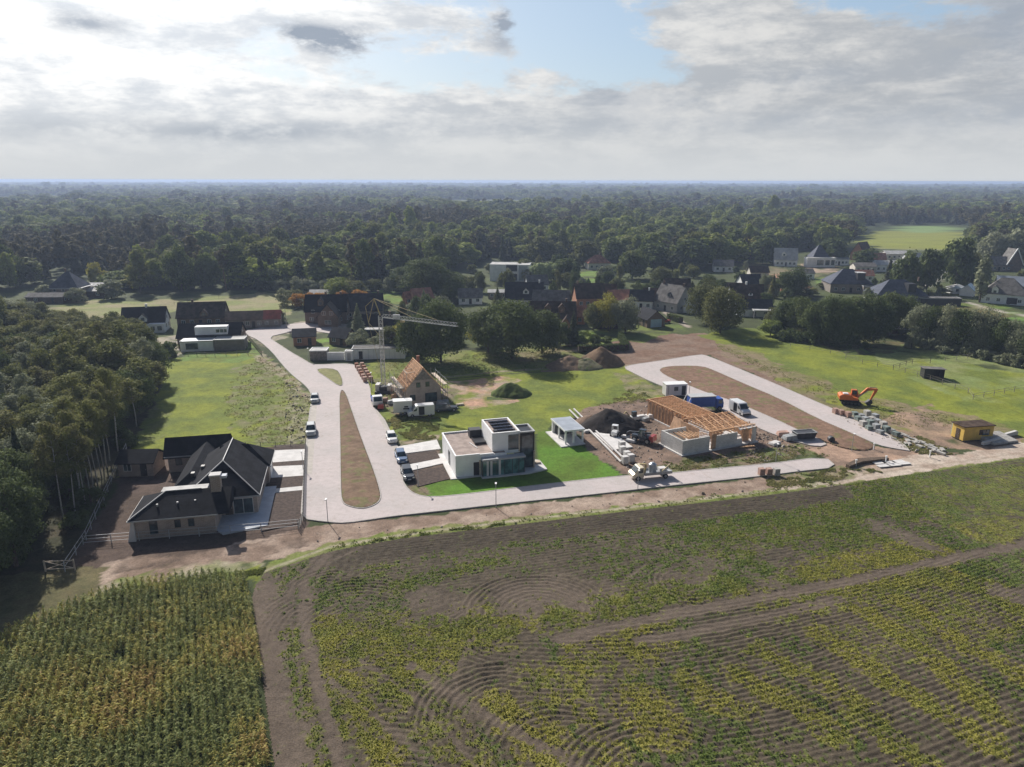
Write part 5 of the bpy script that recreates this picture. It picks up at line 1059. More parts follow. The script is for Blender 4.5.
def pavilion():
    o = root_house('garden_pavilion', 10.3, 126.4, 17, 'small white flat-roofed garden pavilion with open sides on the lawn edge', 'pavilion')
    MB().box(-1.9, 1.9, -3.7, 3.7, 2.45, 2.7).build('roof', M['zinc'], o); MB().box(-1.95, 1.95, -3.75, -3.7, 2.42, 2.74).box(-1.95, -1.9, -3.7, 3.75, 2.42, 2.74).box(1.9, 1.95, -3.7, 3.75, 2.42, 2.74).build('fascia', M['white_render'], o)
    for x, y in ((-1.65, -3.4), (1.65, -3.4), (-.1, -3.4), (-1.65, 0), (1.65, 0), (-1.65, 3.4)): MB().cbox(x, y, 0, .28, .28, 2.45).build('post', M['white_render'], o)
    MB().box(-1.8, 1.8, 3.1, 3.5, 0, 2.45).box(1.5, 1.8, .3, 3.1, 0, 2.45).build('wall', M['white_render'], o)
    MB().box(-1.3, .9, 1.6, 2.9, 0, 1.5).build('bench_store', M['trim_dark'], o)
    tr = Matrix.Translation((10.3, 126.4, 0)) @ Matrix.Rotation(R(17), 4, 'Z')
    tag(sheet('pavilion_slab', [tuple((tr @ Vector((x, y, 0)))[:2]) for x, y in ((-2.9, -4.6), (1.9, -4.3), (1.9, 3.9), (-2.9, 3.9))], -.2, .06, M['slab_white']), kind='structure')

def timber_house():
    o = root_house('timber_frame_house', 29.6, 117.2, 25, 'half-built house of grey block walls and orange timber roof joists', 'house under construction')
    MB().box(-.3, 17, -.3, 6.6, -.3, .12).box(7.2, 14.2, 6.6, 21.6, -.3, .11).build('floor_slab', M['slab_white'], o)
    for q in ((0, 5.9, 0, .3, .12, 2.65), (7.4, 12.2, 0, .3, .12, 2.5), (12.2, 13.4, 0, .3, .12, 1.1), (0, .3, .3, 6.2, .12, 2.65), (.3, 5.4, 5.9, 6.2, .12, 2.6), (15.8, 16.6, 0, .3, .12, 2.9)): MB().box(*q).build('block_wall', M['block_wall'], o)
    MB().box(12.4, 16.4, -.35, 1.4, 2.92, 3.12).build('canopy_slab', M['slab_white'], o)
    for q in ((7.5, 7.65, 8.3, 21, .12, 3.1), (7.65, 13.6, 20.85, 21, .12, 3.1), (13.45, 13.6, 8.3, 20.85, .12, 3.1), (6.0, 6.15, 3.2, 8.3, .12, 3.0), (16.5, 16.65, .4, 7.2, .12, 2.9), (9.5, 12.5, 4.3, 4.45, .12, 2.9), (6.4, 7.5, .05, .2, .12, 2.9), (14.3, 15.7, .8, .95, .12, 2.9)): MB().box(*q).build('stud_wall', M['wood_osb'], o)
    j = MB()
    for i in range(17): j.cbox(10.55+.15*math.sin(i*3), 8.6+i*.78, 3.1, 6.4+.4*math.sin(i*2.1), .1, .24)
    for i in range(13): j.cbox(7.0+i*.76, 4.0+.2*math.sin(i*2.7), 2.95, .1, 8.6+.8*math.sin(i*1.7), .24)
    for i in range(7): j.bar((7.0, .9+i*1.1, 3.22), (16.6, 1.0+i*1.1, 3.26), .08, .05)
    for i in range(10): j.bar((7.6+i*.62, 8.9, 3.42), (7.5+i*.62, 20.6, 3.42), .07, .05)
    j.build('roof_joists', M['wood_fresh'], o)
    for i, (a, c, hh) in enumerate(((14.6,1.4,2.9),(15.6,1.2,3.4),(16.9,2.2,3.3),(17.2,4.0,2.6),(18.2,3.0,2.2),(6.7,.2,3.1),(13.6,.3,3.0))): MB().cbox(a, c, -.1, .14, .14, hh).build('prop_post', M['wood_pale'] if i % 2 else M['wood_fresh'], o)
    MB().bar((14.6,1.4,2.6),(16.9,2.2,1.2),.1).build('brace', M['wood_fresh'], o); MB().bar((16.9,2.2,3.2),(18.2,3.0,.2),.1).build('brace', M['wood_pale'], o)
    s = MB()
    for y in (8.35, 21.0): s.box(7.3, 13.8, y-.08, y+.08, 3.36, 3.5)
    for x in (7.6, 13.5): s.box(x-.08, x+.08, 8.2, 21.2, 3.37, 3.51)
    s.box(6.0, 16.6, 7.9, 8.05, 3.19, 3.4).box(6.0, 16.6, .35, .5, 3.19, 3.36)
    for k in range(6): s.bar((6.6+k*1.7, .8, 3.25), (8.3+k*1.6, 7.4, 3.7), .12)
    s.build('wall_plate', M['wood_fresh'], o)
    q = MB(); 
    for i in range(9): q.bar((1.2+i*.55, .6, 2.92), (1.3+i*.5, 3.4-.2*i, 2.96), .14, .06)
    for i in range(5): q.cbox(1.3+i*1.0, 4.0, 2.0, .1, 3.4, .2)
    q.build('loose_planks', M['wood_fresh'], o)
    st = MB()
    for i in range(12): st.cbox(7.42, 8.8+i*1.05, .12, .1, .12, 3.0)
    for i in range(7): st.cbox(7.9+i*1.0, 20.72, .12, .12, .1, 3.0)
    st.build('studs', M['wood_fresh'], o)
    # scattered panel leaning by the yard side
    MB().hull([(6.2, 9.2, .1), (6.35, 9.2, .1), (6.35, 12, .1), (6.2, 12, .1)], [(7.2, 9.2, 2.6), (7.35, 9.2, 2.6), (7.35, 12, 2.6), (7.2, 12, 2.6)]).build('leaning_panel', M['wood_osb'], o)

def rafter_house():
    x, y = G(424, 404); x -= 1.6; o = root_house('unfinished_gable_house', x, y+4.2, 21, 'half-built gabled house with a bare rafter roof beside the crane', 'house under construction')
    L, W, hw, hr = 9.0, 7.4, 3.5, 7.9; s = (hr-hw)/(W/2)
    w = MB(); w.hull([(-W/2, -L/2, -.2), (W/2, -L/2, -.2), (W/2, -L/2, hw), (0, -L/2, hr-.3), (-W/2, -L/2, hw)], [(-W/2, -L/2+.25, -.2), (W/2, -L/2+.25, -.2), (W/2, -L/2+.25, hw), (0, -L/2+.25, hr-.3), (-W/2, -L/2+.25, hw)])
    w.hull([(-W/2, L/2-.25, -.2), (W/2, L/2-.25, -.2), (W/2, L/2-.25, hw), (0, L/2-.25, hr-.3), (-W/2, L/2-.25, hw)], [(-W/2, L/2, -.2), (W/2, L/2, -.2), (W/2, L/2, hw), (0, L/2, hr-.3), (-W/2, L/2, hw)])
    w.box(-W/2, -W/2+.25, -L/2+.25, L/2-.25, -.2, hw).box(W/2-.25, W/2, -L/2+.25, L/2-.25, -.2, hw).box(-W/2+.25, W/2-.25, -L/2+.25, L/2-.25, 2.6, 2.85); w.build('wall', M['brick_pale'], o)
    windows(o, [(-1.1, -L/2, 3.7, .9, 1.1, 0), (.9, -L/2, 3.7, .9, 1.1, 0), (-2.4, -L/2, .9, 1.2, 1.3, 0)], 'trim_dark'); windows(o, [(1.6, -L/2, .3, 2.6, 2.0, 0)], 'trim_dark')
    MB().hull([(-2.0, -L/2-.03, 5.3), (2.0, -L/2-.03, 5.3), (.0, -L/2-.03, 7.7)], [(-2.0, -L/2, 5.3), (2.0, -L/2, 5.3), (0, -L/2, 7.7)]).build('gable_boards', M['wood_grey'], o)
    r = MB()
    for k in (-1, 1):
        for i in range(13): yy = -L/2+.1+i*(L-.2)/12; r.bar((0, yy, hr), (k*(W/2+.5), yy, hw-.5*s), .1, .2)
        for i in range(9): q = .3+i*.43; r.bar((k*q, -L/2-.2, hr-q*s+.14), (k*q, L/2+.2, hr-q*s+.14), .07, .04)
    r.bar((0, -L/2-.3, hr+.05), (0, L/2+.3, hr+.05), .14, .2); rf = r.build('rafters', M['wood_fresh'], o)
    b = MB(); b.hull([(-.1, -L/2+.6, hr-.15), (-3.6, -L/2+.6, hr-3.5*s-.2), (-3.6, L/2-.6, hr-3.5*s-.2), (-.1, L/2-.6, hr-.15)], [(-.1, -L/2+.6, hr-.08), (-3.6, -L/2+.6, hr-3.5*s-.13), (-3.6, L/2-.6, hr-3.5*s-.13), (-.1, L/2-.6, hr-.08)])
    b.hull([(.1, -L/2+.6, hr-.15), (3.6, -L/2+.6, hr-3.5*s-.2), (3.6, L/2-.6, hr-3.5*s-.2), (.1, L/2-.6, hr-.15)], [(.1, -L/2+.6, hr-.08), (3.6, -L/2+.6, hr-3.5*s-.13), (3.6, L/2-.6, hr-3.5*s-.13), (.1, L/2-.6, hr-.08)])
    b.build('underlay', M['wood_osb'], rf)
    # pale dormer frame on the left slope
    d = MB(); 
    for yy in (-2.2, .8): d.bar((-3.0, yy, 4.4), (-3.0, yy, 6.4), .14); d.bar((-3.0, yy, 6.4), (-1.2, yy, 6.6), .14)
    d.bar((-3.0, -2.2, 6.4), (-3.0, .8, 6.4), .14); d.build('dormer_frame', M['wood_pale'], rf)
    c = chimney(rf, .6, 2.2, 6.0, 8.9, 'brick_red')
    for sd, nm in ((-1, 'left'), (1, 'right')):
        sc = root_house('scaffold', x, y+4.2, 21, 'steel scaffold with plank decks along the %s wall of the rafter-roofed house' % nm, 'scaffold')
        t = MB(); 
        for i in range(6):
            yy = -L/2-.4+i*2.0
            for q in (.5, 1.5): t.tube((sd*(W/2+q), yy, -.1), (sd*(W/2+q), yy, 5.2 if i % 2 else 4.6), .045, .045, 6)
            for z in (2.0, 3.9): t.tube((sd*(W/2+.5), yy, z), (sd*(W/2+1.5), yy, z), .04, .04, 5)
        for z in (2.0, 3.0, 3.9, 4.8):
            t.tube((sd*(W/2+1.5), -L/2-.4, z), (sd*(W/2+1.5), -L/2+9.6, z), .035, .035, 5)
        t.build('tubes', M['steel'], sc)
        k = MB(); [k.box(min(sd*(W/2+.55), sd*(W/2+1.45)), max(sd*(W/2+.55), sd*(W/2+1.45)), -L/2-.4, -L/2+9.6, z, z+.06) for z in (2.05, 3.95)]; k.build('decks', M['wood_pale'], sc)

def crane():
    x, y = G(384, 392); zt = ZAT(382, 316, y); o = tag(empty('tower_crane', (x, y, 0)), 'tall slim yellow and grey tower crane with its jib reaching over the village', 'crane')
    mat('crane_yellow', (.50,.40,.20), .6, .15, 1); mat('crane_grey', (.50,.50,.48), .5, .1, 1)
    MB().cbox(0, 0, -.1, 3.6, 3.6, .5).cbox(0, 0, .4, 1.8, 1.8, .9).build('base', M['steel_dark'], o); [MB().cbox(a, .2, .4, .9, 2.2, hh).build('counterweight', M['slab_white'], o) for a, hh in ((-1.3, 1.4), (1.3, 1.2))]
    def lattice(b, p, q, w, n, ch=.07, tri=False):
        p = Vector(p); q = Vector(q); d = (q-p).normalized(); s = d.cross(Vector((0, 0, 1))) if abs(d.z) < .9 else Vector((1, 0, 0)); s.normalize(); u = s.cross(d)
        cs = [s*w/2+u*w/2, -s*w/2+u*w/2, -s*w/2-u*w/2, s*w/2-u*w/2] if not tri else [s*w/2-u*w/2, -s*w/2-u*w/2, u*w/2]
        for c in cs: b.bar(p+c, q+c, ch)
        for i in range(n):
            a, e = p.lerp(q, i/n), p.lerp(q, (i+1)/n)
            for k in range(len(cs)): c0, c1 = cs[k], cs[(k+1) % len(cs)]; b.bar(a+c0, e+c1, ch*.6); b.bar(a+c0, a+c1, ch*.6)
    b = MB(); lattice(b, (0, 0, 1.2), (0, 0, zt), .8, 18, .09); b.build('mast', M['crane_grey'], o)
    gx, gy = G(457, 325, zt); J = Vector((gx-x, gy-y, zt)); d = J-Vector((0, 0, zt)); L = d.length; d.normalize()
    top = Vector((0, 0, zt))
    b = MB(); lattice(b, top+d*.8, top+d*L, .7, 24, .08, True); b.build('jib', M['crane_grey'], o)
    ap = top+d*-1.6+Vector((0, 0, 3.6)); bk = top-d*4.2+Vector((0, 0, 1.6)); lo = top-d*3.5+Vector((0, 0, -2))
    b = MB(); b.bar(top, ap, .2); b.bar(ap, bk, .1); b.bar(bk, lo, .09); b.bar(lo, Vector((0, 0, zt-5)), .09); b.build('top_strut', M['crane_yellow'], o)
    b = MB(); b.tube(ap, top+d*L*.42+Vector((0, 0, .5)), .06, .06, 5); b.tube(ap, top+d*L*.75+Vector((0, 0, .5)), .05, .05, 5); b.tube(ap, lo, .05, .05, 5); b.tube(lo, Vector((0, 0, 2)), .04, .04, 5); b.build('stay_cables', M['crane_yellow'], o)
    b = MB(); c = top+d*L*.3+Vector((0, 0, -.9)); b.cbox(c.x, c.y, c.z, 1.0, .8, .35); b.build('trolley', M['crane_yellow'], o)
    b = MB(); c = top+d*L*.22+Vector((0, 0, -.2)); b.cbox(c.x, c.y, c.z-.2, 1.5, .3, 1.0); b.build('sign_board', M['trim_white'], o)

def houses():
    pass
    H = house
    o = H(147,331,12.5,7,12,3.0,7.2,'white_render','roof_black','white cottage with a black roof and a white gabled dormer, left of the group', nwin=3, ch=(0.05,), dorm=(.0,), dkw=dict(w=2.4, h=1.4, flush=True))
    MB().at(4.2, -4.6).box(-2.3, 2.3, -1.2, 1.3, -.2, 2.7).build('front_wing', M['white_render'], o); windows(o, [(3.2,-5.8,.7,1.2,1.3,0),(5.2,-5.8,.7,1.2,1.3,0)],'trim_dark')
    flat_box(o, -10.5, -6.4, -2, 2.5, -.2, 2.6, 'white_render', 'roof_pale')
    o = H(204,325,14.5,8.5,10,3.0,7.2,'brick_brown','roof_brown','brown brick bungalow with a mossy dark roof and brick gabled dormer', ch=(-.2,), dorm=(.08,), nwin=5, dkw=dict(w=2.6, h=1.2, flush=True))
    o = H(213,345,17,8.6,9,2.9,6.1,'brick_brown','roof_black','long black-roofed house with a wide white box dormer and pale annexes', ch=(), nwin=5)
    MB().box(-3.6, 5.2, -4.0, -1.2, 3.5, 5.8).build('box_dormer', M['white_render'], o); windows(o, [(2.6,-4.0,4.1,.9,.9,0),(3.7,-4.0,4.1,.9,.9,0),(4.7,-4.0,4.1,.7,.9,0)],'trim_dark')
    flat_box(o, -6.6, 2.2, -8.9, -4.62, -.2, 2.7, 'white_render', 'zinc'); flat_box(o, 2.4, 10.6, -9.1, -4.62, -.2, 2.9, 'brick_grey', 'roof_pale', 'garage'); windows(o, [(-3.5,-8.9,.5,3.2,1.7,0)],'trim_dark')
    x, y = G(252, 327); o = H(252,327,7.8,6.5,12,2.8,4.9,'brick_grey','roof_brown','low outbuilding with a long roof, half brown tiles and half red', ch=(), nwin=4, name='red_roofed_barn', cat='barn')
    b = MB().at(6.6,0,0); g = gable_walls(5.4,6.5,2.8,4.9); b.add(g.v,g.f); b.build('wall', M['brick_grey'], o); b = MB().at(6.75,0,0); g = gable_roof(4.9,6.5,2.83,4.96); b.add(g.v,g.f); b.build('roof', M['roof_red'], o)
    b = MB().at(-5.6,0,0); g = gable_walls(3.4,6.5,2.8,4.9); b.add(g.v,g.f); b.build('wall', M['brick_grey'], o)
    b = MB().at(-5.9,0,0); g = gable_roof(3.3,6.5,2.8,4.92); b.add(g.v,g.f); b.build('roof', M['roof_brown'], o)
    windows(o, [(5,-3.25,.9,1.1,1.1,0),(8,-3.25,.9,1.1,1.1,0)])
    o = H(274,323,6,5,15,2.2,3.1,'wood_grey','roof_grey','small grey shed with a shallow roof beside the red-roofed barn', name='garden_shed', cat='shed', ch=(), nwin=2, end=(0,0))
    # brick farmhouse group
    o = H(328,322,13.5,8,4,4.2,9.0,'brick_brown','roof_black','dark brick farmhouse with a tall front gable behind the small orange-gabled garage', ch=(.35,-.02), dorm=(-.12,), nwin=4)
    b = MB().at(1.8,-7.0,0,R(90)); g = gable_walls(6.5,6.4,3.6,7.4); b.add(g.v,g.f); b.build('front_wing', M['brick_brown'], o); b = MB().at(1.8,-7.0,0,R(90)); g = gable_roof(6.5,6.4,3.6,7.4); b.add(g.v,g.f); b.build('wing_roof', M['roof_black'], o); windows(o, [(.6,-10.25,3.9,1.2,1.3,0),(3.0,-10.25,3.9,1.2,1.3,0),(1.8,-10.25,.9,2,1.3,0)])
    H(364,317,13,9,6,3.0,8.0,'brick_grey','roof_slate','slate-roofed house with grey gable directly behind the crane jib end', ch=(.4,), nwin=4, end=(0,1))
    H(305,344,6.2,6,14,2.6,4.3,'brick_orange','roof_slate','small garage with an orange brick gable and slate roof by the paved court', name='brick_garage', cat='garage', ch=(), nwin=2, end=(0,0))
    H(343,344,6,5,-25,2.3,4.6,'brick_brown','roof_slate','little dark brick outhouse with a pale lean-to behind the lawn', name='outhouse', cat='shed', ch=(), nwin=2)
    o = H(386,334,14,7.5,3,2.8,6.0,'brick_brown','roof_black','low black-roofed house with white flat-roofed front parts behind the crane mast', ch=(.1,), nwin=4)
    flat_box(o, -5.5, .6, -7.6, -4.1, -.2, 2.7, 'trim_dark', 'roof_pale', edge='trim_white'); flat_box(o, 1.2, 8.6, -6.6, -4.1, -.2, 2.6, 'brick_brown', 'roof_pale', edge='trim_white')
    H(421,304,7.5,7,28,2.6,6.0,'brick_orange','roof_terracotta','bungalow with a terracotta roof between dark trees', ch=(), nwin=3)
    H(409,304,4,4,28,2.4,4.6,'brick_red','roof_terracotta','small terracotta-roofed outbuilding left of the terracotta bungalow', name='outbuilding', cat='shed', ch=(), nwin=2)
    H(252,300,9,5,2,2.2,3.4,'wood_grey','roof_pale','pale-roofed shed behind the orange autumn trees', name='pale_roofed_shed', cat='shed', ch=(), nwin=3, pos=G(322,299))
    # white walls and garages along the plot
    x, y = G(318, 361); o = root_house('flat_roofed_garage', x, y+1.5, 3, 'grey garage with a white flat roof at the left end of the white wall', 'garage'); flat_box(o, -2.2, 2.2, -1.5, 2.5, -.2, 2.5, 'wood_grey', 'roof_pale', 'body', 'trim_white'); door(o, 0, -1.5, 0, 2.6, 2.1, 0, 'wood_grey', 'garage_door')
    x, y = G(336, 360.5); o = tag(MB().box(-2.3,2.3,-.12,.12,-.2,2.0).box(-2.35,2.35,-.16,.16,2.0,2.08).build('garden_wall', M['white_render']), 'plain white garden wall between the grey garage and the small white store', 'wall'); o.location = (x, y, 0); o.rotation_euler.z = R(4)
    x, y = G(349, 361); o = root_house('white_store', x, y+.8, 4, 'small square white store in the middle of the white wall', 'shed'); flat_box(o, -1.0, 1.0, -1, 1.2, -.2, 2.4, 'white_render', 'roof_pale', 'body', 'trim_white'); door(o, 0, -1, 0, .9, 2.0, 0, 'trim_grey')
    x, y = G(378, 359.5); o = root_house('panel_garage_row', x, y+1.5, 5, 'long row of white panel garages below the willow trees', 'garage'); flat_box(o, -7.0, 7.0, -1.2, 3.0, -.2, 2.7, 'white_render', 'roof_grey', 'body', 'trim_grey'); door(o, -4.7, -1.2, 0, 1.0, 2.1, 0)
    b = MB(); [b.box(-6.9+i*1.4, -6.85+i*1.4, -1.24, -1.2, 0, 2.6) for i in range(11)]; b.build('panel_joint', M['trim_grey'], o)
    # cube house and middle village
    x, y = G(510, 281); o = root_house('white_cube_house', x, y+4, -6, 'two-storey white cube house standing alone above the middle gardens', 'house'); flat_box(o, -9.5, 9.5, -4, 7, -.2, 7.6, 'white_render', 'roof_pale', 'body', 'trim_white')
    MB().box(-1.6, 3.6, -4.05, -3.9, 4.6, 7.8).box(-1.6, 3.6, -4.05, -3.9, .2, 3.4).build('recess_shade', M['trim_dark'], o); MB().box(4.4, 8.6, -4.04, -3.9, .2, 7.2).build('grey_panel', M['zinc'], o); MB().box(-1.7,3.7,-4.7,-4.05,4.2,4.5).build('balcony', M['white_render'], o)  # flat dark plates on the facade stand for the balcony recess's shade
    H(524,306,14,9,-3,3.4,9.0,'white_render','roof_slate','white house with a dark slate roof and small dormer right below the white cube house', ch=(.4,), dorm=(.05,), nwin=4, dkw=dict(w=2.2,h=1.3))
    H(551,312,13,9,-8,3.0,8.0,'brick_brown','roof_grey','grey-roofed house with white verges between the slate house and the orange brick house', ch=(), nwin=3)
    H(552,324,15,9,-2,3.0,7.6,'brick_brown','roof_brown','broad dark brown roofed house behind the dark tree clump', ch=(.3,), nwin=4, dorm=(-.1,.2), dkw=dict(w=1.8,h=1.0,wall=None) if False else {})
    H(588,305,11,8,8,3.6,8.4,'brick_orange','roof_brown','orange brick house with a dark roof and white windows in the middle gardens', ch=(-.4,), nwin=4)
    H(604,300,9,7,-12,2.8,6.6,'brick_brown','roof_brown','low dark-roofed house right of the orange brick house', ch=(), nwin=3)
    x, y = G(566, 338); H(0,0,5,5.5,82,2.8,6.8,'brick_orange','roof_brown','house end with a pointed orange gable peeping above the fresh green tree', ch=(), nwin=2, pos=(x, y), end=(0,1))
    H(603,325,8,4,-3,2.3,2.9,'wood_dark','roof_pale','low shed with a pale flat roof beside the grey garden tree', name='pale_roofed_shed', cat='shed', ch=(), nwin=3, pos=G(605,327))
    H(597,268,12,9,6,3.2,7.4,'cream_render','roof_terracotta','pale house with a pinkish tiled hip roof at the foot of the wood', ch=(.1,), nwin=4, hip=True)
    H(641,307,8.5,7,-14,3.2,6.6,'white_render','roof_slate','small white house with a slate roof left of the grey gabled house', ch=(.3,), nwin=3)
    H(655,306,9,8,-4,2.8,7.0,'white_render','roof_brown','white-gabled house with a dark brown roof touching the grey gabled house', ch=(.35,), nwin=3, end=(0,1))
    H(672,309,11,8.5,-52,3.6,9.2,'grey_render','roof_grey','grey house with a steep grey roof turned to show its gable', ch=(.42,-.42), nwin=3, dorm=(.05,), dkw=dict(w=1.6,h=.8))
    H(676,296,10,7,-5,3.0,7.5,'brick_brown','roof_brown','dark brown roofed house half hidden behind the grey gabled house', ch=(), nwin=3)
    H(693,311,6,6,-30,2.6,4.4,'white_render','roof_pale','small annex with a bright pale roof between the grey gable and the round trees', name='pale_roofed_annex', cat='annex', ch=(), nwin=2)
    o = H(649,324,9,6.5,-72,2.6,5.2,'brick_brown','roof_black','dark barn with a pale blue garage door in its gable', name='blue_door_barn', cat='barn', ch=(), nwin=2, end=(0,0)); MB().at(4.5,0,0,R(90)).box(-2.0,2.0,-.08,.02,0,2.6).build('garage_door', M.get('pale_blue') or mat('pale_blue',(.42,.56,.66),.6,.05,1), o)
    o = H(744,306,12,9,-6,3.2,8.6,'white_render','roof_brown','white-gabled house with a brown roof right behind the round olive trees', ch=(.0,), nwin=4, end=(0,1), dorm=(.1,), dkw=dict(w=1.6,h=.8))
    o = H(752,314,12,6,-6,2.8,5.6,'white_render','roof_slate','low wing with a slate roof and a white verandah in front of the brown-roofed house', ch=(), nwin=3); flat_box(o, -1, 6, -6.5, -3.1, 2.4, 2.7, 'trim_white', 'roof_pale', 'verandah'); b = MB(); [b.cbox(x, -6.3, 0, .15, .15, 2.4) for x in (-.8, 2.4, 5.8)]; b.build('verandah_posts', M['trim_white'], o)
    H(709,262,14,9,4,3.0,6.4,'cream_render','roof_pale','house with a pale tin roof in a gap of the wood', ch=(), nwin=4)
    # right hand villas
    H(784,264,12,9,-12,3.6,9.5,'white_render','roof_pale','white villa with a broad white gambrel roof at the edge of the wood', ch=(), nwin=5, dorm=(-.1,), dkw=dict(w=2.4,h=1.4))
    o = H(817,264,9,8,0,4.6,11.5,'white_render','roof_blue_slate','white modern villa with a steep blue-grey pyramid roof', name='modern_villa', ch=(), hip=True, nwin=3); flat_box(o, -9.5, 6.5, -8, -4.1, -.2, 4.9, 'white_render', 'roof_pale', 'front_block', 'trim_white'); windows(o, [(-2,-8,1.0,3.6,2.8,0),(2,-8,1.0,2.4,2.8,0),(5,-8,1.0,1.8,2.8,0)],'trim_dark')
    o = H(836,263,11,7,-3,3.2,3.9,'white_render','roof_pale','low white bungalow right of the modern villa', ch=(), nwin=5)
    H(860,258,11,8,40,4,10.5,'brick_orange','roof_brown','little orange brick house with a steep roof below the yellow field', ch=(), nwin=2)
    o = H(845,289,17,13,-6,3.6,9.4,'brick_grey','roof_blue_slate','brick villa with a big blue-grey slate hip roof', hip=True, ch=(), nwin=5); flat_box(o, 4, 11, -9.5, -6.6, -.2, 3.2, 'brick_grey', 'roof_grey'); MB().box(2.5,5.6,-5.5,-1.5,5.2,8.2).build('dormer', M['trim_dark'], o); MB().box(2.3,5.8,-5.7,-1.3,8.2,8.4).build('dormer_roof', M['trim_grey'], o)
    o = H(894,300,19,13,-4,3.2,8.8,'grey_render','roof_blue_slate','slate hip-roofed villa with black dormer and white chimney behind the tree belt', hip=True, ch=(.42,), nwin=5); MB().box(2.0,5.0,-5.8,-1.5,4.6,7.8).build('dormer', M['trim_dark'], o); flat_box(o, 6, 21, -8.5, -4.5, -.2, 2.8, 'trim_dark', 'roof_grey')
    H(885,269,15,8,-3,3.4,5.4,'white_render','roof_pale','white low-roofed house left of the pointed conifer', ch=(), nwin=5, group=None)
    H(893,257,13,8,-2,3.2,4.8,'cream_render','roof_pale','distant bungalow with a bright white roof below the yellow field', ch=(), nwin=4)
    H(862,270,11,7,-2,3.0,4.6,'cream_render','roof_grey','low grey-roofed bungalow left of the white-roofed ones', ch=(), nwin=4)
    o = H(994,268,13,8,-4,3.2,7.2,'brick_grey','roof_grey','long grey-roofed farmhouse with a steep white-edged gable', ch=(), nwin=5)
    b = MB().at(7.5,0,0,R(90)); g = gable_walls(8,7.5,4,11.5); b.add(g.v,g.f); b.build('gable_wing', M['brick_brown'], o); b = MB(); b.bar((3.2,-4.5,3.2),(7.5,-4.5,11.9),.45); b.bar((7.5,-4.5,11.9),(11.8,-4.5,3.2),.45); b.build('verge_board', M['trim_white'], o); b = MB().at(7.5,0,0,R(90)); g = gable_roof(8,7.5,4,11.5); b.add(g.v,g.f); b.build('wing_roof', M['roof_grey'], o)
    o = H(1003,300,15,11,-35,3.6,9.6,'white_render','roof_grey','white villa with a grey half-hipped roof beside the slim poplar', ch=(-.4,), nwin=4, dorm=(-.22,), hip=True, dkw=dict(w=2.2,h=2.2,flush=True)); MB().box(1.0,4.4,-5.6,-5.5,.2,2.6).build('garage_door', M['trim_dark'], o)
    H(1018,290,17,9,-28,3.2,6.6,'grey_render','zinc','bluish zinc-roofed house behind the white villa at the right edge', ch=(), nwin=4)
    mat('pool_blue', (.40,.58,.72), .4, .08, 1)
    H(967,293,7,5,50,2.4,4.6,'white_render','pool_blue','pale blue roofed summer house by the lane', name='summer_house', cat='summer house', ch=(), nwin=2)
    H(956,291,6,5,0,2.2,3.8,'white_render','roof_pale','small white-roofed shed left of the pale blue roof', name='garden_shed', cat='shed', ch=(), nwin=2, hip=True)
    for px, py, L, W, rt, hw, hr, wl, rf, lb in ((748,288,9,7,10,3,6.5,'white_render','roof_slate','small white house with slate roof behind the round olive trees'), (733,296,8,6,-20,2.8,5.8,'brick_orange','roof_brown','little brick house left of the white-gabled brown roof'), (801,277,10,6,5,2.8,4.6,'white_render','roof_grey','low white house above the red clay court'),
        (861,279,9,6,-5,2.8,5,'white_render','roof_terracotta','small white house with a terracotta roof right of the hip-roofed brick villa'), (912,262,12,8,8,3,6,'white_render','roof_pale','distant white house right of the bright white roof below the yellow field'), (875,262,9,6,-10,3,6,'brick_orange','roof_terracotta','distant red-roofed cottage below the yellow field'), (935,268,12,8,0,3,6,'cream_render','roof_grey','distant cream house seen between the tall dark trees'),
        (618,305,8,6,15,2.8,6,'white_render','roof_terracotta','small white cottage with a reddish roof behind the bright yellow-green tree'), (573,322,8,6,-10,2.6,5.6,'brick_orange','roof_terracotta','small orange brick cottage left of the low pale shed'), (536,290,9,7,10,3,6.6,'white_render','roof_grey','pale house with a grey roof just right of the white cube house'), (470,303,9,6,5,2.6,5.6,'white_render','roof_grey','grey-roofed cottage with a white gable left of the dark clump'),
        (498,298,8,5,0,2.6,3.4,'wood_grey','roof_pale','pale flat-roofed barn below the white cube house'), (722,270,10,7,-8,3,5.8,'white_render','roof_grey','white house left of the yellow-green trees at the wood edge'), (757,276,9,6,0,2.8,5.4,'cream_render','roof_brown','cream bungalow left of the dark tree by the clay court')):
        H(px,py,L,W,rt,hw,hr,wl,rf,lb,ch=(),nwin=3)
    # pyramid house on the left
    o = H(71,300,11,10,4,4.8,10.8,'brick_grey','roof_blue_slate','old house with a purplish slate pyramid roof in front of the left wood', hip=True, ch=(-.05,), nwin=4); MB().box(-6.4,6.6,-6,5.6,4.45,4.7).build('eaves', M['trim_grey'], o)
    H(93,298,12,7,2,2.6,3.5,'wood_dark','roof_pale','shed with a bright pale roof right of the pyramid-roofed house', name='pale_roofed_shed', cat='shed', ch=(), nwin=3)
    H(102,293,10,6,2,2.6,3.6,'wood_dark','roof_pale','rear shed with a pale roof between the pyramid-roofed house and the tree', name='pale_roofed_shed', cat='shed', ch=(), nwin=3)
    H(49,304,14,6,2,2.4,3.6,'wood_dark','roof_grey','low open barn with a grey roof left of the pyramid-roofed house', name='open_barn', cat='barn', ch=(), nwin=2)
    # yard shed, paddock shelters
    o = H(143,472,5.4,4.6,4,2.3,3.6,'brick_pale','roof_black','small pale brick shed with a black roof in the bungalow yard', name='yard_shed', cat='shed', ch=(), nwin=2, end=(0,0))
    x, y = G(935, 377); o = root_house('field_shelter', x, y+1.5, -12, 'black wooden field shelter with an open front in the fenced paddock', 'shelter')
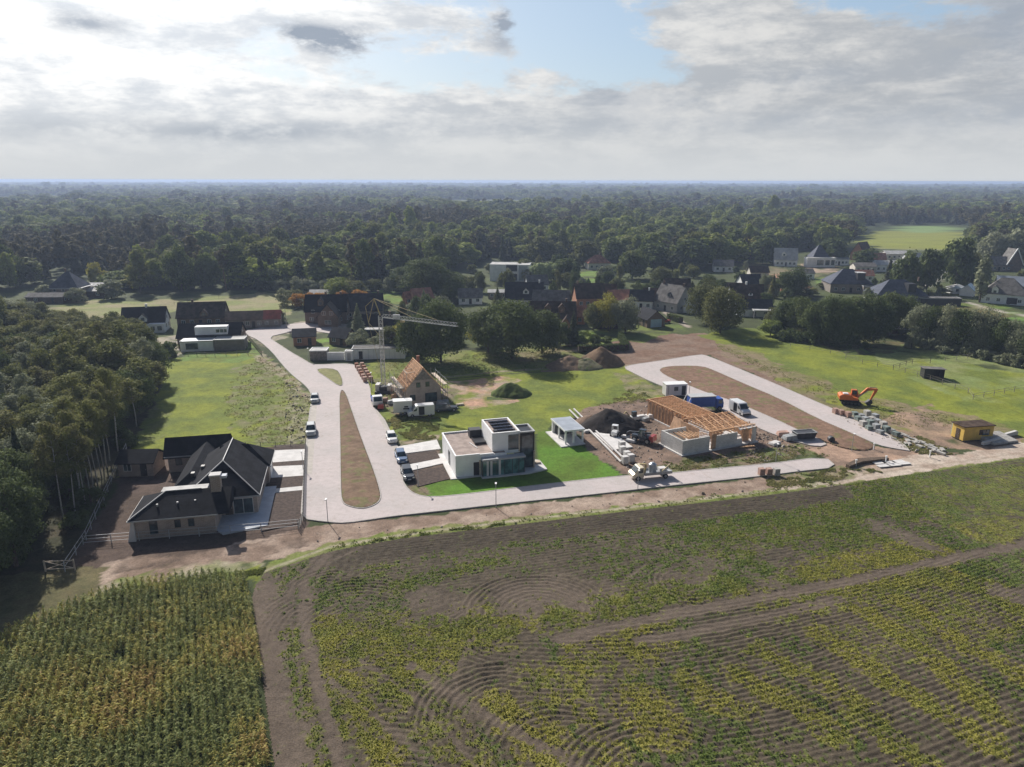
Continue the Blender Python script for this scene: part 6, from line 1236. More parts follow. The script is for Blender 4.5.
    MB().box(-2.2,2.2,1.4,1.55,-.1,2.2).box(-2.2,-2.05,-1.5,1.4,-.1,2.3).box(2.05,2.2,-1.5,1.4,-.1,2.3).box(-2.05,-.3,-1.5,-1.38,-.1,2.2).build('wall', M['trim_dark'], o); MB().hull([(-2.5,-1.8,2.4),(2.5,-1.8,2.4),(2.5,1.8,2.15),(-2.5,1.8,2.15)],[(-2.5,-1.8,2.5),(2.5,-1.8,2.5),(2.5,1.8,2.25),(-2.5,1.8,2.25)]).build('roof', M['roof_grey'], o)
    x, y = G(893, 334); o = root_house('open_shelter', x, y, -6, 'open timber shelter with a grey sheet roof under the tree belt', 'shelter')
    MB().hull([(-5,-2.5,2.5),(5,-2.5,2.3),(5,2.5,2.9),(-5,2.5,3.1)],[(-5,-2.5,2.62),(5,-2.5,2.42),(5,2.5,3.02),(-5,2.5,3.22)]).build('roof', M['roof_pale'], o)
    for a in (-4.7, 0, 4.7):
        for c in (-2.2, 2.2): MB().cbox(a, c, -.1, .2, .2, 2.5 if c < 0 else 2.9).build('post', M['wood_dark'], o)
    MB().box(-4.8,4.8,2.25,2.35,0,2.8).build('back_wall', M['wood_dark'], o)
brick_bungalow(); modern_villa(); pavilion(); timber_house(); rafter_house(); crane(); houses()

# ---------------------------------------------------------------- vehicles
def paint(name, col, rough=.3):
    return MATS.get(name) or mat(name, col, rough, .04, .5, metal=.15, spec=.5)
paint('paint_white', (.72,.72,.71)); paint('paint_silver', (.42,.44,.45)); paint('paint_blue', (.10,.16,.27)); paint('paint_dark', (.035,.045,.06)); paint('paint_red', (.38,.05,.035)); paint('paint_cream', (.66,.58,.42))
paint('paint_orange', (.62,.16,.035), .45); paint('paint_truckblue', (.03,.10,.42), .4); mat('rubber', (.02,.02,.021), .85, .2, 3); mat('lamp_glass', (.65,.65,.62), .2, .05, 1); mat('tail_red', (.35,.02,.02), .3, .05, 1)
def wheels(o, xs, hw, r=.33, w=.22):
    for x in xs:
        for s in (-1, 1):
            t = MB().tube((x, s*(hw-w), r), (x, s*hw, r), r, r, 14).build('wheel', M['rubber'], o)
            MB().tube((x, s*(hw-.02), r), (x, s*(hw+.02), r), r*.6, r*.55, 10).build('rim', M['steel'], t)
def lights(o, xf, xr, hw, z):
    for s in (-1, 1):
        MB().cbox(xf, s*(hw-.25), z, .06, .34, .16).build('headlight', M['lamp_glass'], o); MB().cbox(xr, s*(hw-.18), z+.08, .06, .22, .22).build('tail_light', M['tail_red'], o)
def car(x, y, rz, m, label, L=4.3, W=1.78, Hh=1.48, kind='hatch', name='parked_car', group='cars parked along the street'):
    o = tag(empty(name, (x, y, .02), rz), label, 'car', group); h = L/2; w = W/2; zb = .92 if kind != 'mpv' else 1.02
    b = MB(); ring = lambda x0, x1, ww, z: [(x0, -ww, z), (x0+.25*0, -ww, z), (x1, -ww*.9, z), (x1, ww*.9, z), (x0, ww, z), (x0, ww, z)]
    def R4(xa, xb, ww, z, nose=.9): return [(xa, -ww*.94, z), (xa+.25, -ww, z), (xb-.5, -ww, z), (xb, -ww*.72, z), (xb, ww*.72, z), (xb-.5, ww, z), (xa+.25, ww, z), (xa, ww*.94, z)]
    b.hull(R4(-h, h, w*.96, .22), R4(-h-.02, h+.03, w, .55)); b.hull(R4(-h-.02, h+.03, w, .552), R4(-h+.08, h-.15, w*.95, zb-.06 if kind != 'x' else zb))
    b.hull([(-h*.2, -w*.93, zb-.07), (h-.28, -w*.8, zb-.16), (h-.28, w*.8, zb-.16), (-h*.2, w*.93, zb-.07)], [(-h*.2, -w*.86, zb+.02), (h-.75, -w*.72, zb-.05), (h-.75, w*.72, zb-.05), (-h*.2, w*.86, zb+.02)])
    b.build('body', M[m], o, bevel=.05)
    rear = -h+.12 if kind != 'sedan' else -h+.75; xf = h*.42
    gl = MB().hull([(rear, -w*.90, zb-.06), (xf, -w*.88, zb-.02), (xf, w*.88, zb-.02), (rear, w*.90, zb-.06)], [(rear+.32, -w*.70, Hh-.06), (xf-.75, -w*.70, Hh-.05), (xf-.75, w*.70, Hh-.05), (rear+.32, w*.70, Hh-.06)]).build('windows', M['glass'], o)
    MB().hull([(rear+.26, -w*.72, Hh-.06), (xf-.70, -w*.72, Hh-.06), (xf-.70, w*.72, Hh-.06), (rear+.26, w*.72, Hh-.06)], [(rear+.4, -w*.64, Hh), (xf-.85, -w*.64, Hh), (xf-.85, w*.64, Hh), (rear+.4, w*.64, Hh)]).build('roof', M[m], o)
    p = MB()
    for s in (-1, 1):
        for xa, xb in ((rear+.02, rear+.30), (-.15, -.12), (xf, xf-.73)): p.bar((xa, s*w*.90, zb-.04), (xb, s*w*.71, Hh-.05), .07)
    p.build('pillars', M[m], o)
    wheels(o, (-h+.78, h-.82), w+.01); lights(o, h+.0, -h-.0, w, .58); MB().cbox(h+.04, 0, .38, .02, .5, .11).build('number_plate', M['lamp_glass'], o)
    for s in (-1, 1): MB().cbox(xf-.15, s*(w+.06), zb, .12, .16, .12).build('mirror', M[m], o)
    return o
def van(x, y, rz, m, label, L=5.4, W=1.95, Hh=2.4, open_side=-1, name='white_van', group='white delivery vans'):
    o = tag(empty(name, (x, y, .02), rz), label, 'van', group); h = L/2; w = W/2
    b = MB(); side = [(-h, .3), (h, .3), (h, .85), (h-.25, 1.12), (h-.95, 1.3), (h-1.65, Hh-.12), (h-1.95, Hh), (-h+.05, Hh), (-h, Hh-.2)]
    b.profile(side, -w, w); b.build('body', M[m], o, bevel=.07)
    MB().hull([(h-.93, -w*.86, 1.34), (h-.93, w*.86, 1.34), (h-1.60, w*.78, Hh-.2), (h-1.60, -w*.78, Hh-.2)], [(h-.90, -w*.86, 1.36), (h-.90, w*.86, 1.36), (h-1.57, w*.78, Hh-.18), (h-1.57, -w*.78, Hh-.18)]).build('windscreen', M['glass'], o)
    for s in (-1, 1): MB().profile([(h-1.15, 1.32), (h-1.78, 1.32), (h-1.95, Hh-.5), (h-1.7, Hh-.5)], s*w-.01, s*w+.015).build('side_window', M['glass'], o)
    if open_side:
        s = open_side; MB().box(h-3.35, h-2.2, s*w-.02 if s > 0 else s*w-.02, s*w+.02, .45, Hh-.25).build('doorway_shade', M['black_panel'], o); MB().box(h-4.6, h-3.36, s*(w+.03) if s > 0 else s*(w+.03)-.06, s*(w+.03)+.06 if s > 0 else s*(w+.03), .42, Hh-.22).build('sliding_door', M[m], o)  # flat black plate on the body stands for the dark van interior
    MB().box(h-.02, h+.08, -w*.95, w*.95, .28, .62).build('bumper', M['trim_dark'], o)
    wheels(o, (-h+1.0, h-.9), w+.01, .36, .24); lights(o, h-.04, -h, w, .72)
    for s in (-1, 1): MB().cbox(h-1.25, s*(w+.12), 1.35, .12, .2, .3).build('mirror', M['trim_dark'], o)
    return o
def heading(p, q): a = G(*p); b = G(*q); return math.atan2(b[1]-a[1], b[0]-a[0])
def vehicles():
    hl = heading((310,400), (306,470)); hr = heading((378,410), (401,472)); hk = heading((700,396), (760,428))
    P = lambda px, py: G(px, py)
    car(*P(315,402), hl, 'paint_silver', 'small silver hatchback with black bonnet parked at the grassy left kerb, farther of two', L=4.0)
    car(*P(311.3,434), hl, 'paint_silver', 'tall silver people carrier parked at the left kerb, nearer of two', L=4.6, W=1.9, Hh=1.75, kind='mpv')
    car(*P(392,441), hr, 'paint_white', 'white hatchback parked beside the first villa driveway', L=4.0)
    car(*P(401.5,460), hr, 'paint_blue', 'steel blue estate car parked between the two villa driveways', L=4.5)
    car(*P(408,477), hr, 'paint_dark', 'dark blue car with pale bonnet nearest to the road bend', L=4.6)
    van(*P(421,416), math.pi+R(14), 'paint_white', 'white van with its sliding door open in front of the rafter-roofed house', open_side=1)
    van(*P(739.5,412), hk, 'paint_white', 'white van with an open side door parked on the loop road', L=5.2, open_side=-1)
    car(*P(446,411), R(12), 'paint_dark', 'dark grey estate car on the plot behind the white van', L=4.8, Hh=1.6, group='cars on the building plots')
    for px, py, m, lb in ((664,322,'paint_red','dark red car on the path beside the blue-doored barn'), (629,327,'paint_silver','silver car half hidden beside the grey garden tree'), (763,312,'paint_dark','dark car by the white verandah'), (936,301,'paint_white','white car beyond the tree belt near the lane')):
        car(*P(px, py), R(20), m, lb, group='cars parked at the village houses')
    # box trailer
    x, y = P(403,414); o = tag(empty('box_trailer', (x, y, 0), R(10)), 'white box trailer with a dark printed patch standing left of the open white van', 'trailer')
    MB().box(-1.9,1.9,-1.05,1.05,.55,2.9).build('body', M['paint_white'], o); MB().box(-1.95,1.95,-1.1,1.1,2.9,2.97).build('roof', M['trim_white'], o); MB().box(.1,1.3,-1.075,-1.05,1.2,1.5).box(.3,1.1,-1.075,-1.05,1.6,1.9).build('printed_patch', M['trim_dark'], o)
    MB().bar((1.9,0,.5),(3.1,0,.45),.12).build('drawbar', M['steel_dark'], o); wheels(o, (-.4,.4), 1.05, .34, .2)
    # tipper truck with red bricks
    x, y = P(377,404); o = tag(empty('flatbed_truck', (x, y, .02), hr), 'small flatbed truck with a white cab and blue side beside the crane yard', 'truck')
    MB().profile([(1.2,.5),(3.0,.5),(3.0,1.3),(2.6,2.3),(1.2,2.3)], -1,1).build('cab', M['paint_white'], o, bevel=.06); MB().hull([(3.02,-.85,1.35),(3.02,.85,1.35),(2.63,.8,2.15),(2.63,-.8,2.15)],[(3.05,-.85,1.37),(3.05,.85,1.37),(2.66,.8,2.17),(2.66,-.8,2.17)]).build('windscreen', M['glass'], o)
    MB().box(-3,1.1,-1.05,1.05,.75,.9).box(-3,1.1,1.0,1.05,.9,1.35).box(-3,1.1,-1.05,-1.0,.9,1.35).build('flatbed', M['paint_truckblue'], o); wheels(o, (-2,2.2), 1.02, .42, .26); lights(o, 3.0, -3.0, 1, .75)
    # excavator
    x, y = P(850,402); o = tag(empty('excavator', (x, y, 0), R(-14)), 'orange tracked excavator with its arm folded to the ground on the grass', 'excavator')
    for s in (-1, 1):
        t = MB().profile([(-1.9,.15),(-1.6,0),(1.6,0),(1.9,.15),(2.05,.45),(1.8,.8),(-1.8,.8),(-2.05,.45)], s*1.25-.28, s*1.25+.28).build('track', M['rubber'], o)
        b = MB(); [b.tube((q, s*1.25-.3, .4), (q, s*1.25+.3, .4), .26, .26, 10) for q in (-1.5,-.75,0,.75,1.5)]; b.build('rollers', M['steel_dark'], t)
    MB().cbox(0,0,.5,2.4,1.9,.5).build('undercarriage', M['steel_dark'], o)
    MB().profile([(-2.4,1.05),(1.3,1.05),(1.3,1.55),(.3,1.7),(-.2,2.15),(-2.0,2.2),(-2.5,1.9)], -1.3,1.3).build('upper_body', M['paint_orange'], o, bevel=.06); MB().cbox(-1.2,-.4,2.18,1.0,.9,.22).build('engine_cover', M['trim_white'], o)
    cb = MB().profile([(.1,1.5),(1.5,1.5),(1.55,2.2),(1.2,2.95),(.15,2.95)], .35,1.28).build('cab', M['paint_orange'], o, bevel=.05); MB().box(.25,1.2,.30,.34,1.9,2.8).box(.25,1.2,1.285,1.31,1.9,2.8).build('cab_window', M['glass'], cb); MB().hull([(1.56,.42,1.7),(1.56,1.2,1.7),(1.26,1.2,2.85),(1.26,.42,2.85)],[(1.6,.42,1.72),(1.6,1.2,1.72),(1.3,1.2,2.87),(1.3,.42,2.87)]).build('windscreen', M['glass'], cb)
    b = MB(); b.profile([(1.1,1.5),(1.4,1.4),(3.2,3.1),(4.9,3.35),(4.95,3.65),(3.0,3.75)], -.22,.22); b.build('boom', M['paint_orange'], o); b = MB().profile([(4.6,3.75),(5.1,3.6),(4.95,3.0),(4.0,1.0),(3.75,1.1)], -.17,.17).build('stick', M['paint_orange'], o)
    MB().tube((1.5,.3,1.7),(3.2,.3,3.2),.09,.07,8).tube((1.5,-.3,1.7),(3.2,-.3,3.2),.09,.07,8).tube((3.4,0,3.85),(4.8,0,3.95),.09,.07,8).build('hydraulics', M['steel'], o)
    MB().profile([(3.7,1.2),(4.2,1.1),(4.3,.5),(3.9,.1),(3.2,.05),(2.9,.45),(3.3,.8)], -.55,.55).build('bucket', M['steel_dark'], o)
    # truck with silver tank and crane arm on the road
    x, y = P(650,477); o = tag(empty('crane_truck', (x, y, .02), R(180+13)), 'cream truck with a folded loading arm and silver tank stopped on the road', 'truck')
    MB().profile([(1.4,.5),(3.3,.5),(3.35,1.0),(2.9,1.35),(2.2,2.15),(1.5,2.25),(1.4,2.2)], -1.0,1.0).build('cab', M['paint_cream'], o, bevel=.07); MB().hull([(2.92,-.85,1.38),(2.92,.85,1.38),(2.27,.8,2.1),(2.27,-.8,2.1)],[(2.97,-.85,1.4),(2.97,.85,1.4),(2.32,.8,2.12),(2.32,-.8,2.12)]).build('windscreen', M['glass'], o)
    for s in (-1,1): MB().profile([(2.5,1.35),(1.6,1.35),(1.6,2.0),(2.1,2.0)], s*1.0-.01, s*1.0+.02).build('side_window', M['glass'], o)
    MB().box(-3.4,1.3,-1.05,1.05,.8,.95).box(-3.4,1.3,-1.05,-1.0,.95,1.25).box(-3.4,1.3,1.0,1.05,.95,1.25).box(-3.4,-3.35,-1,1,.95,1.25).build('flatbed', M['steel'], o)
    MB().tube((-.4,0,.95),(-.4,0,2.3),.62,.62,14).tube((-.4,0,2.3),(-.4,0,2.6),.62,.2,14).build('silver_tank', M['zinc'], o); MB().bar((1.0,.3,1.0),(.9,.3,2.5),.22).bar((.9,.3,2.5),(1.6,-.5,2.3),.18).bar((-1.8,.5,1.1),(-3.2,.4,2.2),.12).bar((-3.2,.4,2.2),(-3.4,.0,1.2),.1).build('loading_arm', M['crane_yellow'], o)
    MB().cbox(-2.2,-.3,.95,1.2,1.0,.5).build('load', M['slab_white'], o); wheels(o, (-2.3,2.4), 1.03, .42, .28); lights(o, 3.35, -3.4, 1, .7)
    # blue curtain-side lorry
    x, y = P(704,409); o = tag(empty('blue_lorry', (x, y, .02), R(8)), 'lorry with blue curtain sides and pale roof behind the timber frame', 'truck')
    MB().box(-3.4,1.9,-1.2,1.2,1.0,3.1).build('blue_curtains', M['paint_truckblue'], o); MB().box(-3.5,2.0,-1.25,1.25,3.1,3.25).build('roof', M['trim_grey'], o); MB().bar((-3.5,-1.2,3.1),(-4.4,-1.2,1.0),.12).bar((-3.5,1.2,3.1),(-4.4,1.2,1.0),.12).build('tail_struts', M['trim_white'], o)
    MB().profile([(2.1,.6),(3.7,.6),(3.75,1.6),(3.5,2.6),(2.1,2.6)], -1.15,1.15).build('cab', M['paint_truckblue'], o, bevel=.06); MB().box(2.6,3.4,-1.18,-1.15,1.6,2.3).build('side_window', M['glass'], o); wheels(o, (-2.3,-1.2,2.9), 1.2, .5, .3)
    # telehandler
    x, y = P(643,441); o = tag(empty('telehandler', (x, y, 0), R(-35)), 'black and red telehandler standing in the middle of the muddy yard', 'telehandler')
    MB().box(-1.9,1.5,-.8,.8,.6,1.3).build('chassis', M['paint_dark'], o); MB().box(1.5,2.3,-.9,.9,.5,1.6).build('bonnet', M['paint_red'], o, bevel=.08); c = MB().hull([(-.7,-.8,1.3),(.8,-.8,1.3),(.8,.1,1.3),(-.7,.1,1.3)],[(-.4,-.7,2.4),(.6,-.7,2.4),(.6,0,2.4),(-.4,0,2.4)]).build('cab', M['glass'], o); MB().box(-.5,.7,-.75,.05,2.4,2.5).build('roof', M['paint_dark'], c)
    MB().bar((1.3,.5,1.7),(-2.9,.5,1.2),.3).build('boom', M['steel_dark'], o); MB().box(-3.3,-3.1,-.2,1.2,.3,1.2).build('fork_carriage', M['steel_dark'], o); wheels(o, (-1.2,1.3), 1.15, .55, .38)
    x, y = P(615,435.5); o = tag(empty('mini_dumper', (x, y, 0), R(70)), 'little white skid loader beside the black soil heap', 'skid loader')
    MB().box(-.9,.7,-.55,.55,.4,1.0).build('body', M['paint_white'], o, bevel=.05); b = MB(); [b.bar((q, s*.5,1.0),(q*.8,s*.5,2.1),.08) for q in (-.5,.5) for s in (-1,1)]; b.box(-.5,.5,-.55,.55,2.1,2.18); b.build('cage', M['paint_white'], o); MB().box(.9,1.5,-.7,.7,.15,.6).build('bucket', M['steel_dark'], o); wheels(o, (-.5,.5), .8, .32, .22)
    x, y = P(634,421); o = tag(empty('mini_excavator', (x, y, 0), R(200)), 'small pale mini excavator with a yellow arm behind the telehandler', 'excavator')
    for s in (-1,1): MB().profile([(-.9,.1),(-.7,0),(.7,0),(.9,.1),(.9,.35),(.7,.45),(-.7,.45),(-.9,.35)], s*.6-.15, s*.6+.15).build('track', M['rubber'], o)
    MB().box(-.9,.7,-.6,.6,.5,1.15).build('body', M['paint_white'], o, bevel=.06); MB().box(-.3,.6,-.1,.55,1.15,2.2).build('cab', M['glass'], o); MB().bar((.7,-.2,.9),(1.8,-.2,2.2),.2).build('boom', M['crane_yellow'], o); MB().bar((1.8,-.2,2.2),(2.7,-.2,.9),.16).build('stick', M['crane_yellow'], o); MB().box(2.4,3.0,-.5,.1,.3,.9).build('bucket', M['steel_dark'], o)

# ---------------------------------------------------------------- site furniture
def lamp(px, base, top, label):
    x, y = G(px, base); h = max(3.2, ZAT(px, top, y)); o = tag(empty('street_lamp', (x, y, 0)), label, 'street lamp', 'street lamps')
    MB().tube((0,0,-.2),(0,0,h),.06,.04,8).build('pole', M['trim_grey'], o); MB().cbox(0,-.22,h-.02,.26,.62,.10).build('lamp_head', M['trim_white'], o)
def heap(name, px, py, rx, ry, h, ca, cb, label, cat='heap', seed=1, veg=0.0, rz=0.0):
    x, y = G(px, py); y += ry*.7; n = 56; X, Y, f = grid(np.linspace(-1.15, 1.15, n), np.linspace(-1.15, 1.15, n)); wx, wy = X*rx+x, Y*ry+y
    r = np.hypot(X, Y)+(fbm(wx, wy, rx*.6, seed, 3)-.5)*.4; z = h*np.clip(1-r, 0, 1)**.85*(1+.3*(fbm(wx, wy, rx*.4, seed+9, 3)-.5))+.16*(fbm(wx, wy, .7, seed+4, 3)-.5)*np.clip(1.1-r, 0, 1)*2-.12*(r > 1)
    t = fbm(wx, wy, 1.5, seed+2, 4)[..., None]; c = np.array(ca)*t+np.array(cb)*(1-t); g = np.clip((fbm(wx, wy, 1.0, seed+3, 4)-(1-veg))*8, 0, 1)[..., None]; c = c*(1-g)+np.array((.09,.12,.035))*g
    me = npmesh(name, np.stack([X*rx, Y*ry, z], -1).reshape(-1, 3), f, [surfmat(name+'_surface', 6, .35, .8, .08)], True, c.reshape(-1, 3)); o = link(bpy.data.objects.new(name, me)); o.location = (x, y, 0); o.rotation_euler.z = rz; return tag(o, label, cat)
mat('wrap_grey', (.33,.34,.34), .5, .2, 2); mat('wrap_green', (.20,.24,.22), .6, .25, 2); mat('stone_pink', (.40,.26,.21), .9, .15, 3, kind='brick'); mat('concrete_old', (.42,.40,.37), .9, .15, 2); mat('hut_yellow', (.68,.46,.11), .6, .08, 1); mat('toilet_green', (.30,.50,.40), .5, .05, 1)
def pallet(x, y, rz, m, label, group, sx=1.2, sy=1.0, h=.9, base='concrete_old'):
    o = tag(empty('pallet_stack', (x, y, 0), rz), label, 'pallet', group); b = MB()
    for k in (-1, 0, 1): b.box(-sx/2, sx/2, k*(sy/2-.08)-.05, k*(sy/2-.08)+.05, 0, .1)
    for k in range(5): b.box(-sx/2+k*sx/5+.02, -sx/2+(k+1)*sx/5-.03, -sy/2, sy/2, .1, .13)
    b.build('wooden_base', M['wood_pale'], o); MB().box(-sx/2+.04, sx/2-.04, -sy/2+.04, sy/2-.04, .13, h).build('load', M[m], o, bevel=.04)
    return o
def site_things():
    for px, b, t, lb in ((328.5,522.5,499.5,'street lamp at the foot of the brown soil island'), (418.7,487,465,'street lamp beside the villa planting bed'), (496.5,507,483,'street lamp on the dirt strip in front of the villa lawn'), (638.2,488.5,470,'street lamp in front of the cream truck'),
        (776,460,452,'street lamp between the timber frame and the road pallets'), (308.7,361.5,349,'street lamp left of the grey garage'), (372,392,373,'street lamp at the corner of the crane yard'), (303.5,470,457,'street lamp by the bungalow driveways'), (803.5,284,262,'tall light mast beside the red clay court'), (869.5,281,267,'pole between the two slate hip roofs'), (852,449,441,'street lamp where the loop road breaks off'), (689,396,381,'street lamp behind the site cabin')): lamp(px, b, t, lb)
    heap('soil_heap', 610, 431, 6.2, 5.0, 3.4, (.035,.031,.029), (.055,.045,.040), 'high black topsoil heap beside the garden pavilion', seed=3)
    heap('brown_heap', 592, 427, 3.6, 3.0, 1.8, DIRT, (.16,.11,.08), 'low brown shoulder of earth at the left foot of the black heap', seed=5)
    heap('dirt_heap', 570, 369, 6.5, 5, 2.7, (.26,.18,.12), (.16,.115,.08), 'brown excavated earth heap, left one of three by the ditch', seed=7)
    heap('dirt_heap', 585, 369, 5.5, 4.5, 2.2, (.22,.20,.13), (.12,.12,.06), 'weedy earth heap, middle one of three by the ditch', seed=8, veg=.45)
    heap('dirt_heap', 602, 366, 6.5, 6, 4.2, (.22,.145,.09), (.13,.09,.06), 'tallest brown earth heap, right one of three by the ditch', seed=9, veg=.2)
    heap('weedy_heap', 511, 397, 4.6, 3.8, 2.5, (.08,.10,.035), (.05,.065,.025), 'overgrown green heap on the pinkish sand plot', seed=12, veg=.6)
    heap('rubble_heap', 862, 352, 4, 3, 1.2, (.10,.10,.06), (.05,.05,.03), 'low brushwood heap on the shaded pasture', seed=14, veg=.5)
    # site cabin, hut, toilet
    x, y = G(675, 396); o = root_house('site_cabin', x, y+.6, 8, 'white site cabin with a dark doorway beside the loop road', 'site cabin')
    MB().box(-2.4,2.4,-1.1,1.3,.4,2.9).build('body', M['paint_white'], o); MB().box(-2.5,2.5,-1.2,1.4,2.9,3.0).build('roof', M['trim_white'], o); MB().box(1.2,2.1,-1.13,-1.09,.5,2.6).build('door', M['trim_dark'], o); windows(o, [(-.1,-1.1,1.5,.9,.9,0)],'trim_dark'); MB().box(-2.0,-1.7,-1.12,-1.09,.7,2.7).build('side_panel', M['trim_grey'], o); MB().box(-2,2,-.8,1,0,.4).build('skids', M['steel_dark'], o)
    x, y = G(975, 438); o = root_house('site_hut', x, y+.9, 10, 'yellow site hut with a dark flat roof and dark window', 'site hut')
    MB().box(-3.1,3.1,-1.3,1.6,.15,2.75).build('body', M['hut_yellow'], o); MB().box(-3.35,3.25,-1.5,1.8,2.75,2.9).build('roof', M['roof_brown'], o); windows(o, [(1.5,-1.3,1.0,1.5,1.1,0)],'trim_dark'); MB().box(.1,.7,-1.34,-1.29,1.1,2.1).build('notice', M['wood_dark'], o); door(o, -3.1, .1, .2, .9, 1.95, -math.pi/2, 'wood_dark'); MB().box(-3,3,-1.2,1.5,0,.15).build('skids', M['steel_dark'], o)
    x, y = G(957.5, 434); o = root_house('portable_toilet', x, y+.5, 10, 'pale green portable toilet left of the yellow site hut', 'portable toilet')
    MB().box(-.6,.6,-.6,.6,.1,2.3).build('cabin', M['toilet_green'], o, bevel=.05); MB().hull([(-.62,-.62,2.3),(.62,-.62,2.3),(.62,.62,2.3),(-.62,.62,2.3)],[(-.4,-.4,2.5),(.4,-.4,2.5),(.4,.4,2.5),(-.4,.4,2.5)]).build('roof', M['lamp_glass'], o); MB().box(-.4,.4,-.64,-.6,.2,2.0).build('door', M['lamp_glass'], o)
    x, y = G(1000, 440); o = tag(MB().hull([(-3,-2,0),(3,-2,0),(3,2,0),(-3,2,0)],[(-2.9,-1.9,.35),(2.9,-1.9,.3),(2.9,1.9,.9),(-2.9,1.9,.95)]).build('slab_stack', M['concrete_old']), 'flat stack of dark grey concrete slabs right of the yellow hut', 'slab stack'); o.location = (x, y+1, 0); o.rotation_euler.z = R(18)
    for q, lb in (((992,441),'pale precast beam lying along the front of the slab stack'), ((1008,434),'pale precast beam standing behind the slab stack')):
        x, y = G(*q); o = tag(MB().profile([(-2.6,0),(2.6,0),(2.6,.5),(2.2,.8),(-2.6,.55)], -.25,.25).build('precast_beam', M['slab_white']), lb, 'concrete beam'); o.location = (x, y, 0); o.rotation_euler.z = R(24)
    # stacks beside the loop road
    g1 = 'pink brick pallets at the loop road'; hk = heading((834,412), (910,447))
    for i, (px, py) in enumerate(((835.5,412),(841,413.5),(848,415.5))): pallet(*G(px, py), hk, 'stone_pink', 'pallet of pinkish bricks, %s of the three by the loop road' % ('left', 'middle', 'right')[i], g1, h=1.1)
    g2 = 'wrapped pallets along the loop road'; k = 0
    for px, py in ((855,414.5),(861,416),(867,414.5),(858,419),(865,420.5),(872,419),(870,424),(877,423),(863,424.5),(869,428),(876,428),(883,426),(886,430),(880,432),(891,431),(896,434),(875,417.5)):
        pallet(*G(px, py), hk+rng.uniform(-.2,.2), ('wrap_green','wrap_grey','concrete_old')[k % 3], 'wrapped pallet in the crowded cluster beside the loop road', g2, h=rng.uniform(.6,1.3), sx=1.3, sy=1.1); k += 1
    g3 = 'pallets left on the road'
    for i, px in enumerate((761.5,769,776.5)): pallet(*G(px, 474), R(10), ('stone_pink','stone_pink','concrete_old')[i], 'brick pallet on the road edge, %s of three' % ('left','middle','right')[i], g3, h=1.2, sx=.95, sy=.95)
    x, y = G(804, 437); o = tag(empty('steel_skip', (x, y, 0), R(10)), 'dark grey open steel skip at the end of the inner loop lane', 'skip'); MB().hull([(-1.7,-.8,.15),(1.7,-.8,.15),(1.7,.8,.15),(-1.7,.8,.15)],[(-2.0,-.95,1.3),(2.0,-.95,1.3),(2.0,.95,1.3),(-2.0,.95,1.3)]).build('body', M['steel_dark'], o); MB().box(-2.1,2.1,-1.05,-.9,1.3,1.4).box(-2.1,2.1,.9,1.05,1.3,1.4).box(-2.1,-1.95,-.9,.9,1.3,1.4).box(1.95,2.1,-.9,.9,1.3,1.4).build('rim', M['wrap_grey'], o)
    # kerb stones, planks in rows at the end of the loop and rubble
    g4 = 'loose kerb stones beside the loop road end'
    for i in range(26):
        t = rng.random(); px = 893+t*52+rng.uniform(-4,4); py = 434+t*17+rng.uniform(-3.5,3.5); x, y = G(px, py); o = tag(MB().cbox(0,0,-.02,rng.uniform(.7,1.6),rng.uniform(.25,.7),rng.uniform(.15,.35)).build('kerb_stone', M['concrete_old']), 'loose grey kerb stone scattered in the weedy strip beyond the wrapped pallets', 'kerb stone', g4); o.location = (x, y, 0); o.rotation_euler.z = hk+rng.uniform(-.5,.5)
    for i, (px, py) in enumerate(((880,461.5),(889,461),(898,460),(884,464.5),(894,463.5),(904,462))):
        x, y = G(px, py); o = tag(MB().cbox(0,0,0,2.2,1.0,.12).build('concrete_plate', M['slab_white']), 'pale concrete plate in the small group laid at the turn-off, %s' % ('back row left','back row middle','back row right','front row left','front row middle','front row right')[i], 'concrete plate', 'concrete plates at the turn-off'); o.location = (x, y, .0); o.rotation_euler.z = R(12)
    # yard between pavilion and timber house
    x, y = G(613, 447); tag(sheet('yard_slab', PG([(594,433),(612,431.5),(633,447),(613,450)]), -.1, .14, M['slab_white']), kind='structure')
    for (a, b), lb in ((((569.5,411),(621,463)),'long white rail lying from the field edge to the block pallets, nearer one'), (((574,410),(625,461)),'long white rail lying from the field edge to the block pallets, farther one')):
        A = G(*a); B = G(*b); cx, cy = (A[0]+B[0])/2, (A[1]+B[1])/2; o = tag(MB().bar((A[0]-cx,A[1]-cy,.35),(B[0]-cx,B[1]-cy,.35),.28,.18).build('long_rail', M['slab_white']), lb, 'rail'); o.location = (cx, cy, 0)
    g5 = 'pallets of white blocks in the yard'
    for i, (px, py) in enumerate(((622,448),(622.5,453),(627,458),(631,461),(625,463))): pallet(*G(px, py), R(20), 'slab_white', 'pallet of white building blocks at the yard entrance, number %s from the back' % ('one','two','three','four','five')[i], g5, h=1.35, sx=1.1)
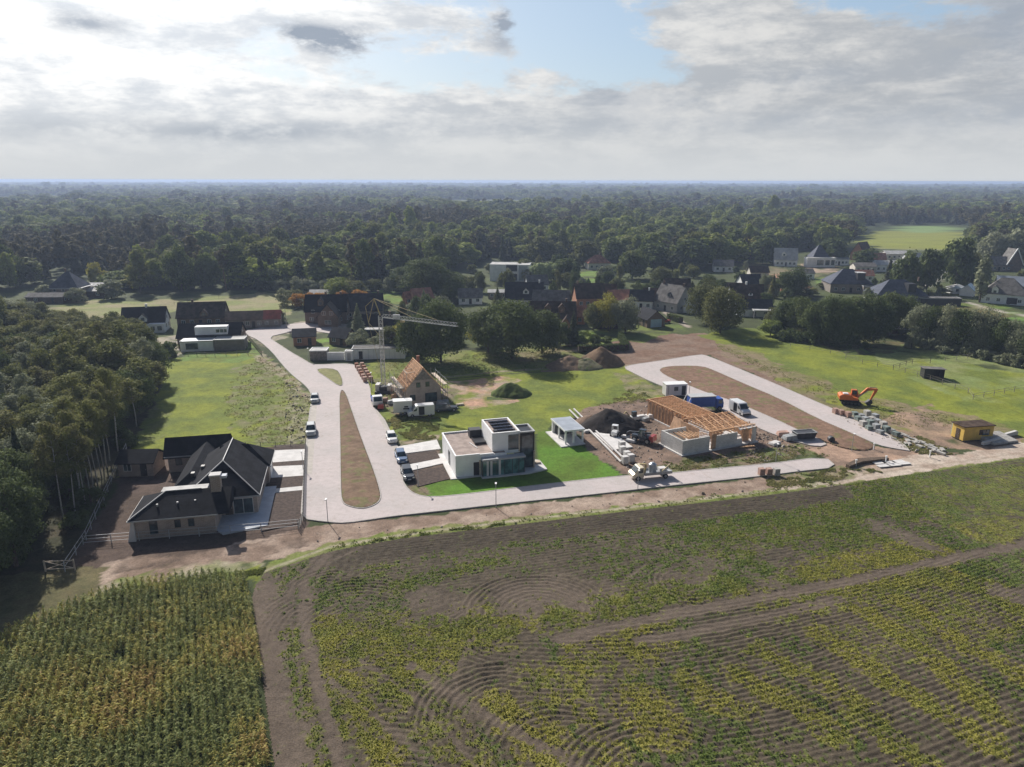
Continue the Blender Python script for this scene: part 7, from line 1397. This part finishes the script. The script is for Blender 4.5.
    for px, py, sx, sy, h, rz, m, nm, lb, ct in ((592,424.5,2.6,1.8,.5,20,'wrap_grey','sheet_bundle','tilted pale sheet bundle at the left foot of the black heap','bundle'), (589,431,2.4,1.0,.4,25,'slab_white','board_stack','white board stack beside the long rails','boards'), (626,437,1.6,1.0,.5,-30,'slab_white','board_stack','white insulation boards left of the telehandler','boards'), (631,441,2.0,.9,.45,-35,'slab_white','board_stack','second heap of insulation boards below the telehandler','boards'),
        (641,418,1.6,1.2,.8,10,'slab_white','material_sack','white building sack at the foot of the timber wing, left','sack'), (646,420,1.4,1.2,.7,30,'wrap_grey','material_sack','grey building sack at the foot of the timber wing, middle','sack'), (652,417,1.5,1.3,.8,0,'slab_white','material_sack','white building sack at the foot of the timber wing, right','sack'), (627,427,3.2,1.4,.7,5,'hut_yellow','timber_bundle','yellowish timber bundle on the left of the telehandler','timber'),
        (790,438,2.6,1.8,.9,15,'wrap_grey','tarpaulin_pile','grey covered pile right of the timber frame','covered pile'), (783,434,2.2,1.6,.8,0,'stone_pink','brick_pile','heap of reddish bricks right of the timber frame','bricks'), (775,443,2.0,1.4,.5,30,'slab_white','board_stack','pale boards on the ground right of the timber frame','boards'), (748,446,3.0,.5,.2,12,'wood_fresh','plank_pile','loose planks in the shade before the block wall','planks'),
        (443,404,2.8,1.8,.8,10,'wrap_grey','tarpaulin_pile','grey covered pile at the right wall of the rafter-roofed house','covered pile'), (460,405,1.8,.9,.3,20,'wood_pale','plank_pile','pale planks on the grass right of the dark car','planks'), (385,402,1.4,1.2,.9,0,'stone_pink','brick_pile','red brick pile behind the flatbed truck','bricks'), (391,404,1.4,1.2,.8,20,'wrap_grey','material_sack','grey sack between the flatbed truck and the box trailer','sack'), (381,409,1.3,1.1,1.0,5,'paint_red','red_crate','red crate at the tail of the flatbed truck','crate'),
        (398,396,1.6,1.2,1.0,0,'wood_osb','timber_bundle','brown timber bundle between crane and rafter-roofed house','timber'), (390,392,1.3,1.1,1.2,0,'stone_pink','brick_pile','brick pile at the foot of the crane','bricks'), (394,398,1.2,1.0,.8,30,'wood_fresh','plank_pile','orange planks left of the rafter-roofed house','planks'), (537,463,1.4,1.2,.35,10,'wood_pale','plank_pile','small pale planks on the villa lawn','planks')):
        x, y = G(px, py); o = tag(MB().hull([(-sx/2,-sy/2,0),(sx/2,-sy/2,0),(sx/2,sy/2,0),(-sx/2,sy/2,0)],[(-sx*.44,-sy*.42,h*.9),(sx*.42,-sy*.4,h),(sx*.42,sy*.42,h),(-sx*.4,sy*.42,h*.8)]).build(nm, M[m], bevel=.05), lb, ct); o.location = (x, y, 0); o.rotation_euler.z = R(rz)
    # red pallets by the garages
    g6 = 'red brick pallets along the street'; hr = heading((359,367), (369,383)); c = 0
    for t in np.linspace(0, 1, 6):
        for s in (-1, 1):
            px, py = 359.5+t*8.5, 368+t*14; x, y = G(px, py); pallet(x+s*.7*math.sin(hr)*-1, y+s*.7*math.cos(hr)*1, hr, 'brick_red' if (c % 3) == 0 else 'stone_pink', 'red brick stack in the double row beside the crane yard', g6, h=1.2, sx=1.15, sy=1.0); c += 1
    # short rebar posts along the loop's earth edge and concrete pipe ring
    for px, py, lb in ((831,440.5,'dark concrete pipe ring standing on the earth island tip'),):
        x, y = G(px, py); o = tag(MB().tube((0,-.4,.55),(0,.4,.55),.55,.55,14).build('pipe_ring', M['steel_dark']), lb, 'pipe'); o.location = (x, y, 0)
    for px, py, lb in ((856,464.5,'white marker post at the left end of the raw earth bank'), (886,460.5,'white marker post behind the concrete plates'), (930,455,'white marker post at the end of the weedy strip'), (874,447.5,'white marker post on the kerb of the island tip')):
        x, y = G(px, py); o = tag(empty('marker_post', (x, y, 0)), lb, 'marker post'); MB().cbox(0,0,-.1,.16,.16,1.1).build('post', M['trim_white'], o); MB().cbox(0,0,1.0,.3,.3,.12).build('cap', M['trim_white'], o)
    tag(sheet('earth_bank', PG([(846,465),(858,459),(886,457.5),(889,459),(862,462.5),(850,467)]), -.1, .45, mat('earth_bank', (.12,.085,.06), .95, .25, 2, .8, 8)), kind='structure')

def fence(name, pts, h, step, rails, m, label, post=.09, rw=.05, cat='fence', z=0):
    W = pts; o = tag(empty(name, (W[0][0], W[0][1], 0)), label, cat); ox, oy = W[0]; n = 0
    for (x1, y1), (x2, y2) in zip(W[:-1], W[1:]):
        L = math.hypot(x2-x1, y2-y1); k = max(1, int(L/step))
        for i in range(k+(1 if (x2, y2) == W[-1] else 0)):
            t = i/k; p = MB().cbox(x1+(x2-x1)*t-ox, y1+(y2-y1)*t-oy, -.3, post, post, h+.3).build('post', M[m], o); n += 1
        b = MB(); [b.bar((x1-ox, y1-oy, r*h), (x2-ox, y2-oy, r*h), rw) for r in rails]; b.build('rails', M[m], o)
    return o
def fences():
    fence('yard_fence', PG([(127,452),(112,485),(87,541),(66,573)]), 1.3, 3.0, (.45,.95), 'trim_grey', 'pale two-rail fence running between the dark wood and the bungalow yard')
    fence('wire_fence', PG([(84,546),(140,541.5),(200,537),(262,532),(299,528)]), 1.2, 3.0, (.2,.6,.98), 'trim_grey', 'thin wire fence along the dirt strip in front of the bungalow')
    fence('garden_fence', PG([(299,531),(303.6,520),(304.6,478),(306,446)]), 1.1, 1.1, (.1,.3,.5,.7,.9), 'trim_dark', 'black wire garden fence between the bungalow drives and the street', .07, .04)
    fence('garden_fence', PG([(306,446),(276,448),(246,448)]), 1.0, 2.0, (.3,.9), 'trim_dark', 'black wire fence behind the bungalow drives', .07, .04)
    x, y = G(61, 572); o = tag(empty('field_gate', (x, y, 0), R(6)), 'weathered white field gate with crossed bars below the dark wood', 'gate'); b = MB(); [b.cbox(q,0,-.2,.14,.14,1.6) for q in (-1.7,1.7)]; b.build('gate_posts', M['wood_pale'], o); b = MB(); [b.bar((-1.6,0,z),(1.6,0,z),.09) for z in (.2,1.25)]; b.bar((-1.6,0,.2),(1.6,0,1.25),.07); b.bar((-1.6,0,1.25),(1.6,0,.2),.07); b.build('gate_bars', M['wood_pale'], o)
    fence('paddock_fence', PG([(893,367.5),(930,378),(968,391),(973,397),(1024,387.5),(1080,380)]), 1.2, 3.2, (.5,.95), 'wood_grey', 'grey post and rail fence round the near side of the paddock')
    fence('paddock_fence', PG([(893,367.5),(912,362),(930,361)]), 1.2, 3.0, (.5,.95), 'wood_dark', 'dark post and rail fence with bushes left of the field shelter')
    fence('paddock_fence', PG([(945,359),(1000,352),(1060,362)]), 1.2, 4, (.5,.95), 'wood_grey', 'grey fence across the far side of the paddock')
    fence('pasture_fence', PG([(790,345),(830,352),(862,362),(893,368)]), 1.1, 4, (.5,.95), 'wood_grey', 'wire fence between the bright grass strip and the shaded pasture')
    fence('lot_fence', PG([(188,357),(215,358),(248,356),(262,357)]), 1.1, 2.6, (.5,.95), 'wood_grey', 'light fence below the garden of the long black-roofed house')
    fence('boundary_fence', PG([(262,357),(252,345),(244,336)]), 1.5, 1.5, (.2,.5,.8), 'wood_dark', 'dark fence climbing along the road beside the pale annexes')
    fence('pasture_fence', PG([(160,309),(200,300),(290,296)]), 1.1, 6, (.5,.95), 'wood_grey', 'pasture fence behind the roadside houses')
    for i, (a, b, h, w, lb) in enumerate((((578,352),(626,350),1.9,1.4,'clipped dark hedge closing the small garden, front side'), ((626,350),(620,338),1.9,1.4,'clipped dark hedge closing the small garden, right side'), ((668,318),(681,322),1.8,1.5,'clipped hedge block below the grey gabled house'), ((658,306),(640,298),1.5,2,'long green hedge beside the path of the blue-doored barn'), ((300,288),(420,281),1.6,2,'far hedge line below the wood'))):
        A = Vector((*G(*a), 0)); B = Vector((*G(*b), 0)); L = (B-A).length; n = int(L*90); d = (B-A).normalized(); s = Vector((-d.y, d.x, 0)); g = np.random.default_rng(i)
        t = g.random(n)*L; u = (g.random(n)-.5)*w; z = h*np.where(g.random(n) < .5, 1, g.random(n)); u = np.where(z < h, np.sign(u)*w/2, u)
        P = np.stack([d.x*t+s.x*u, d.y*t+s.y*u, z], -1)+g.normal(0, .06, (n, 3)); Nn = g.normal(0, 1, (n, 3)); Nn[:, 2] += .4; Nn /= np.linalg.norm(Nn, axis=1)[:, None]; T = np.cross(Nn, g.normal(0, 1, (n, 3))); T /= np.linalg.norm(T, axis=1)[:, None]; Bb = np.cross(Nn, T); T *= .16; Bb *= .13
        V = np.stack([P-T-Bb, P+T-Bb, P+T+Bb, P-T+Bb], 1).reshape(-1, 3); me = npmesh('hedge', V, np.arange(4*n).reshape(-1, 4), [MATS['leaf_oak']]); o = link(bpy.data.objects.new('hedge', me)); o.location = A; tag(o, lb, 'hedge')
        # woody core keeps the hedge closed
        MB().bar((0,0,h*.45), (B-A)+Vector((0,0,h*.45)), w*.8, h*.8).build('core', M['wood_dark'], o)

def ground_cover():
    """rough grass, weeds and stones on the unkept plots"""
    def scatter(name, polys, n, w, h, yel, cols, seed, thr=.45, sc=3):
        g = np.random.default_rng(seed); X = []; Y = []
        for p in polys:
            q = np.array(PG(p)); a, b = q.min(0), q.max(0); k = int(n/len(polys)); x = g.uniform(a[0], b[0], k*2); y = g.uniform(a[1], b[1], k*2); m = inside(x+(fbm(x, y, 2.2, seed+7, 3)-.5)*4, y+(fbm(x, y, 2.2, seed+8, 3)-.5)*4, [tuple(v) for v in q]) & (fbm(x, y, sc, seed, 3) > thr) & (fbm(x, y, .9, seed+3, 2) > .42); X.append(x[m]); Y.append(y[m])
        x = np.concatenate(X); y = np.concatenate(Y); tufts(name, x, y, x*0-.08, w, h, 3, np.clip(yel+(fbm(x, y, 4, seed+1, 3)-.5)*1.4, 0, 1), 'weed_leaf', cols)
    G2 = ((.16,.19,.055), (.34,.30,.14))
    scatter('rough_grass', [[(236,372),(262,356),(290,376),(308,398),(306,430),(303,446),(262,446),(238,430),(225,400)], [(640,472),(670,462),(700,456),(810,442),(820,446),(822,454),(768,461),(700,469),(668,471)], [(372,365),(480,353),(560,348),(560,367),(450,376),(380,378)], [(388,420),(410,414),(440,418),(436,438),(402,440),(392,430)],
        [(770,475),(838,467),(872,465),(884,468),(850,477),(800,485),(770,488)], [(895,436),(910,432),(952,446),(945,453),(925,453),(905,447)], [(560,424),(640,385),(655,400),(640,402),(600,404)], [(712,342),(790,370),(870,397),(960,415),(960,425),(900,425),(850,408),(780,380)]], 52000, .13, .13, .5, G2, 31, .36)
    scatter('verge_grass', [[(90,598),(140,588),(200,577),(262,566),(258,582),(246,581),(184,583),(120,595)], [(330,545),(512,519),(768,489),(840,481),(840,484),(768,493),(512,523.5),(335,550)], [(310,556),(400,538),(512,522.5),(512,526),(400,540.5),(335,552)]], 26000, .12, .13, .35, ((.16,.20,.05), (.32,.29,.12)), 37, .3)
    # stones
    g = np.random.default_rng(5); P = []
    for poly, n in (([(600,405),(640,400),(660,405),(680,440),(660,462),(632,470),(590,445)], 500), ([(285,380),(312,398),(309,430),(305,448),(286,450)], 500), ([(372,380),(400,382),(455,395),(450,410),(392,416)], 350), ([(830,408),(900,430),(950,446),(930,454),(900,446),(840,418)], 450), ([(760,425),(812,446),(770,460),(740,458)], 300), ([(262,352),(290,370),(300,384),(275,365)], 150), ([(300,532),(512,508),(768,478),(768,488),(512,518),(320,543)], 90)):
        q = np.array(PG(poly)); a, b = q.min(0), q.max(0); x = g.uniform(a[0], b[0], n*2); y = g.uniform(a[1], b[1], n*2); m = inside(x, y, [tuple(v) for v in q]); P.append(np.stack([x[m][:n], y[m][:n]], -1))
    P = np.concatenate(P); n = len(P); s = np.minimum(g.lognormal(-2.35, .5, n), .32)[:, None]; base = np.array([(-1,-1,0),(1,-.8,0),(.9,1,0),(-1,.9,0),(-.6,-.5,1),(.5,-.6,.9),(.6,.5,1.1),(-.5,.6,.8)])
    V = np.repeat(np.column_stack([P, np.full(n, -.08)]), 8, 0).reshape(n, 8, 3)+base[None]*s[:, None]*g.uniform(.6, 1.2, (n, 8, 3)); f = np.array([(0,1,5,4),(1,2,6,5),(2,3,7,6),(3,0,4,7),(4,5,6,7)])[None]+np.arange(n)[:, None, None]*8
    c = np.repeat(np.where(g.random((n, 1)) < .5, np.array((.36,.32,.28)), np.array((.24,.19,.15))), 8, 0); me = npmesh('rubble', V.reshape(-1, 3), f.reshape(-1, 4), [surfmat('rubble_stone', 4, .2, .3, .02)], False, c); tag(link(bpy.data.objects.new('rubble', me)), kind='stuff')
vehicles(); site_things(); fences(); ground_cover()

build_forest(); build_left_wood(); build_village_trees()
def build_haze():
    b = MB(); b.box(-30000, 30000, -3000, 30000, -6, 47.3); o = b.build('haze', None); o.data.materials.clear()
    m = bpy.data.materials.new('haze_air'); m.use_nodes = True; m.node_tree.nodes.clear(); t = NT(m.node_tree)
    out = t.new('ShaderNodeOutputMaterial'); v = t.new('ShaderNodeVolumePrincipled'); v.inputs['Density'].default_value = .00022; v.inputs['Color'].default_value = (.56, .69, .95, 1); v.inputs['Anisotropy'].default_value = .2
    t.l.new(v.outputs[0], out.inputs['Volume']); o.data.materials.append(m); tag(o, kind='stuff')
build_haze()

# ---------------------------------------------------------------- labels: tell repeats apart by their place in their row
ORD = ['leftmost','second from the left','third from the left','fourth from the left','fifth from the left','sixth from the left','seventh from the left','eighth from the left','ninth from the left','tenth from the left']+[w+' from the left' for w in ('eleventh','twelfth','thirteenth','fourteenth','fifteenth')]
def refine_labels():
    by = {}
    for o in SC.objects:
        if o.parent is None and 'label' in o.keys(): by.setdefault(o['label'], []).append(o)
    for lb, L in by.items():
        if len(lb.split()) > 16: print('LONG', lb)
        if 1 < len(L) <= 30:
            L.sort(key=lambda o: world_px(o.location.x, o.location.y)[0]); n = len(L)
            for i, o in enumerate(L):
                t = ORD[i] if i <= (n-1)//2 and i < 15 else (ORD[n-1-i].replace('left', 'right') if n-1-i < 15 else None)
                if t and len((lb+', '+t).split()) <= 16: o['label'] = lb+', '+t
refine_labels()
